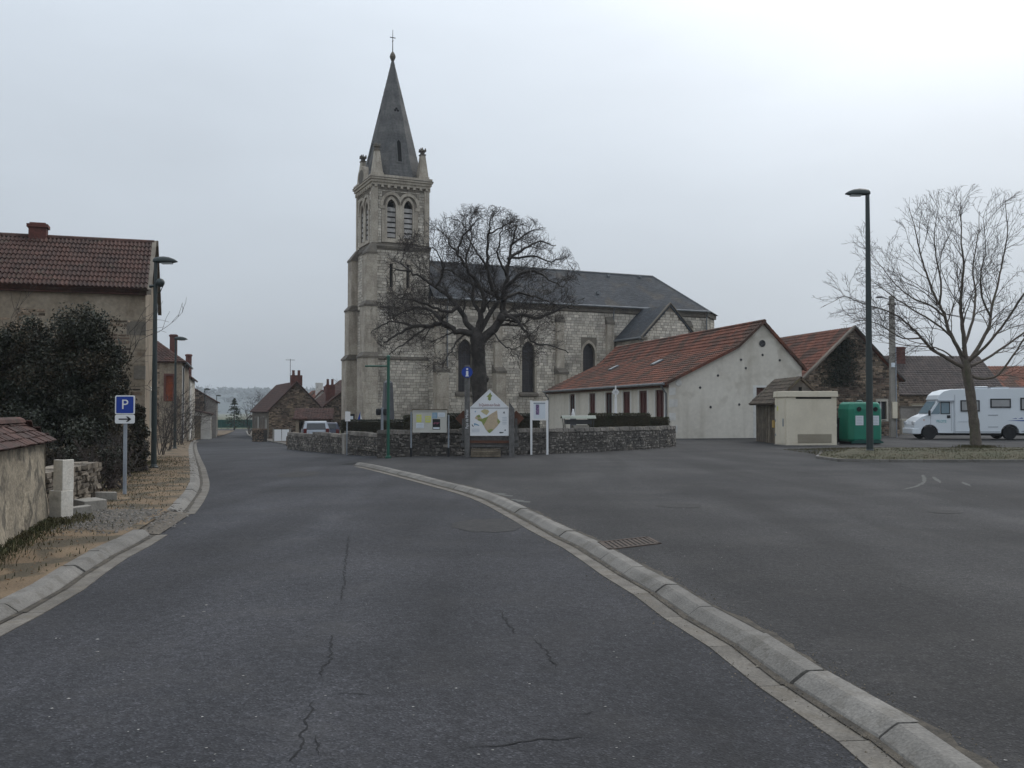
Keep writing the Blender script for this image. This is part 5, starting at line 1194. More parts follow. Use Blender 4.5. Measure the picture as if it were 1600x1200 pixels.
# ================================================================ STREET FURNITURE AND VEHICLES
def lamp(label, loc, h, s, dx, r0, head, ball=False, group='street lamps'):
    T = thing('street_lamp', label, 'street lamp', loc, 0, group)
    m = MB(); m.lathe([(r0 * 1.25, -.3), (r0 * 1.25, .06), (r0, .1), (r0 * .95, h * .35), (r0 * .6, h)], (0, 0, 0), 12); m.build('pole', 'lamp_green', T, smooth=False)
    m = MB(); m.lathe([(r0 * 1.7, -.3), (r0 * 1.7, .03), (r0 * 1.3, .05)], (0, 0, 0), 12); m.build('base_plate', 'lamp_green', T)
    # streamlined head: rings along dx
    m = MB(); n = 10; prof = [(-.12, .05, .05), (-.05, .1, .09), (.1, .14, .11), (.35, .17, .125), (.6, .16, .11), (.82, .11, .07), (.97, .04, .02)]; vs = []
    for t, w, hh in prof:
        for j in range(n):
            a = 2 * math.pi * j / n; z = math.sin(a); vs.append((dx * t * head, math.cos(a) * w * head * .9, h + (hh * 1.9 * head * z if z > 0 else hh * .7 * head * z) + .02 + head * .1 * (1 - t) * .3))
    k = len(prof); fs = [(i * n + j, i * n + (j + 1) % n, (i + 1) * n + (j + 1) % n, (i + 1) * n + j) for i in range(k - 1) for j in range(n)] + [tuple(range(n)), tuple(range((k - 1) * n, k * n))]
    m.add(vs, fs); hd = m.build('lamp_head', 'lamp_green', T, smooth=True)
    m = MB(); m.b2(*sorted((dx * .28 * head, dx * .75 * head)), -.1 * head, .1 * head, h - .06 * head, h - .01 * head); m.build('lens', 'lamp_glass', hd)
    if ball:
        m = MB(); m.lathe([(.02, -.12), (.08, -.1), (.115, -.03), (.12, .03), (.08, .1), (.02, .12)], (.14 * dx, -.02, h - .56), 12); b = m.build('loudspeaker', 'lamp_green', T, smooth=True)
        m = MB(); m.tube([(-.16 * dx, 0, h - .66), (0, 0, h - .64), (.14 * dx, 0, h - .58)], [.05, .03, .03], 6); m.tube([(.2 * dx, 0, h - .66), (.14 * dx, .0, h - .8), (0, 0, h - .86)], .012, 5); m.build('bracket', 'lamp_green', b)
    return T
lamp('dark green street lamp with a round loudspeaker below its head', (-9.85, 26.44, 0), 5.66, 1, 1, .075, .62, True)
p = ground(273, 701); lamp('dark green street lamp standing among the bare shrubs of the terrace', (p.x, p.y, p.z), at(273, 531, p.y).z - p.z, 1, 1, .075, .62)
p = at(320, 640, 100); lamp('small far street lamp by the whitewashed outhouse', (p.x, p.y, gz(p.x, p.y)), at(320, 609, 100).z - gz(p.x, p.y), 1, 1, .07, .6)
p = at(338.5, 640, 122); lamp('farthest street lamp at the end of the left terrace', (p.x, p.y, gz(p.x, p.y)), at(338, 619, 122).z - gz(p.x, p.y), 1, 1, .07, .62)
lamp('tall dark street lamp rising from the grass island in the square', (12.1, 32.5, .16), 8.75, 1, -1, .115, .78)

# ---- parking sign
PS = thing('parking_sign', 'square blue parking sign with white arrow plate on a grey pole', 'sign', (-7.34, 18.24, 0), R(6))
m = MB(); m.tube([(0, 0, -.3), (0, 0, 1.86)], .035, 12); m.build('pole', 'galv', PS)
def rrect(w, h, r, n=4): return [(sx * (w / 2 - r) + r * math.cos(a0 + math.pi / 2 * i / n), sz * (h / 2 - r) + r * math.sin(a0 + math.pi / 2 * i / n)) for sx, sz, a0 in ((1, 1, 0), (-1, 1, math.pi / 2), (-1, -1, math.pi), (1, -1, 3 * math.pi / 2)) for i in range(n + 1)]
def flat_plate(poly, y, t, cz, cx=0): return MB().prism([(x + cx, y, z + cz) for x, z in poly], (0, t, 0))
pl = flat_plate(rrect(.36, .36, .03), -.045, .015, 1.69).build('plate', 'sign_white', PS); flat_plate(rrect(.315, .315, .02), -.05, .004, 1.69).build('field', 'sign_blue', pl)
text_mesh('P', .26, 'sign_white', 'letter', pl, (0, -.053, 1.69), (R(90), 0, 0), .003)
ar = flat_plate(rrect(.36, .165, .03), -.045, .015, 1.42).build('arrow_plate', 'sign_white', PS)
flat_plate([(-.11, -.012), (.06, -.012), (.02, -.05), (.06, -.05), (.12, 0), (.06, .05), (.02, .05), (.06, .012), (-.11, .012)], -.05, .004, 1.42).build('arrow', 'black_paint', ar)

# ---- garden wall at the left edge
GW = thing('garden_wall', 'weathered rendered garden wall capped with brown flat tiles', 'wall', (-5.3, 8.9, 0), math.atan2(4.95, -1.42))
def garden_wall():
    L, th, H = 5.15, .62, 1.13; m = MB(); rs = random.Random(4); nx, nz = 40, 12   # local x runs along the wall away from the camera; front is at y = -th..0 side facing the road
    # road side face (local y = -?) : wall body lies on +y (left of travel)
    vs = []; 
    def wob(a, z): return .02 * math.sin(a * 2.1 + z * 3) + .012 * math.sin(a * 7 + z * 5) + rs.uniform(-.006, .006)
    grid = [[(L * i / nx, wob(L * i / nx, H * j / nz) - .05 * (1 - j / nz), -.25 + (H + .25) * j / nz) for i in range(nx + 1)] for j in range(nz + 1)]
    for row in grid: vs += row
    fs = [(j * (nx + 1) + i, j * (nx + 1) + i + 1, (j + 1) * (nx + 1) + i + 1, (j + 1) * (nx + 1) + i) for j in range(nz) for i in range(nx)]
    m.add(vs, fs)
    m.add([(L, .0, -.25), (L, th, -.25), (L, th, H), (L, .0, H)], [(0, 1, 2, 3)])
    m.add([(0, th, -.25), (L, th, -.25), (L, th, H), (0, th, H)], [(0, 1, 2, 3)]); m.add([(0, 0, H), (L, 0, H), (L, th, H), (0, th, H)], [(0, 1, 2, 3)]); m.add([(0, 0, -.25), (0, th, -.25), (0, th, H), (0, 0, H)], [(0, 1, 2, 3)])
    m.build('wall', 'render_wall', GW, smooth=True)
    # cap: 4 courses of flat tiles on each pitch and a hipped end
    core = MB(); yc = th / 2; core.add([(-.05, -.1, H), (L + .08, -.1, H), (L + .08, th + .1, H), (-.05, th + .1, H), (-.05, yc, H + .3), (L - .32, yc, H + .3)], [(0, 1, 5, 4), (1, 2, 5), (2, 3, 4, 5), (3, 0, 4), (3, 2, 1, 0)]); c = core.build('cap', 'tile_brown', GW)
    t = MB(); t.b2(0, .165, 0, .19, 0, .016); me = shared(t, 'cap_tile', 'tile_brown')
    for side in (-1, 1):
        for r in range(4):
            f = r / 4; n = int((L + .1 - f * .42) / .172)
            for k in range(n):
                x = L + .08 - f * .42 - (k + 1) * .172; y = yc + side * (yc + .13) * (1 - f); z = H + .012 + .3 * f
                rotx = math.atan2(.3, yc + .1) + rs.gauss(0, .03)
                if side < 0: inst('cap_tile', me, c, (x, y, z + rs.uniform(0, .012)), (rotx * .78, rs.gauss(0, .02), rs.gauss(0, .03)))
                elif k % 1 == 0: inst('cap_tile', me, c, (x + .165, y, z + rs.uniform(0, .012)), (rotx * .78, rs.gauss(0, .02), math.pi + rs.gauss(0, .03)))
    for r in range(3):
        f = r / 3.2; n = 4 - r
        for k in range(n):
            y = yc + (k - (n - 1) / 2) * .18; inst('cap_tile', me, c, (L + .13 - .4 * f, y - .0825, H + .012 + .3 * f), (rs.gauss(0, .03) + .0, 0, math.pi / 2 + rs.gauss(0, .03))).rotation_euler = (.62, 0, math.pi / 2)
    for k in range(int(L / .3)):
        q = MB(); x = L - .3 - k * .3; P = [(x, yc + .11 * math.cos(math.pi * i / 5), H + .29 + .08 * math.sin(math.pi * i / 5)) for i in range(6)]; q.prism(P, (-.31, 0, 0)); q.build('ridge_tile', 'tile_brown', c)
garden_wall()
# ---- two-piece concrete post
CP = thing('concrete_post', 'pale two-piece concrete post standing beside the garden wall', 'post', (-6.48, 13.85, 0), R(-22))
MB().prism([(-.13, -.1, -.2), (.1, -.1, -.2), (.1, .12, -.2), (.04, .12, -.2), (.04, -.02, -.2), (-.13, -.02, -.2)], (0, 0, .64)).build('lower_section', 'concrete_white', CP, bevel=.008)
MB().prism([(-.085, -.075, .44), (.095, -.075, .44), (.095, .13, .44), (.045, .13, .44), (.045, -.01, .44), (-.085, -.01, .44)], (0, 0, .44)).build('upper_section', 'concrete_white', CP, bevel=.008)
# ---- dry stone wall of single stones
DW = thing('dry_stone_wall', 'tumbledown dry stone wall behind the loose stone blocks', 'wall', (-6.85, 14.2, 0), math.atan2(2.85, -.5))
def dry_wall():
    rs = random.Random(17); L, H, th = 3.05, .66, .42
    hearts = MB(); hearts.b2(.03, L - .04, .05, th - .05, -.2, H - .08); hearts.build('core', 'mortar_dark', DW)
    z = -.05
    while z < H:
        h = rs.uniform(.06, .105); x = 0
        while x < L:
            w = rs.uniform(.12, .32)
            if x + w > L: w = L - x
            if w < .06: break
            top = H - .06 * math.sin(x * 2) + .03
            if z + h < top + .05:
                for y0, dep in ((rs.uniform(-.03, .02), .2), ):
                    m = MB(); pts = []
                    for zz in (z + .004, z + h - .006):
                        for (a, b) in ((x + .006, y0), (x + w - .008, y0 + rs.uniform(-.02, .02)), (x + w - .01, y0 + dep), (x + .008, y0 + dep)): pts.append((a + rs.uniform(-.012, .012), b + rs.uniform(-.015, .015), zz + rs.uniform(-.012, .012)))
                    m.add(pts, [(3, 2, 1, 0), (4, 5, 6, 7), (0, 1, 5, 4), (1, 2, 6, 5), (2, 3, 7, 6), (3, 0, 4, 7)]); m.build('stone', 'dry_stone', DW)
                if z + h > top - .14 or x + w > L - .05:
                    m = MB(); pts = []
                    for zz in (z + .01, z + h): 
                        for a, b in ((x, .2), (x + w, .2), (x + w, th), (x, th)): pts.append((a + rs.uniform(-.02, .02), b + rs.uniform(-.02, .02), zz + rs.uniform(-.015, .015)))
                    m.add(pts, [(3, 2, 1, 0), (4, 5, 6, 7), (0, 1, 5, 4), (1, 2, 6, 5), (2, 3, 7, 6), (3, 0, 4, 7)]); m.build('stone', 'dry_stone', DW)
            x += w
        z += h
dry_wall()
for k, (px, py, sx, sy, sz, rz, lab) in enumerate(((120, 803, .42, .22, .14, 40, 'small flat stone block lying at the foot of the concrete post'), (140, 797, .3, .45, .2, -28, 'cut stone block with a bare end, between the flat block and the long one'), (163, 781, .42, .2, .17, 28, 'long pale cut stone block lying nearest the parking sign'), (127, 788, .45, .2, .15, 65, 'mossy stone block leaning against the dry stone wall'))):
    p = ground(px, py); m = MB(); m.box((0, 0, sz / 2 - .03), (sx, sy, sz), 0, .93, Matrix.Rotation(R((-4, 5, 3, 8)[k]), 3, 'Y')); o = m.build('stone_block', 'concrete', None, bevel=.012, loc=(p.x, p.y, 0), rz=R(rz)); tag(o, lab, 'stone block')

# ---- churchyard walls: mortared rubble, single coping stones
def rubble_wall(name, label, path, h, th, mtc, mts, seed, cope=True, top=None):
    T = thing(name, label, 'wall', (path[0][0], path[0][1], 0)); rs = random.Random(seed); ox, oy = path[0]
    core = MB(); st = MB()
    for (a, b), hh in zip(zip(path, path[1:]), h):
        A, B = Vector((a[0] - ox, a[1] - oy, 0)), Vector((b[0] - ox, b[1] - oy, 0)); u = (B - A); L = u.length; u /= L; n = Vector((u.y, -u.x, 0))   # n faces the square
        z0 = min(gz(*a), gz(*b)) - .35; zt = hh + (gz(*a) + gz(*b)) / 2
        core.prism([A - n * th + Vector((0, 0, z0)), A + Vector((0, 0, z0)), B + Vector((0, 0, z0)), B - n * th + Vector((0, 0, z0))], (0, 0, zt - z0))
        facing(st, (A.x, A.y), (u.x, u.y), (n.x, n.y), L, z0 + .2, zt - .02, ch=(.06, .13), sl=(.07, .22), depth=.014, jit=.013, gap=.018, rough=.028, rs=rs)
        x = 0
        while cope and x < L:
            w = min(rs.uniform(.22, .42), L - x + .02); c = A + u * (x + w / 2) - n * th * .5; m = MB(); m.box((c.x, c.y, zt + .025), (w - .015, th + rs.uniform(.02, .09), rs.uniform(.1, .17)), math.atan2(u.y, u.x) + rs.gauss(0, .02), rs.uniform(.8, .95)); m.build('coping_stone', mts, T); x += w
    c = core.build('wall', mtc, T); stuff(st.build('rubble_stone', mts, c)); return T
rubble_wall('churchyard_wall', 'dark mortared rubble wall along the square in front of the church', [(-4.8, 34.3), (-3.2, 33.35), (-1.4, 33.2), (.2, 33.9), (1.6, 35.0), (3.6, 36.9), (5.4, 38.9), (6.6, 40.7), (7.2, 42.3)], [.82, .83, .83, .83, .82, .82, .81, .8], .4, 'mortar_dark', 'rubble_dark', 51)
rubble_wall('churchyard_wall', 'lower pale rubble wall running down the road in front of the cars', [(-11.9, 50.9), (-9.6, 46.2), (-7.15, 41.0), (-5.0, 36.4), (-4.85, 34.6)], [.68, .72, .75, .8], .4, 'mortar_dark', 'rubble_grey', 52)
pr = thing('wall_pier', 'squared stone pier midway along the low roadside wall', 'pier', (-7.05, 40.7, gz(-7, 40.7)), math.atan2(-5.2, 2.45))
MB().b2(-.22, .22, -.1, .3, -.3, .82).build('shaft', 'concrete', pr, bevel=.02)
p = at(440, 690, 74); z = gz(p.x, p.y)
gp = thing('gate', 'white two-panel garden gate beside the stone cottage', 'gate', (p.x, p.y, z), R(14))
for x in (-.55, .02): boxpart('panel', 'white_paint', gp, x, x + .53, 0, .05, .05, .92)
for x in (-.68, .58): boxpart('post', 'concrete', gp, x, x + .12, -.03, .09, -.2, 1.0)
p = at(413, 690, 78); z = gz(p.x, p.y)
rubble_wall('garden_pier_wall', 'short dark garden wall between the gate and the stone cottage', [(p.x - 1.0, p.y), (p.x + .1, p.y - .6)], [.9], .4, 'mortar_dark', 'rubble', 53)
p = at(462, 690, 60); rubble_wall('garden_pier_wall', 'low boulder pier ending the roadside wall near the white gate', [(p.x - .6, p.y), (p.x + .5, p.y - .3)], [.45], .5, 'mortar_dark', 'rubble', 54)

# ---- notice board
NB = thing('notice_board', 'grey notice board with yellow posters on two thin posts', 'notice board', (-2.78, 32.75, 0), R(-2))
for x in (-.66, .62): m = MB(); m.tube([(x, .0, -.3), (x, 0, 1.52 if x < 0 else 1.42)], .028, 8); pp = m.build('post', 'galv', NB); MB().box((x, 0, .12), (.075, .075, .36)).build('post_foot', 'black_paint', pp)
bd = boxpart('panel', 'board_grey', NB, -.6, .56, -.06, .02, .82, 1.58, bevel=.02); boxpart('top_rail', 'wood_old', bd, -.63, .59, -.09, .04, 1.58, 1.62); 
f = MB(); ring(f, (0, -.06), (1, 0), (0, -1), rect(-.555, .515, .865, 1.54), rect(-.6, .56, .82, 1.58), 0, .02); f.build('frame', 'board_grey', bd)
for x0, x1, z0, z1, mt in ((-.47, -.3, 1.17, 1.43, 'print_yellow'), (-.17, .02, 1.16, 1.38, 'print_yellow'), (.07, .24, 1.3, 1.5, 'print_blue'), (.26, .5, 1.36, 1.5, 'paper'), (-.48, -.22, .97, 1.15, 'paper'), (.08, .34, .92, 1.28, 'black_paint')):
    q = MB(); q.b2(x0, x1, -.066, -.061, z0, z1); po = q.build('poster', mt, bd)
    if mt == 'black_paint': 
        for j in range(6): a = .12 + j * .034; boxpart('poster_print', 'print_pink', po.parent, a, a + .02, -.07, -.066, 1.1 + .02 * (j % 3), 1.15 + .02 * (j % 2))
        boxpart('poster_caption', 'paper', po.parent, .1, .32, -.07, -.066, .94, 1.0)
    else:
        for j in range(3): boxpart('poster_print', 'print_grey', po.parent, x0 + .03, x1 - .04, -.0695, -.066, z1 - .06 - j * .05, z1 - .045 - j * .05)

# ---- village map panel with timber posts
MP = thing('village_map_sign', 'white house-shaped village map panel between two timber posts with a blue information disc', 'sign', (-.76, 32.4, 0), R(-1))
boxpart('left_post', 'wood_grey', MP, -.84, -.665, -.08, .09, -.3, 3.1, bevel=.01)
m = MB(); m.prism([(.66, -.08, -.3), (.84, -.08, -.3), (.84, -.08, 1.62), (.66, -.08, 1.86)], (0, .17, 0)); m.build('right_post', 'wood_grey', MP)
pn = MB(); P = [(-.65, .72), (.65, .72), (.65, 1.68), (0, 2.29), (-.65, 1.68)]; pn.prism([(x, -.05, z) for x, z in P], (0, .06, 0)); pn = pn.build('panel', 'sign_white', MP)
m = MB(); ring(m, (0, -.05), (1, 0), (0, -1), [(-.625, .745), (.625, .745), (.625, 1.665), (0, 2.255), (-.625, 1.665)], P, 0, .008); m.build('panel_edge', 'white_paint', pn)
boxpart('divider', 'print_dark', pn, -.64, .64, -.058, -.05, 1.645, 1.66)
text_mesh('St-Quintin-sur-Sioule', .135, 'red_print', 'place_name', pn, (0, -.053, 1.755), (R(90), 0, 0), .002, sx=.62)
def blob(pts, mt, y, name='map_print', rs=random.Random(3)):
    m = MB(); m.prism([(x, y, z) for x, z in pts], (0, .002, 0)); m.build(name, mt, pn)
mx = lambda zx, zy: ((zx - 442) / 585 * 1.28, .74 + (795 - zy) / 415 * .92)       # measured on an enlargement of the panel
blob([mx(*p) for p in ((330, 545), (400, 520), (470, 470), (560, 418), (565, 470), (572, 540), (610, 590), (560, 660), (480, 740), (440, 760), (410, 740), (380, 700), (350, 640), (320, 590), (270, 570), (215, 540), (240, 500), (290, 485), (310, 520))], 'map_tan', -.054)
for ps in (((330, 545), (400, 520), (425, 515), (390, 580), (350, 650), (320, 590), (260, 570), (275, 540), (310, 550)), ((570, 540), (612, 590), (585, 625), (560, 590)), ((410, 720), (480, 700), (500, 715), (450, 762), (425, 752)), ((240, 500), (290, 482), (308, 520), (270, 530))): blob([mx(*p) for p in ps], 'map_green', -.0565)
blob([mx(*p) for p in ((305, 430), (360, 400), (420, 410), (440, 440), (400, 490), (350, 465))], 'map_sand', -.054)
for ps in (((595, 745), (660, 750), (660, 760), (600, 768)), ((665, 720), (690, 705), (695, 730)), ((650, 460), (670, 430), (682, 468)), ((175, 630), (200, 660), (195, 672), (170, 645))): blob([mx(*p) for p in ps], 'print_dark', -.054)
for zy in (520, 545, 570, 595, 620): blob([mx(*p) for p in ((640, zy), (710, zy), (710, zy + 9), (640, zy + 9))], 'print_grey', -.054)
for zy in (700, 720, 740): blob([mx(*p) for p in ((170, zy), (290, zy), (290, zy + 7), (170, zy + 7))], 'print_grey', -.054)
blob([mx(*p) for p in ((205, 610), (240, 620), (290, 645), (280, 655), (230, 640), (205, 650))], 'print_blue', -.054); blob([mx(*p) for p in ((215, 430), (232, 425), (235, 445), (218, 450))], 'print_blue', -.054)
blob([(-.03, 2.1), (.03, 2.18), (.06, 2.1), (.1, 2.08), (.05, 2.0), (.06, 1.93), (0, 1.9), (-.05, 1.94), (-.04, 2.02), (-.1, 2.04)], 'map_green', -.054)
text_mesh('Pays de Menat', .13, 'sign_white', 'post_lettering', MP, (-.752, -.083, 1.28), (R(90), R(-90), 0), .002, sx=.85)
di = MB(); di.lathe([(.185, 0), (.185, .02)], (0, 0, 0), 24); di.v = [(x - .75, -z - .085, y + 2.86) for x, y, z in di.v]; di = di.build('information_disc', 'sign_blue', MP)
boxpart('letter_stem', 'sign_white', di, -.785, -.71, -.11, -.105, 2.73, 2.9); boxpart('letter_foot', 'sign_white', di, -.805, -.69, -.1095, -.105, 2.715, 2.745)
q = MB(); q.lathe([(.036, 0), (.036, .005)], (0, 0, 0), 10); q.v = [(x - .748, -z - .105, y + 2.965) for x, y, z in q.v]; q.build('letter_dot', 'sign_white', di)
for z in (.56, .34): boxpart('rail', 'wood_grey', MP, -.98, .98, .09, .16, z, z + .12)
boxpart('red_board', 'wood_brown', MP, -.66, .66, .02, .05, .47, .56)
for x in (-.9, .9): q = MB(); q.prism([(x - .27, .2, 1.3), (x, .2, 1.03), (x + .27, .2, 1.3), (x, .2, 1.57)], (0, .03, 0)); q.build('diamond_board', 'wood_brown', MP); boxpart('diamond_post', 'wood_grey', MP, x - .04, x + .04, .17, .2, .4, 1.3)
PB = thing('timber_planter', 'low slatted timber planter under the village map', 'planter', (-.8, 32.3, 0))
for k in range(4): boxpart('slat', 'wood_old', PB, -.58, .42, -.1 + .012 * k, -.06 + .012 * k, .02 + k * .072, .078 + k * .072)
for x in (-.58, .36): boxpart('end_board', 'wood_old', PB, x, x + .05, -.05, .3, 0, .27)
boxpart('soil', 'dirt', PB, -.52, .36, -.04, .28, 0, .22)
# ---- white framed notice case
WC = thing('notice_case', 'slim white framed notice case on two white posts', 'notice board', (.96, 34.2, 0), R(8))
for x in (-.28, .3): boxpart('post', 'white_paint', WC, x - .035, x + .035, -.035, .035, -.3, 1.93)
cs = boxpart('case', 'white_paint', WC, -.245, .265, -.03, .03, 1.22, 1.9); boxpart('pane', 'paper', cs, -.2, .22, -.034, -.03, 1.28, 1.83); boxpart('header', 'galv', cs, -.2, .22, -.037, -.034, 1.8, 1.85)
boxpart('poster', 'print_purple', cs, -.12, .0, -.04, -.034, 1.42, 1.78); boxpart('poster', 'paper', cs, .02, .17, -.04, -.034, 1.4, 1.76)
# ---- green post with a side arm
GP = thing('green_post', 'green steel post with a short side arm by the churchyard wall corner', 'post', (-4.2, 32.6, -.02))
m = MB(); m.tube([(0, 0, -.3), (0, 0, 3.4)], .055, 10); m.build('pole', 'post_green', GP); m = MB(); m.tube([(0, 0, 3.1), (-.8, .05, 3.1)], .03, 8); m.build('arm', 'post_green', GP); m = MB(); m.lathe([(.07, 0), (.06, .05), (.02, .08)], (0, 0, 3.4), 10); m.build('cap', 'post_green', GP); m = MB(); m.lathe([(.1, -.3), (.1, .04), (.06, .06)], (0, 0, 0), 10); m.build('foot', 'post_green', GP)
# ---- twin spotlight post, war memorial, small signs
p = at(597, 690, 38.5)
TS = thing('spotlight_post', 'grey post carrying two black spotlights behind the churchyard wall', 'spotlight', (p.x, p.y, -.1)); m = MB(); m.tube([(0, 0, -.3), (0, 0, 1.78)], .055, 8); m.build('pole', 'galv', TS)
for s in (-1, 1): m = MB(); m.lathe([(.06, -.13), (.1, -.1), (.11, 0), (.1, .12), (.06, .14)], (s * .15, 0, 1.6), 10); m.build('spotlight', 'black_paint', TS)
p = at(606, 690, 50)
WM = thing('war_memorial', 'dark grey granite obelisk on a stepped base beside the church', 'memorial', (p.x, p.y, -.1), R(20))
MB().box((0, 0, .1), (1.5, 1.5, .4)).build('step', 'granite', WM); MB().box((0, 0, .75), (.85, .85, .9)).build('plinth', 'granite', WM, bevel=.03); MB().box((0, 0, 2.15), (.56, .56, 1.9), 0, .72).build('shaft', 'granite', WM); MB().box((0, 0, 3.2), (.4, .4, .2), 0, .05).build('tip', 'granite', WM)
SP = thing('road_sign', 'small road sign seen edge-on from behind by the low wall', 'sign', (-6.75, 39.3, -.2), R(70)); m = MB(); m.tube([(0, 0, -.3), (0, 0, 1.75)], .03, 8); m.build('pole', 'galv', SP); m = MB(); m.prism([(-.2, -.04, 1.32), (.2, -.04, 1.32), (.2, -.04, 1.72), (-.2, -.04, 1.72)], (0, .015, 0)); m.build('plate', 'sign_white', SP)
p = at(549.5, 653, 52); BS = thing('poster_frame', 'small black framed notice by the foot of the church tower', 'notice', (p.x, p.y, 0)); fr_ = boxpart('frame', 'black_paint', BS, -.16, .16, -.02, .02, .95, 1.36); boxpart('sheet', 'paper', BS, -.08, .08, -.03, -.02, 1.03, 1.25); boxpart('leg', 'black_paint', BS, -.03, .03, 0, .03, -.2, .95)
p = at(563, 655, 53); FL = thing('pennant', 'small blue and white pennant beside the black notice', 'flag', (p.x, p.y, 0)); m = MB(); m.tube([(0, 0, -.2), (0, 0, 1.5)], .012, 5); m.build('staff', 'galv', FL); m = MB(); m.prism([(-.17, 0, .98), (.0, 0, .98), (.0, 0, 1.5)], (0, .01, 0)); m.build('blue_panel', 'sign_blue', FL); m = MB(); m.prism([(.0, 0, .98), (.12, 0, .98), (.0, 0, 1.4)], (0, .01, 0)); m.build('white_panel', 'sign_white', FL)
# ---- corrugated canopy, crucifix and statue in the churchyard
p = at(903, 690, 43.0)
CN = thing('sheet_canopy', 'low curved metal sheet canopy on thin legs behind the churchyard wall', 'canopy', (p.x, p.y, 0), R(4)); m = MB(); n = 8
arc = [(-.35 + .7 * i / n, 1.2 + .14 * math.sin(math.pi * i / n)) for i in range(n + 1)]
m.v = [(x, y, z) for x in (-.75, .78) for y, z in arc]; m.f = [(i, i + 1, n + 2 + i, n + 1 + i) for i in range(n)]; m.build('sheet', 'sheet_green', CN)
for x in (-.65, .68):
    for y in (-.3, .3): m = MB(); m.tube([(x * .8, y, -.2), (x, y, 1.22)], .02, 6); m.build('leg', 'steel_dark', CN)
boxpart('shelf', 'steel_dark', CN, -.55, .6, -.25, .25, .95, 1.15); boxpart('tomb_slab', 'concrete', CN, -.25, .45, -.3, .3, .3, .9)
p = at(962, 640, 49.0)
CX = thing('crucifix', 'slender white stone crucifix rising above the clipped hedge', 'cross', (p.x, p.y, 0)); m = MB(); m.lathe([(.16, -.2), (.16, 1.35), (.07, 1.45), (.065, 2.2), (.09, 2.25)], (0, 0, 0), 8); m.build('shaft', 'white_paint', CX); m = MB(); m.box((0, 0, 2.52), (.07, .07, .6)); m.box((0, 0, 2.5), (.36, .07, .07))
for a in range(4): m.box((.12 * math.cos(a * 1.571 + .785), 0, 2.5 + .12 * math.sin(a * 1.571 + .785)), (.08, .05, .08), 0)
m.build('cross_head', 'white_paint', CX)
p = at(895.5, 640, 50.0); SX = thing('statue', 'tiny white statue on a grave behind the metal canopy', 'statue', (p.x, p.y, 0)); m = MB(); m.b2(-.15, .15, -.15, .15, -.2, 1.25); m.build('pedestal', 'granite', SX); m = MB(); m.lathe([(.09, 1.25), (.08, 1.4), (.06, 1.5), (.05, 1.53), (.055, 1.58), (.02, 1.64)], (0, 0, 0), 8); m.build('figure', 'white_paint', SX)

# ---- transformer cabinet
TC = thing('transformer_cabinet', 'cream concrete transformer cabinet with louvred panel and side door', 'cabinet', (12.18, 42.6, 0), R(5))
boxpart('body', 'cream_paint', TC, 0, 2.3, 0, 1.45, -.2, 2.16, bevel=.015); m = MB(); m.box((1.15, .725, 2.29), (2.42, 1.57, .26), 0, .985); m.build('roof', 'cream_paint', TC, bevel=.02)
boxpart('top_vent', 'void', TC, .42, 2.05, -.012, 0, 2.08, 2.155); lp = boxpart('louvre_panel', 'cream_panel', TC, .5, 2.05, -.015, 0, .12, .52)
for k in range(9): boxpart('louvre', 'cream_panel', lp, .53, 2.02, -.03, -.015, .14 + k * .041, .165 + k * .041)
dr = boxpart('door', 'cream_paint', TC, -.025, 0, .15, 1.3, .08, 2.05); boxpart('handle', 'galv', dr, -.06, -.025, .3, .36, .85, 1.2); boxpart('door_label', 'print_yellow', dr, -.03, -.025, .95, 1.1, 1.55, 1.75)
for z in (.4, 1.05, 1.7): boxpart('hinge', 'galv', dr, -.045, -.025, 1.26, 1.32, z, z + .1)
boxpart('plinth', 'concrete', TC, -.05, 2.35, -.05, 1.5, -.3, .03)
YB = thing('meter_box', 'small yellow meter box fixed to the plank side of the shed', 'meter box', (12.3, 44.72, 0)); boxpart('box', 'yellow_box', YB, -.1, .08, .0, .3, .75, 1.1, bevel=.01); boxpart('lid', 'yellow_box', YB, -.12, -.1, .02, .28, .77, 1.08)
# ---- wheelie bin and bottle bank
BN = thing('wheelie_bin', 'black wheelie bin squeezed between the cabinet and the bottle bank', 'bin', (15.15, 45.3, 0)); m = MB(); m.box((0, 0, .6), (.46, .5, 1.1), 0, 1.0); m.v = [(x * (1.08 if z > .6 else .92), y * (1.08 if z > .6 else .9), z) for x, y, z in m.v]; m.build('body', 'bin_black', BN, bevel=.02); boxpart('lid', 'bin_black', BN, -.27, .27, -.3, .28, 1.15, 1.21, bevel=.015); boxpart('label', 'paper', BN, -.1, .08, -.275, -.268, .8, .93)
for s in (-1, 1): m = MB(); m.lathe([(.11, -.03), (.11, .03)], (0, 0, 0), 10); m.v = [(s * .2 + z, .22 + x, .1 + y) for x, y, z in m.v]; m.build('wheel', 'tyre', BN)
BB = thing('bottle_bank', 'green plastic bottle bank with white labels and round openings', 'recycling bank', (16.25, 44.9, 0), R(12))
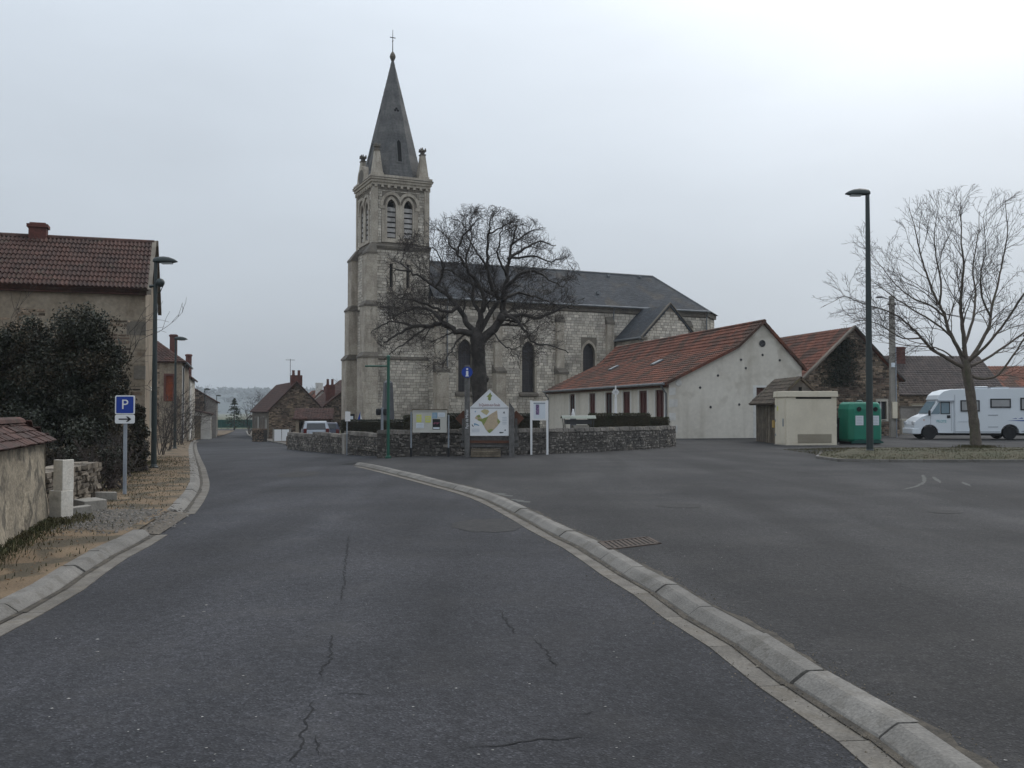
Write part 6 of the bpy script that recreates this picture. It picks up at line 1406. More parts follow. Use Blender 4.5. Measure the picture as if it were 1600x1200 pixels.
def bank():
    def octo(w, d, c): return [(-w + c, -d), (w - c, -d), (w, -d + c), (w, d - c), (w - c, d), (-w + c, d), (-w, d - c), (-w, -d + c)]
    m = MB(); vs = []
    for z, k in ((.12, .93), (.25, 1.0), (1.62, 1.0), (1.85, .93), (1.95, .8)):
        for x, y in octo(.86, .62, .2): vs.append((x * k, y * k, z))
    fs = [(i * 8 + j, i * 8 + (j + 1) % 8, i * 8 + 8 + (j + 1) % 8, i * 8 + 8 + j) for i in range(4) for j in range(8)] + [tuple(range(8))[::-1], tuple(range(32, 40))]
    m.add(vs, fs); b = m.build('body', 'green_plastic', BB, bevel=.03)
    for k in range(2):
        m = MB(); n = 10; x0, x1 = ((-.82, .1), (.12, .82))[k]; P = [(x0 + (x1 - x0) * i / n, -.632, .1 + .12 * math.sin(math.pi * i / n)) for i in range(n + 1)]; m.prism(P + [(x1, -.632, .05), (x0, -.632, .05)], (0, .02, 0)); m.build('skirt', 'green_plastic_dark', BB)
    m = MB(); m.b2(-.75, .75, -.5, .5, -.02, .14); m.build('base', 'black_paint', BB)
    for x in (-.42, .42):
        m = MB(); m.lathe([(.11, 0), (.11, .03), (.085, .03), (.085, .005)], (0, 0, 0), 14); m.v = [(a + x, -c - .62, b_ + 1.72 - .1) for a, b_, c in m.v]; m.build('opening', 'black_paint', BB)
    for x0, x1, y in ((-.6, -.2, -.626), (.25, .6, -.626)):
        l = boxpart('label', 'paper', BB, x0, x1, y - .006, y, .88, 1.32)
        for j in range(5): boxpart('label_print', 'print_grey', l, x0 + .05, x1 - .06 - .03 * (j % 2), y - .009, y - .006, .94 + j * .07, .965 + j * .07)
    m = MB(); m.lathe([(.16, 1.95), (.15, 2.02), (.05, 2.05)], (0, 0, 0), 12); m.build('lifting_cap', 'green_plastic_dark', BB)
bank()
# ---- electricity pole
EP = thing('electricity_pole', 'square concrete electricity pole with small lamp arm and meter cabinet', 'utility pole', (22.05, 55.6, 0))
m = MB(); m.box((0, 0, 3.95), (.34, .3, 8.5), 0, .72); m.build('pole', 'concrete', EP); m = MB(); m.tube([(-.1, -.05, 8.0), (-.6, -.05, 8.12)], .025, 6); ar_ = m.build('lamp_arm', 'galv', EP); m = MB(); m.box((-.75, -.05, 8.12), (.42, .18, .1), 0, .6); m.build('lamp', 'steel_dark', EP)
m = MB(); m.box((0, 0, 7.7), (.5, .06, .08)); m.build('crossbar', 'steel_dark', EP); boxpart('cabinet', 'cream_paint', EP, -.12, .14, -.32, -.16, 1.1, 2.05); m = MB(); m.tube([(.14, -.18, -.2), (.14, -.16, 5.2)], .03, 6); m.build('conduit', 'galv', EP); boxpart('junction_box', 'paper', EP, -.14, .04, -.3, -.15, 4.05, 4.3)
for k in range(3):
    m = MB(); m.lathe([(.03, 0), (.05, .05), (.03, .12)], (-.2 + k * .2, 0, 7.74), 8); m.build('insulator', 'render_white', EP)
    b0 = Vector((22.05 - .2 + k * .2, 55.6, 7.8)); b1 = Vector((60, 66 + k * .4, 6.4 - k * .5)); pts = [b0.lerp(b1, t / 14) + Vector((0, 0, -1.1 * 4 * (t / 14) * (1 - t / 14))) for t in range(15)]
    m = MB(); m.tube(pts, .012, 4); o = m.build('overhead_wire', 'black_paint'); tag(o, ('lowest overhead wire from the left insulator of the concrete pole', 'overhead wire from the middle insulator of the concrete pole', 'overhead wire from the right insulator of the concrete pole')[k], 'wire', 'overhead wires')

# ---- motorhome
MHm = thing('motorhome', 'white motorhome with blue and yellow side stripes parked behind the young tree', 'motorhome', (21.55, 51.5, 0), R(-8))
def motorhome():
    Wd = 2.15; low = .34
    cab = [(.02, low - .06), (0, .45), (.02, .78), (.12, 1.0), (.4, 1.2), (.75, 1.35), (1.22, 2.07), (2.2, 2.07), (2.2, low)]
    def ex(poly, y0, y1, inset=0): return MB().prism([(x, y0, z) for x, z in poly], (0, y1 - y0, 0))
    def arch(cx, r, n=8): return [(cx + r * math.cos(math.pi * i / n), .36 + r * math.sin(math.pi * i / n)) for i in range(n + 1)]
    fa = [(x, z) for x, z in arch(.81, .44) if z > low - .1]
    cabp = [(0.02, low - .04), (.37, low - .04)] + arch(.81, .44)[::-1] + [(1.25, low), (2.2, low), (2.2, 2.07), (1.22, 2.07), (.75, 1.35), (.4, 1.2), (.12, 1.0), (.02, .78), (0, .45)]
    ex(cabp, .08, Wd - .08).build('cab', 'van_white', MHm, bevel=.04)
    body = [(2.05, low), (4.38, low)] + arch(4.85, .46)[::-1] + [(5.33, low), (7.0, .42), (7.05, 2.75), (2.9, 2.72), (1.94, 2.69), (1.53, 2.58), (1.3, 2.38), (1.19, 2.15), (1.25, 2.08), (2.05, 2.07)]
    bd = ex(body, 0, Wd).build('living_body', 'van_white', MHm, bevel=.045)
    m = MB(); m.b2(1.25, 2.0, -.03, .08, 2.03, 2.08); m.build('overcab_trim', 'van_grey', bd)
    for x in (2.06, 2.09): boxpart('panel_joint', 'van_grey', bd, x, x + .012, -.004, 0, low + .02, 2.4)
    ex([(1.35, 2.0), (1.31, 2.0), (.95, 1.46), (.88, 1.36), (1.3, 1.36), (1.35, 1.4)], .068, .075).build('quarter_window', 'van_glass', MHm)
    dw = ex([(1.42, 1.4), (1.82, 1.4), (1.82, 1.98), (1.42, 1.98)], .068, .075).build('side_window', 'van_glass', MHm)
    f = MB(); ring(f, (0, .07), (1, 0), (0, -1), [(1.42, 1.4), (1.82, 1.4), (1.82, 1.98), (1.42, 1.98)], [(1.38, 1.36), (1.86, 1.36), (1.86, 2.02), (1.38, 2.02)], 0, .01); f.build('window_rubber', 'black_paint', dw)
    # windscreen across the sloping front
    m = MB(); m.add([(.78, .2, 1.39), (.78, Wd - .2, 1.39), (1.2, Wd - .22, 2.03), (1.2, .22, 2.03)], [(0, 1, 2, 3)]); m.v = [(x - .03, y, z + .02) for x, y, z in m.v]; m.build('windscreen', 'van_glass', MHm)
    boxpart('door_joint', 'van_grey', MHm, .86, .875, .074, .08, .5, 1.36); boxpart('door_joint', 'van_grey', MHm, 1.92, 1.935, .074, .08, .45, 2.0); boxpart('door_handle', 'black_paint', MHm, 1.7, 1.88, .05, .08, 1.14, 1.3, bevel=.02)
    mi = MB(); mi.box((.78, -.05, 1.42), (.1, .16, .3)); mi.build('mirror', 'black_paint', MHm, bevel=.03); boxpart('mirror_arm', 'black_paint', MHm, .78, .84, 0, .1, 1.36, 1.42)
    boxpart('bumper', 'van_white', MHm, -.08, .3, .06, Wd - .06, .28, .6, bevel=.05); m = MB(); m.b2(-.02, .12, .1, .45, .8, .96); m.build('headlight', 'lens_clear', MHm, bevel=.03); m = MB(); m.b2(-.02, .12, Wd - .45, Wd - .1, .8, .96); m.build('headlight', 'lens_clear', MHm, bevel=.03)
    boxpart('indicator', 'amber', MHm, .5, .56, .07, .08, 1.02, 1.07)
    for cx in (.81, 4.85):
        for y0 in (.05, Wd - .28):
            t = MB(); t.lathe([(.26, -.11), (.33, -.11), (.355, -.06), (.355, .06), (.33, .11), (.26, .11)], (0, 0, 0), 20); t.v = [(cx + x, y0 + .11 + z, .355 + y) for x, y, z in t.v]; w = t.build('wheel', 'tyre', MHm)
            t = MB(); t.lathe([(.06, -.09), (.2, -.07), (.26, -.1), (.26, -.02), (.05, -.02)], (0, 0, 0), 16); t.v = [(cx + x, y0 + .11 + z, .355 + y) for x, y, z in t.v]; t.build('rim', 'rim', w)
    m = MB(); m.b2(.5, 6.8, .3, Wd - .3, .22, .36); m.build('chassis', 'black_paint', MHm)
    for a0, a1, z0, z1 in ((2.4, 3.3, 1.53, 2.07), (3.9, 4.86, 1.73, 2.15), (5.4, 6.6, 1.6, 2.2)):
        w = boxpart('window', 'van_blind', bd, a0, a1, -.03, 0, z0, z1, bevel=.01); f = MB(); ring(f, (0, 0), (1, 0), (0, -1), rect(a0 + .03, a1 - .03, z0 + .03, z1 - .03), rect(a0 - .03, a1 + .03, z0 - .03, z1 + .03), 0, .045); f.build('window_frame', 'black_paint', bd)
    for a0, a1, z0, z1 in ((3.75, 4.25, 1.28, 1.33), (3.75, 4.25, .66, .7), (6.9, 6.99, .6, .65)): boxpart('vent', 'van_grey', bd, a0, a1, -.012, 0, z0, z1)
    boxpart('waist_trim', 'van_grey', bd, 2.1, 4.35, -.012, 0, .4, .44); boxpart('waist_trim', 'van_grey', bd, 5.4, 6.95, -.012, 0, .44, .48)
    text_mesh('PILOTE', .2, 'van_teal', 'brand_lettering', MHm, (1.42, .072, .97), (R(90), 0, 0), .003, sx=.8)
    def dec(pts, mt, name='stripe'): m = MB(); m.prism([(x, -.006, z) for x, z in pts], (0, .006, 0)); m.build(name, mt, bd)
    dec([(2.2, .92), (2.75, .92), (2.8, 1.02), (2.25, 1.02)], 'paper'); dec([(2.26, .94), (2.7, .94), (2.72, .955), (2.27, .955)], 'van_grey'); dec([(2.75, .93), (2.95, 1.02), (3.1, 1.02), (2.98, .94)], 'van_blue'); dec([(2.6, 2.35), (2.78, 2.28), (2.98, 2.36), (2.86, 2.38), (2.78, 2.33), (2.7, 2.36)], 'print_dark', 'bird_mark')
    dec([(4.7, 1.02), (5.6, 1.05), (6.6, 1.08), (6.9, 1.12), (6.5, 1.0), (5.6, .98)], 'van_blue'); dec([(4.95, 1.12), (5.15, 1.16), (5.2, 1.12)], 'van_blue'); dec([(5.25, 1.12), (5.45, 1.18), (5.5, 1.12)], 'van_blue'); dec([(5.55, 1.12), (5.8, 1.2), (6.3, 1.14)], 'van_blue'); dec([(5.8, 1.21), (5.7, 1.32), (5.85, 1.42), (6.2, 1.45), (6.5, 1.32), (6.3, 1.22)], 'van_yellow')
    m = MB(); m.b2(3.3, 3.9, .4, 1.0, 2.74, 2.84); m.build('roof_hatch', 'van_white', bd, bevel=.03); m = MB(); m.b2(4.4, 5.1, .8, 1.5, 2.74, 2.82); m.build('roof_hatch', 'van_white', bd, bevel=.03); boxpart('roof_rail', 'van_grey', bd, 3.0, 6.9, .05, .09, 2.76, 2.8)
motorhome()
# ---- parked cars behind the low wall, seen from the back
def car(label, loc, rz, paint, van=False):
    T = thing('parked_car', label, 'car', loc, rz, 'cars parked behind the low roadside wall'); W = .82
    L = 3.9; side = [(0, .35), (-.02, .62), (.05, .88), (.42, 1.42), (1.9, 1.46), (2.6, .98), (3.7, .82), (3.9, .6), (3.88, .3)] if not van else [(0, .35), (-.02, .7), (.05, .95), (.2, 1.36), (2.0, 1.4), (2.7, 1.0), (3.8, .84), (3.9, .6), (3.88, .3)]
    m = MB(); k = len(side); inset = lambda z: .14 * max(0, z - .9) / .5     # local y runs forward, rear at y = 0
    vs = [(-W + inset(z), y, z) for y, z in side] + [(W - inset(z), y, z) for y, z in side]
    m.add(vs, [(i, (i + 1) % k, k + (i + 1) % k, k + i) for i in range(k)] + [tuple(range(k)), tuple(range(k, 2 * k))[::-1]]); b = m.build('body', paint, T, bevel=.04)
    y0, z0, y1, z1 = .1, .96, .36, 1.34
    if van: y0, z0, y1, z1 = .06, 1.0, .18, 1.3
    q = MB(); q.prism([(-.6, y0 - .03, z0), (.6, y0 - .03, z0), (.55, y1 - .03, z1), (-.55, y1 - .03, z1)], (0, .012, -.004)); q.build('rear_window', 'glass_dark', T)
    for s in (-1, 1):
        q = MB(); q.prism([(s * (W - .02), .6, .98), (s * (W - .02), 2.3, .98), (s * (W - .13), 1.85, 1.36), (s * (W - .13), .7, 1.36)], (s * .012, 0, .003)); q.build('side_window', 'glass_dark', T)
        q = MB(); q.box((s * (W - .14), .02, .8 if van else .86), (.2, .14, .3)); q.build('tail_light', 'lens_red', T, bevel=.02)
        for y in (.75, 3.1):
            t = MB(); t.lathe([(.2, -.09), (.3, -.09), (.31, 0), (.3, .09), (.2, .09)], (0, 0, 0), 16); t.v = [(s * (W - .08) + z, y + x, .31 + yy) for x, yy, z in t.v]; t.build('wheel', 'tyre', T)
    boxpart('number_plate', 'sign_white', T, -.26, .26, -.05, -.02, .62, .73); boxpart('rear_bumper', paint, T, -.8, .8, -.08, .1, .35, .56, bevel=.03)
    return T
p = at(494, 690, 60.0); car('silver hatchback seen from behind over the low wall', (p.x, p.y, gz(p.x, p.y) + .0), R(14), 'car_silver')
p = at(511, 690, 64.0); car('dark blue car parked beside the silver hatchback', (p.x, p.y, gz(p.x, p.y)), R(14), 'car_blue', True)
p = at(365, 664, 150); q = thing('green_fence', 'dark green mesh fence across the end of the road', 'fence', (p.x, p.y, gz(p.x, p.y))); 
for k in range(6): boxpart('panel', 'hedge_green', q, -3 + k * 1.1, -3 + k * 1.1 + 1.06, 0, .04, .1, 1.35); boxpart('post', 'post_green', q, -3 + k * 1.1 - .04, -3 + k * 1.1, -.03, .05, -.3, 1.45)

# ================================================================ TREES, SHRUBS, HEDGES
def wander(p, d, length, seg, rs, wig, up, taper, r):
    """a gnarled shoot: list of points and radii"""
    P = [p.copy()]; Rr = [r]; d = d.normalized()
    for i in range(seg):
        d = (d + Vector((rs.gauss(0, wig), rs.gauss(0, wig), rs.gauss(0, wig) + up))).normalized()
        p = p + d * length / seg; P.append(p.copy()); Rr.append(r * (1 - (1 - taper) * (i + 1) / seg))
    return P, Rr, d
def perp(d, rs):
    v = Vector((rs.gauss(0, 1), rs.gauss(0, 1), rs.gauss(0, 1))); v = v - d * v.dot(d); return v.normalized()
def grow(limbs, levels, rs, inside, origin):
    """limbs: [(points, radii)] -> one mesh builder per level of side shoots"""
    out = []; cur = limbs
    for (step, len0, len1, seg, wig, up, ang, rk, rmin, start, taper, sides) in levels:
        mb = MB(); nxt = []
        for P, Rr in cur:
            acc = 0; tot = sum((b - a).length for a, b in zip(P, P[1:])); done = 0
            for i in range(len(P) - 1):
                a, b = P[i], P[i + 1]; l = (b - a).length; dv = (b - a).normalized(); pos = 0
                while acc + (l - pos) >= step:
                    pos += step - acc; acc = -rs.uniform(-.3, .3) * step; q = a + dv * pos; f = (done + pos) / tot
                    if f < start: continue
                    out_ = (q - origin).normalized(); d = (dv * math.cos(ang) + (perp(dv, rs) + out_ * .45).normalized() * math.sin(ang))
                    r = max(rmin, Rr[i] * rk); ln = rs.uniform(len0, len1) * (1.15 - .5 * f)
                    S, SR, _ = wander(q, d, ln, seg, rs, wig, up, taper, r)
                    while len(S) > 2 and not inside(S[-1]): S.pop(); SR.pop()
                    if len(S) > 2: mb.tube(S, SR, sides, False); nxt.append((S, SR))
                acc += l - pos; done += l
            # leader tip: the shoot forks on at its end
            for _ in range(2):
                d = (P[-1] - P[-2]).normalized(); S, SR, _ = wander(P[-1], d * .8 + perp(d, rs) * .6, rs.uniform(len0, len1) * .8, seg, rs, wig, up, taper, max(rmin, Rr[-1] * .85))
                while len(S) > 2 and not inside(S[-1]): S.pop(); SR.pop()
                if len(S) > 2: mb.tube(S, SR, sides, False); nxt.append((S, SR))
        out.append(mb); cur = nxt
    return out
def spline(pts, n=5):
    P = [Vector(p) for p in pts]; o = []
    for i in range(len(P) - 1):
        a, b, c, d = P[max(i - 1, 0)], P[i], P[i + 1], P[min(i + 2, len(P) - 1)]
        for k in range(n):
            t = k / n; o.append(.5 * ((2 * b) + (c - a) * t + (2 * a - 5 * b + 4 * c - d) * t * t + (3 * b - a - 3 * c + d) * t ** 3))
    o.append(P[-1]); return o
def tree(name, label, Y, base, trunk, limbs, levels, seed, inside_e, mats, knots=(), cat='tree', zb=0.0, gn=1.0):
    rs = random.Random(seed); T = thing(name, label, cat, (base[0], base[1], zb)); O = Vector((base[0], base[1], zb))
    def loc(px, py, dy=0): return at(px, py, Y + dy) - O
    tp = spline([loc(x, y) for x, y, r in trunk], 4); tr = []
    for i in range(len(trunk) - 1):
        for k in range(4): tr.append(trunk[i][2] + (trunk[i + 1][2] - trunk[i][2]) * k / 4)
    tr.append(trunk[-1][2]); m = MB(); m.tube(tp, [r * rs.uniform(.95, 1.06) for r in tr], 14); tk = m.build('trunk', mats[0], T, smooth=True)
    for px, py, r in knots:
        m = MB(); c = loc(px, py); m.lathe([(r * .2, -r), (r * .8, -r * .6), (r, 0), (r * .75, r * .6), (r * .2, r)], c, 8); m.build('knot', mats[0], tk, smooth=True)
    L = []; LW = []
    for pts, r0, r1, dz in limbs:
        n = len(pts); P = spline([loc(x, y, dz * (i / (n - 1)) ** 1.1) for i, (x, y) in enumerate(pts)], 4); k = len(P)
        P = [p + Vector((rs.gauss(0, .03), rs.gauss(0, .04), rs.gauss(0, .03))) * gn * (1 if 0 < i else 0) for i, p in enumerate(P)]
        Rr = [r0 + (r1 - r0) * (i / (k - 1)) ** .8 for i in range(k)]; L.append((P, Rr)); m = MB(); m.tube(P, Rr, 8, True); m.build('limb', mats[0], T, smooth=True)
    c, e = inside_e; C = loc(*c); 
    def inside(p): q = p - C; return (q.x / e[0]) ** 2 + (q.y / e[1]) ** 2 + (q.z / e[2]) ** 2 < 1
    origin = loc(*trunk[-1][:2])
    ms = grow(L, levels, rs, inside, origin)
    for i, m in enumerate(ms):
        if i == 0: m.build('branches', mats[0], T)['kind'] = 'stuff'
    tw = MB()
    for m in ms[1:]: tw.add(m.v, m.f)
    o = tw.build('crown', mats[1], T); o['kind'] = 'stuff'
    return T
# old gnarled tree in the churchyard
b0 = at(750, 690, 40.0)
tree('old_tree', 'old gnarled bare tree with a wide round crown in front of the church', 40.0, (b0.x, b0.y), [(752, 704, .42), (751, 670, .35), (750, 620, .32), (748, 594, .35), (748, 565, .29), (747, 545, .29), (745, 527, .28), (745, 512, .17)],
     [([(745, 528), (733, 520), (712, 517), (693, 505), (668, 510), (645, 511), (622, 522), (600, 536)], .17, .035, -1.2), ([(744, 522), (728, 500), (715, 478), (700, 462), (680, 448), (662, 435), (640, 425), (618, 420)], .14, .03, 1.6),
      ([(745, 520), (752, 490), (757, 470), (748, 445), (730, 420), (715, 398), (700, 375)], .15, .03, -1.4), ([(748, 535), (772, 512), (785, 495), (786, 475), (788, 455), (791, 430), (795, 405), (800, 380), (808, 350)], .21, .03, .8),
      ([(746, 522), (765, 490), (780, 468), (760, 455), (735, 443), (708, 425), (690, 420)], .13, .03, 2.2), ([(780, 468), (768, 445), (762, 420), (760, 395), (764, 365), (768, 340)], .11, .025, -.8),
      ([(784, 496), (815, 492), (840, 497), (862, 489), (885, 478), (905, 486)], .1, .025, 1.2), ([(790, 490), (812, 503), (822, 520), (835, 535), (860, 540), (888, 549)], .075, .02, -1.4),
      ([(790, 450), (810, 430), (835, 425), (858, 436), (880, 448)], .09, .02, -1.8), ([(795, 405), (820, 388), (845, 378), (868, 384)], .075, .02, 1.5), ([(715, 480), (698, 488), (676, 480), (650, 470), (625, 466)], .09, .02, -2.2),
      ([(752, 490), (740, 470), (738, 440), (728, 405), (738, 370), (735, 348)], .1, .02, 2.4), ([(692, 506), (676, 488), (655, 480), (630, 488), (605, 500)], .08, .02, 2.0), ([(786, 470), (805, 458), (830, 462), (855, 470), (878, 480)], .08, .02, 2.6), ([(730, 520), (715, 532), (705, 548), (697, 562)], .05, .02, -1.0), ([(768, 515), (780, 535), (800, 545), (815, 540)], .04, .015, -1.4), ([(762, 420), (746, 396), (732, 372), (724, 350)], .06, .015, 1.0), ([(791, 430), (778, 400), (782, 365), (788, 342)], .06, .015, -1.8), ([(800, 382), (824, 364), (846, 356)], .05, .015, -.8), ([(795, 405), (830, 400), (862, 408), (884, 402)], .06, .015, -1.0), ([(645, 511), (618, 503), (596, 508), (580, 520)], .06, .015, 1.0), ([(668, 510), (642, 530), (616, 548), (600, 562)], .05, .015, -1.6), ([(680, 448), (692, 420), (684, 398), (676, 386)], .06, .015, -1.2), ([(715, 398), (722, 372), (738, 352), (752, 338)], .05, .015, -1.6), ([(764, 365), (790, 352), (812, 342)], .045, .012, 1.6), ([(640, 425), (628, 405), (640, 388), (660, 380)], .04, .012, 1.2)],
     [(.36, .6, 1.35, 7, .26, .04, .95, .33, .012, .15, .4, 5), (.18, .35, .8, 5, .28, .04, .85, .52, .0075, .1, .5, 4), (.11, .16, .44, 4, .28, .05, .8, .65, .0062, .08, .6, 3), (.15, .08, .22, 3, .3, .05, .8, .8, .0048, .1, .7, 3)],
     61, ((738, 462), (4.7, 4.0, 3.8)), ('bark', 'twig'), knots=((757, 592, .2), (741, 598, .17), (753, 560, .14), (783, 497, .2)))
# young tree on the island
b1 = at(1525, 700, 35.0)
YL = [([(1506, 575), (1480, 560), (1455, 545), (1440, 528), (1420, 508), (1396, 490), (1348, 474), (1318, 462)], .075, .012, -1.0), ([(1507, 566), (1495, 540), (1482, 515), (1475, 490), (1462, 465), (1452, 440), (1442, 410), (1434, 380), (1428, 350), (1420, 325)], .085, .01, .9),
      ([(1509, 566), (1506, 530), (1503, 500), (1501, 470), (1504, 440), (1506, 410), (1502, 380), (1502, 350), (1500, 318)], .095, .01, -.5), ([(1511, 570), (1530, 540), (1545, 510), (1550, 480), (1560, 440), (1568, 400), (1574, 360), (1570, 312)], .085, .01, 1.3),
      ([(1514, 585), (1532, 592), (1560, 585), (1590, 545), (1615, 510), (1650, 470), (1680, 445)], .06, .01, -1.2), ([(1511, 566), (1528, 552), (1550, 530), (1580, 490), (1610, 440), (1630, 390), (1640, 350)], .07, .01, -1.9),
      ([(1478, 497), (1455, 478), (1425, 465), (1400, 445), (1380, 420), (1362, 400)], .045, .009, 1.6), ([(1490, 560), (1468, 545), (1440, 541), (1405, 538), (1375, 522)], .035, .008, 1.0), ([(1468, 475), (1470, 440), (1462, 400), (1460, 360), (1466, 325)], .045, .009, -1.5),
      ([(1548, 495), (1535, 465), (1532, 430), (1540, 390), (1536, 340)], .045, .009, -1.8), ([(1508, 560), (1485, 525), (1455, 500), (1420, 480), (1385, 455), (1352, 432)], .05, .009, -2.2), ([(1512, 575), (1550, 555), (1600, 520), (1660, 480), (1710, 440)], .06, .01, 1.5), ([(1505, 545), (1520, 500), (1524, 460), (1520, 420), (1528, 370), (1530, 330)], .06, .009, 2.4), ([(1440, 528), (1410, 528), (1370, 505), (1330, 500)], .035, .008, -1.8), ([(1600, 525), (1640, 490), (1690, 410), (1700, 360)], .05, .01, .8)]
tree('young_tree', 'young bare tree with upswept branches on the grass island', 35.0, (b1.x, b1.y), [(1527, 706, .27), (1525, 697, .2), (1523, 670, .175), (1520, 645, .17), (1515, 605, .165), (1510, 580, .17), (1508, 562, .11)], YL,
     [(.33, .8, 2.1, 7, .11, .02, .72, .4, .008, .18, .4, 4), (.23, .35, .9, 4, .14, .02, .7, .58, .006, .12, .55, 3), (.17, .12, .36, 3, .18, .03, .75, .75, .005, .12, .7, 3)],
     62, ((1512, 455), (5.9, 4.2, 3.85)), ('bark_young', 'twig_young'), gn=.25)
grass('trunk_grass', 'tuft of longer green grass round the young tree trunk', [lambda rs: (b1.x + rs.gauss(0, .28), b1.y + rs.gauss(0, .25), .2)], 1800, .13, seed=14)

def shrub(name, label, loc, h, w, n, seed, mt='twig', r=.012, cat='shrub', lean=0.0):
    """bare multi-stemmed shrub"""
    rs = random.Random(seed); T = thing(name, label, cat, loc); stems = MB(); limbs = []
    for i in range(n):
        a = rs.random() * 6.283; d = Vector((math.cos(a) * w / h + lean, math.sin(a) * w / h * .6, 1)); P, Rr, _ = wander(Vector((rs.gauss(0, w * .12), rs.gauss(0, .06), -.1)), d, h * rs.uniform(.7, 1.05), 7, rs, .14, .03, .4, r * 1.6); stems.tube(P, Rr, 5, False); limbs.append((P, Rr))
    s = stems.build('stems', mt, T); s['kind'] = 'stuff'
    ms = grow(limbs, [(h * .09, h * .2, h * .45, 5, .2, .02, .8, .6, r * .6, .2, .5, 3), (h * .07, h * .08, h * .2, 3, .25, .02, .8, .7, r * .45, .2, .6, 3)], rs, lambda p: True, Vector((0, 0, h * .3)))
    tw = MB(); [tw.add(m.v, m.f) for m in ms]; o = tw.build('twigs', mt, T); o['kind'] = 'stuff'
    return T
for k, (px, Y, h, w, n, lab) in enumerate(((262, 45, 2.6, .9, 7, 'bare shrub against the big house corner'), (283, 60, 3.2, 1.2, 8, 'bare climbing shrub beside the second street lamp'), (300, 73, 3.4, 1.1, 8, 'bare shrub in front of the cream fronted house'), (254, 38, 2.2, .8, 6, 'low bare shrub at the start of the terrace'))):
    p = at(px, 690, Y); shrub('bare_shrub', lab, (p.x, p.y, gz(p.x, p.y)), h, w, n, 70 + k)
for k, (px, Y, h, w, n, lab) in enumerate(((418, 112, 4.6, 3.6, 9, 'bare leafless tree behind the stone cottage roof'), (473, 124, 5.2, 1.3, 6, 'thin bare treetop between the cottage and the white gable'), (392, 116, 3.2, 1.8, 6, 'low bare tree at the road bend'), (545, 105, 5.5, 1.5, 5, 'bare twigs showing beside the church tower'))):
    p = at(px, 690, Y); shrub('bare_tree', lab, (p.x, p.y, gz(p.x, p.y) - .1), h, w, n, 80 + k, r=.03, cat='tree')
for k, (px, py, Y, h, w, n, lab, mt) in enumerate(((110, 745, 18.6, 1.05, 1.1, 12, 'tangle of dry brambles behind the dry stone wall', 'twig'), (150, 740, 18.8, .95, .8, 10, 'dry brambles beside the dry stone wall end', 'twig_young'), (185, 745, 21, 1.2, .8, 10, 'dry scrub behind the parking sign pole', 'twig'))):
    p = at(px, py, Y); shrub('bramble', lab, (p.x, p.y, 0), h, w, n, 90 + k, mt=mt, r=.007)
p = at(62, 560, 24.5); shrub('bare_sapling', 'bare sapling poking above the ivy thicket', (p.x, p.y, 0), at(62, 470, 24.5).z, 1.0, 4, 99, r=.015, cat='tree')

def foliage(name, label, blobs, Y, n, size, seed, mts, cat='bush', zbase=0.0, stem=True):
    """evergreen mass: leaves spread through overlapping lumps, with stems inside"""
    rs = random.Random(seed); c0 = at(blobs[0][0], 640, Y); T = thing(name, label, cat, (c0.x, c0.y, zbase)); O = Vector((c0.x, c0.y, zbase)); sc = Y / F_PX
    tot = sum(b[2] * b[3] for b in blobs); L = [MB() for _ in mts]; allc = []
    for px, py, rx, ry, dy in blobs:
        C = at(px, py, Y + dy) - O; k = int(n * rx * ry / tot); lumps = []
        for _ in range(44):
            v = Vector((rs.gauss(0, 1), rs.gauss(0, 1), rs.gauss(0, 1))).normalized() * rs.uniform(.55, 1.0); lumps.append((C + Vector((v.x * rx * sc, v.y * rx * sc * .8, v.z * ry * sc)), rs.uniform(.25, .55) * min(rx, ry) * sc, rs.choice(range(len(mts)))))
        for _ in range(k):
            c, r, mi = rs.choice(lumps); v = Vector((rs.gauss(0, 1), rs.gauss(0, 1), rs.gauss(0, 1))).normalized() * r * rs.random() ** .5
            q = c + v
            if q.z > .02: leaf_cloud(L[mi], [q], size, rs)
        allc.append((C, lumps))
    for m, mt in zip(L, mts): o = m.build('foliage', mt, T); o['kind'] = 'stuff'
    if stem:
        s = MB()
        for C, lumps in allc:
            for c, r, _ in lumps[:9]:
                a = Vector((C.x + rs.gauss(0, .2), C.y + .1, -.1)); P = [a.lerp(c, t / 6) + Vector((rs.gauss(0, .05), rs.gauss(0, .05), 0)) for t in range(7)]; s.tube(P, [.03 * (1 - t / 8) for t in range(7)], 5, False)
        o = s.build('stems', 'twig', T); o['kind'] = 'stuff'
    return T
foliage('ivy_thicket', 'tall dark ivy thicket covering the front of the old house', [(140, 590, 52, 95, 0), (60, 605, 60, 85, .3), (-20, 610, 60, 100, .4), (110, 545, 48, 52, .5), (165, 650, 36, 70, -.3), (90, 680, 95, 55, -.8), (10, 570, 40, 60, .2), (-70, 620, 60, 90, 0), (172, 590, 30, 70, 0), (130, 520, 50, 40, .3), (100, 620, 80, 80, .4), (40, 540, 40, 45, .3)], 23.0, 130000, .036, 101, ('leaf_dark', 'leaf_dark', 'leaf_brown'))
foliage('ivy_bush', 'dark ivy bush hugging the corner of the old house', [(212, 690, 18, 48, 0), (200, 715, 26, 28, -.4), (216, 655, 12, 26, .3)], 25.0, 9000, .04, 102, ('leaf_dark', 'leaf_brown'))
foliage('low_scrub', 'low brown scrub between the dry stone wall and the old house', [(120, 715, 50, 18, 0), (175, 722, 28, 24, .3), (80, 720, 30, 20, -.2)], 19.2, 9000, .028, 103, ('leaf_brown', 'leaf_dark'))
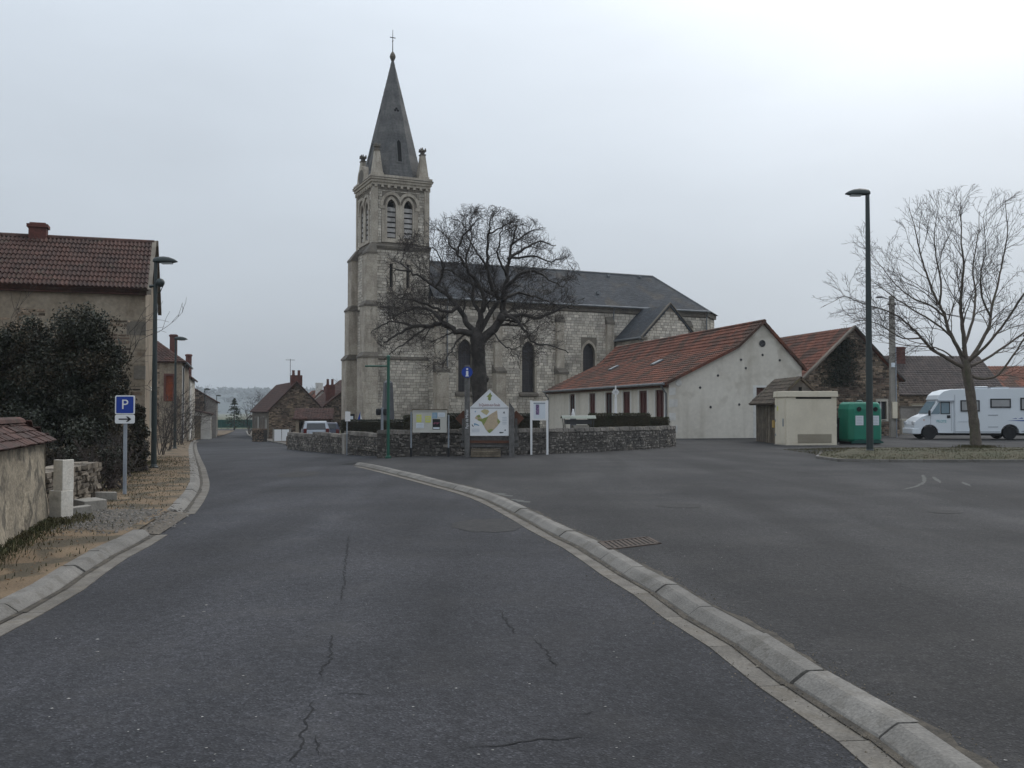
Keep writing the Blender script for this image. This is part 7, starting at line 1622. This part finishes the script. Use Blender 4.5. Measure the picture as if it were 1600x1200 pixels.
def hedge(label, px0, px1, Y, ztop, seed, th=.7, mt='leaf_hedge', rz=0):
    a, b = at(px0, 660, Y), at(px1, 660, Y); rs = random.Random(seed); L = b.x - a.x; T = thing('clipped_hedge', label, 'hedge', (a.x, a.y, 0), rz); m = MB(); m.b2(.06, L - .06, .06, th - .06, -.2, ztop - .06); m.build('dark_core', 'leaf_brown', T)  # solid dark box stands in for the shade inside the hedge
    pts = []
    for _ in range(int(2600 * L)):
        f = rs.random(); w = rs.gauss(0, .025)
        if f < .5: pts.append((rs.uniform(0, L), w, rs.uniform(0, ztop)))
        elif f < .8: pts.append((rs.uniform(0, L), rs.uniform(0, th), ztop + w))
        else: pts.append(((0 if rs.random() < .5 else L) + w, rs.uniform(0, th), rs.uniform(0, ztop)))
    m = MB(); leaf_cloud(m, pts, .03, rs); o = m.build('foliage', mt, T); o['kind'] = 'stuff'
hedge('long dark clipped hedge at the foot of the church tower', 533, 652, 49, at(600, 657, 49).z, 111, mt='leaf_dark')
hedge('taller brownish hedge block left of the notice board', 630, 692, 47, at(640, 650, 47).z, 112)
hedge('dark hedge behind the village map sign', 694, 842, 46, at(760, 647, 46).z, 113, mt='leaf_dark')
hedge('clipped brown hedge below the white crucifix', 921, 1016, 46.5, at(960, 647, 46.5).z, 114)
hedge('short low hedge next to the hall corner', 1014, 1046, 47, at(1030, 653, 47).z, 115)
# conifer at the end of the road
p = at(366, 664, 142)
CF = thing('conifer', 'dark conifer standing alone at the end of the road', 'tree', (p.x, p.y, gz(p.x, p.y)))
m = MB(); m.tube([(0, 0, -.2), (0, 0, 4.6)], [.12, .02], 6); m.build('trunk', 'bark', CF); m = MB(); rs = random.Random(5)
for _ in range(150):
    t = rs.random() ** .8; z = .3 + 4.3 * t; r = 1.75 * (1 - t) ** .8 + .1; a = rs.random() * 6.283; tip = Vector((math.cos(a) * r, math.sin(a) * r, z - .15 * r))
    for k in range(9): q = Vector((0, 0, z)).lerp(tip, .25 + .75 * k / 8); leaf_cloud(m, [q], .13 * (1.1 - .4 * k / 8), rs)
o = m.build('crown', 'needle', CF); o['kind'] = 'stuff'

# ---------------------------------------------------------------- haze: even damp air round the whole scene
hz = bpy.data.materials.new('haze'); hz.use_nodes = True; nt = hz.node_tree; nt.nodes.clear(); out = nt.nodes.new('ShaderNodeOutputMaterial'); pv = nt.nodes.new('ShaderNodeVolumePrincipled')
pv.inputs['Color'].default_value = (.86, .92, .97, 1); pv.inputs['Density'].default_value = 0.00033; pv.inputs['Anisotropy'].default_value = 0.0; nt.links.new(pv.outputs[0], out.inputs['Volume']); MAT['haze'] = hz
m = MB(); m.b2(-2700, 2700, -70, 3300, -25, 70); o = stuff(m.build('haze', 'haze')); tag(o, 'thin pale winter haze fading the distant hill', 'haze')
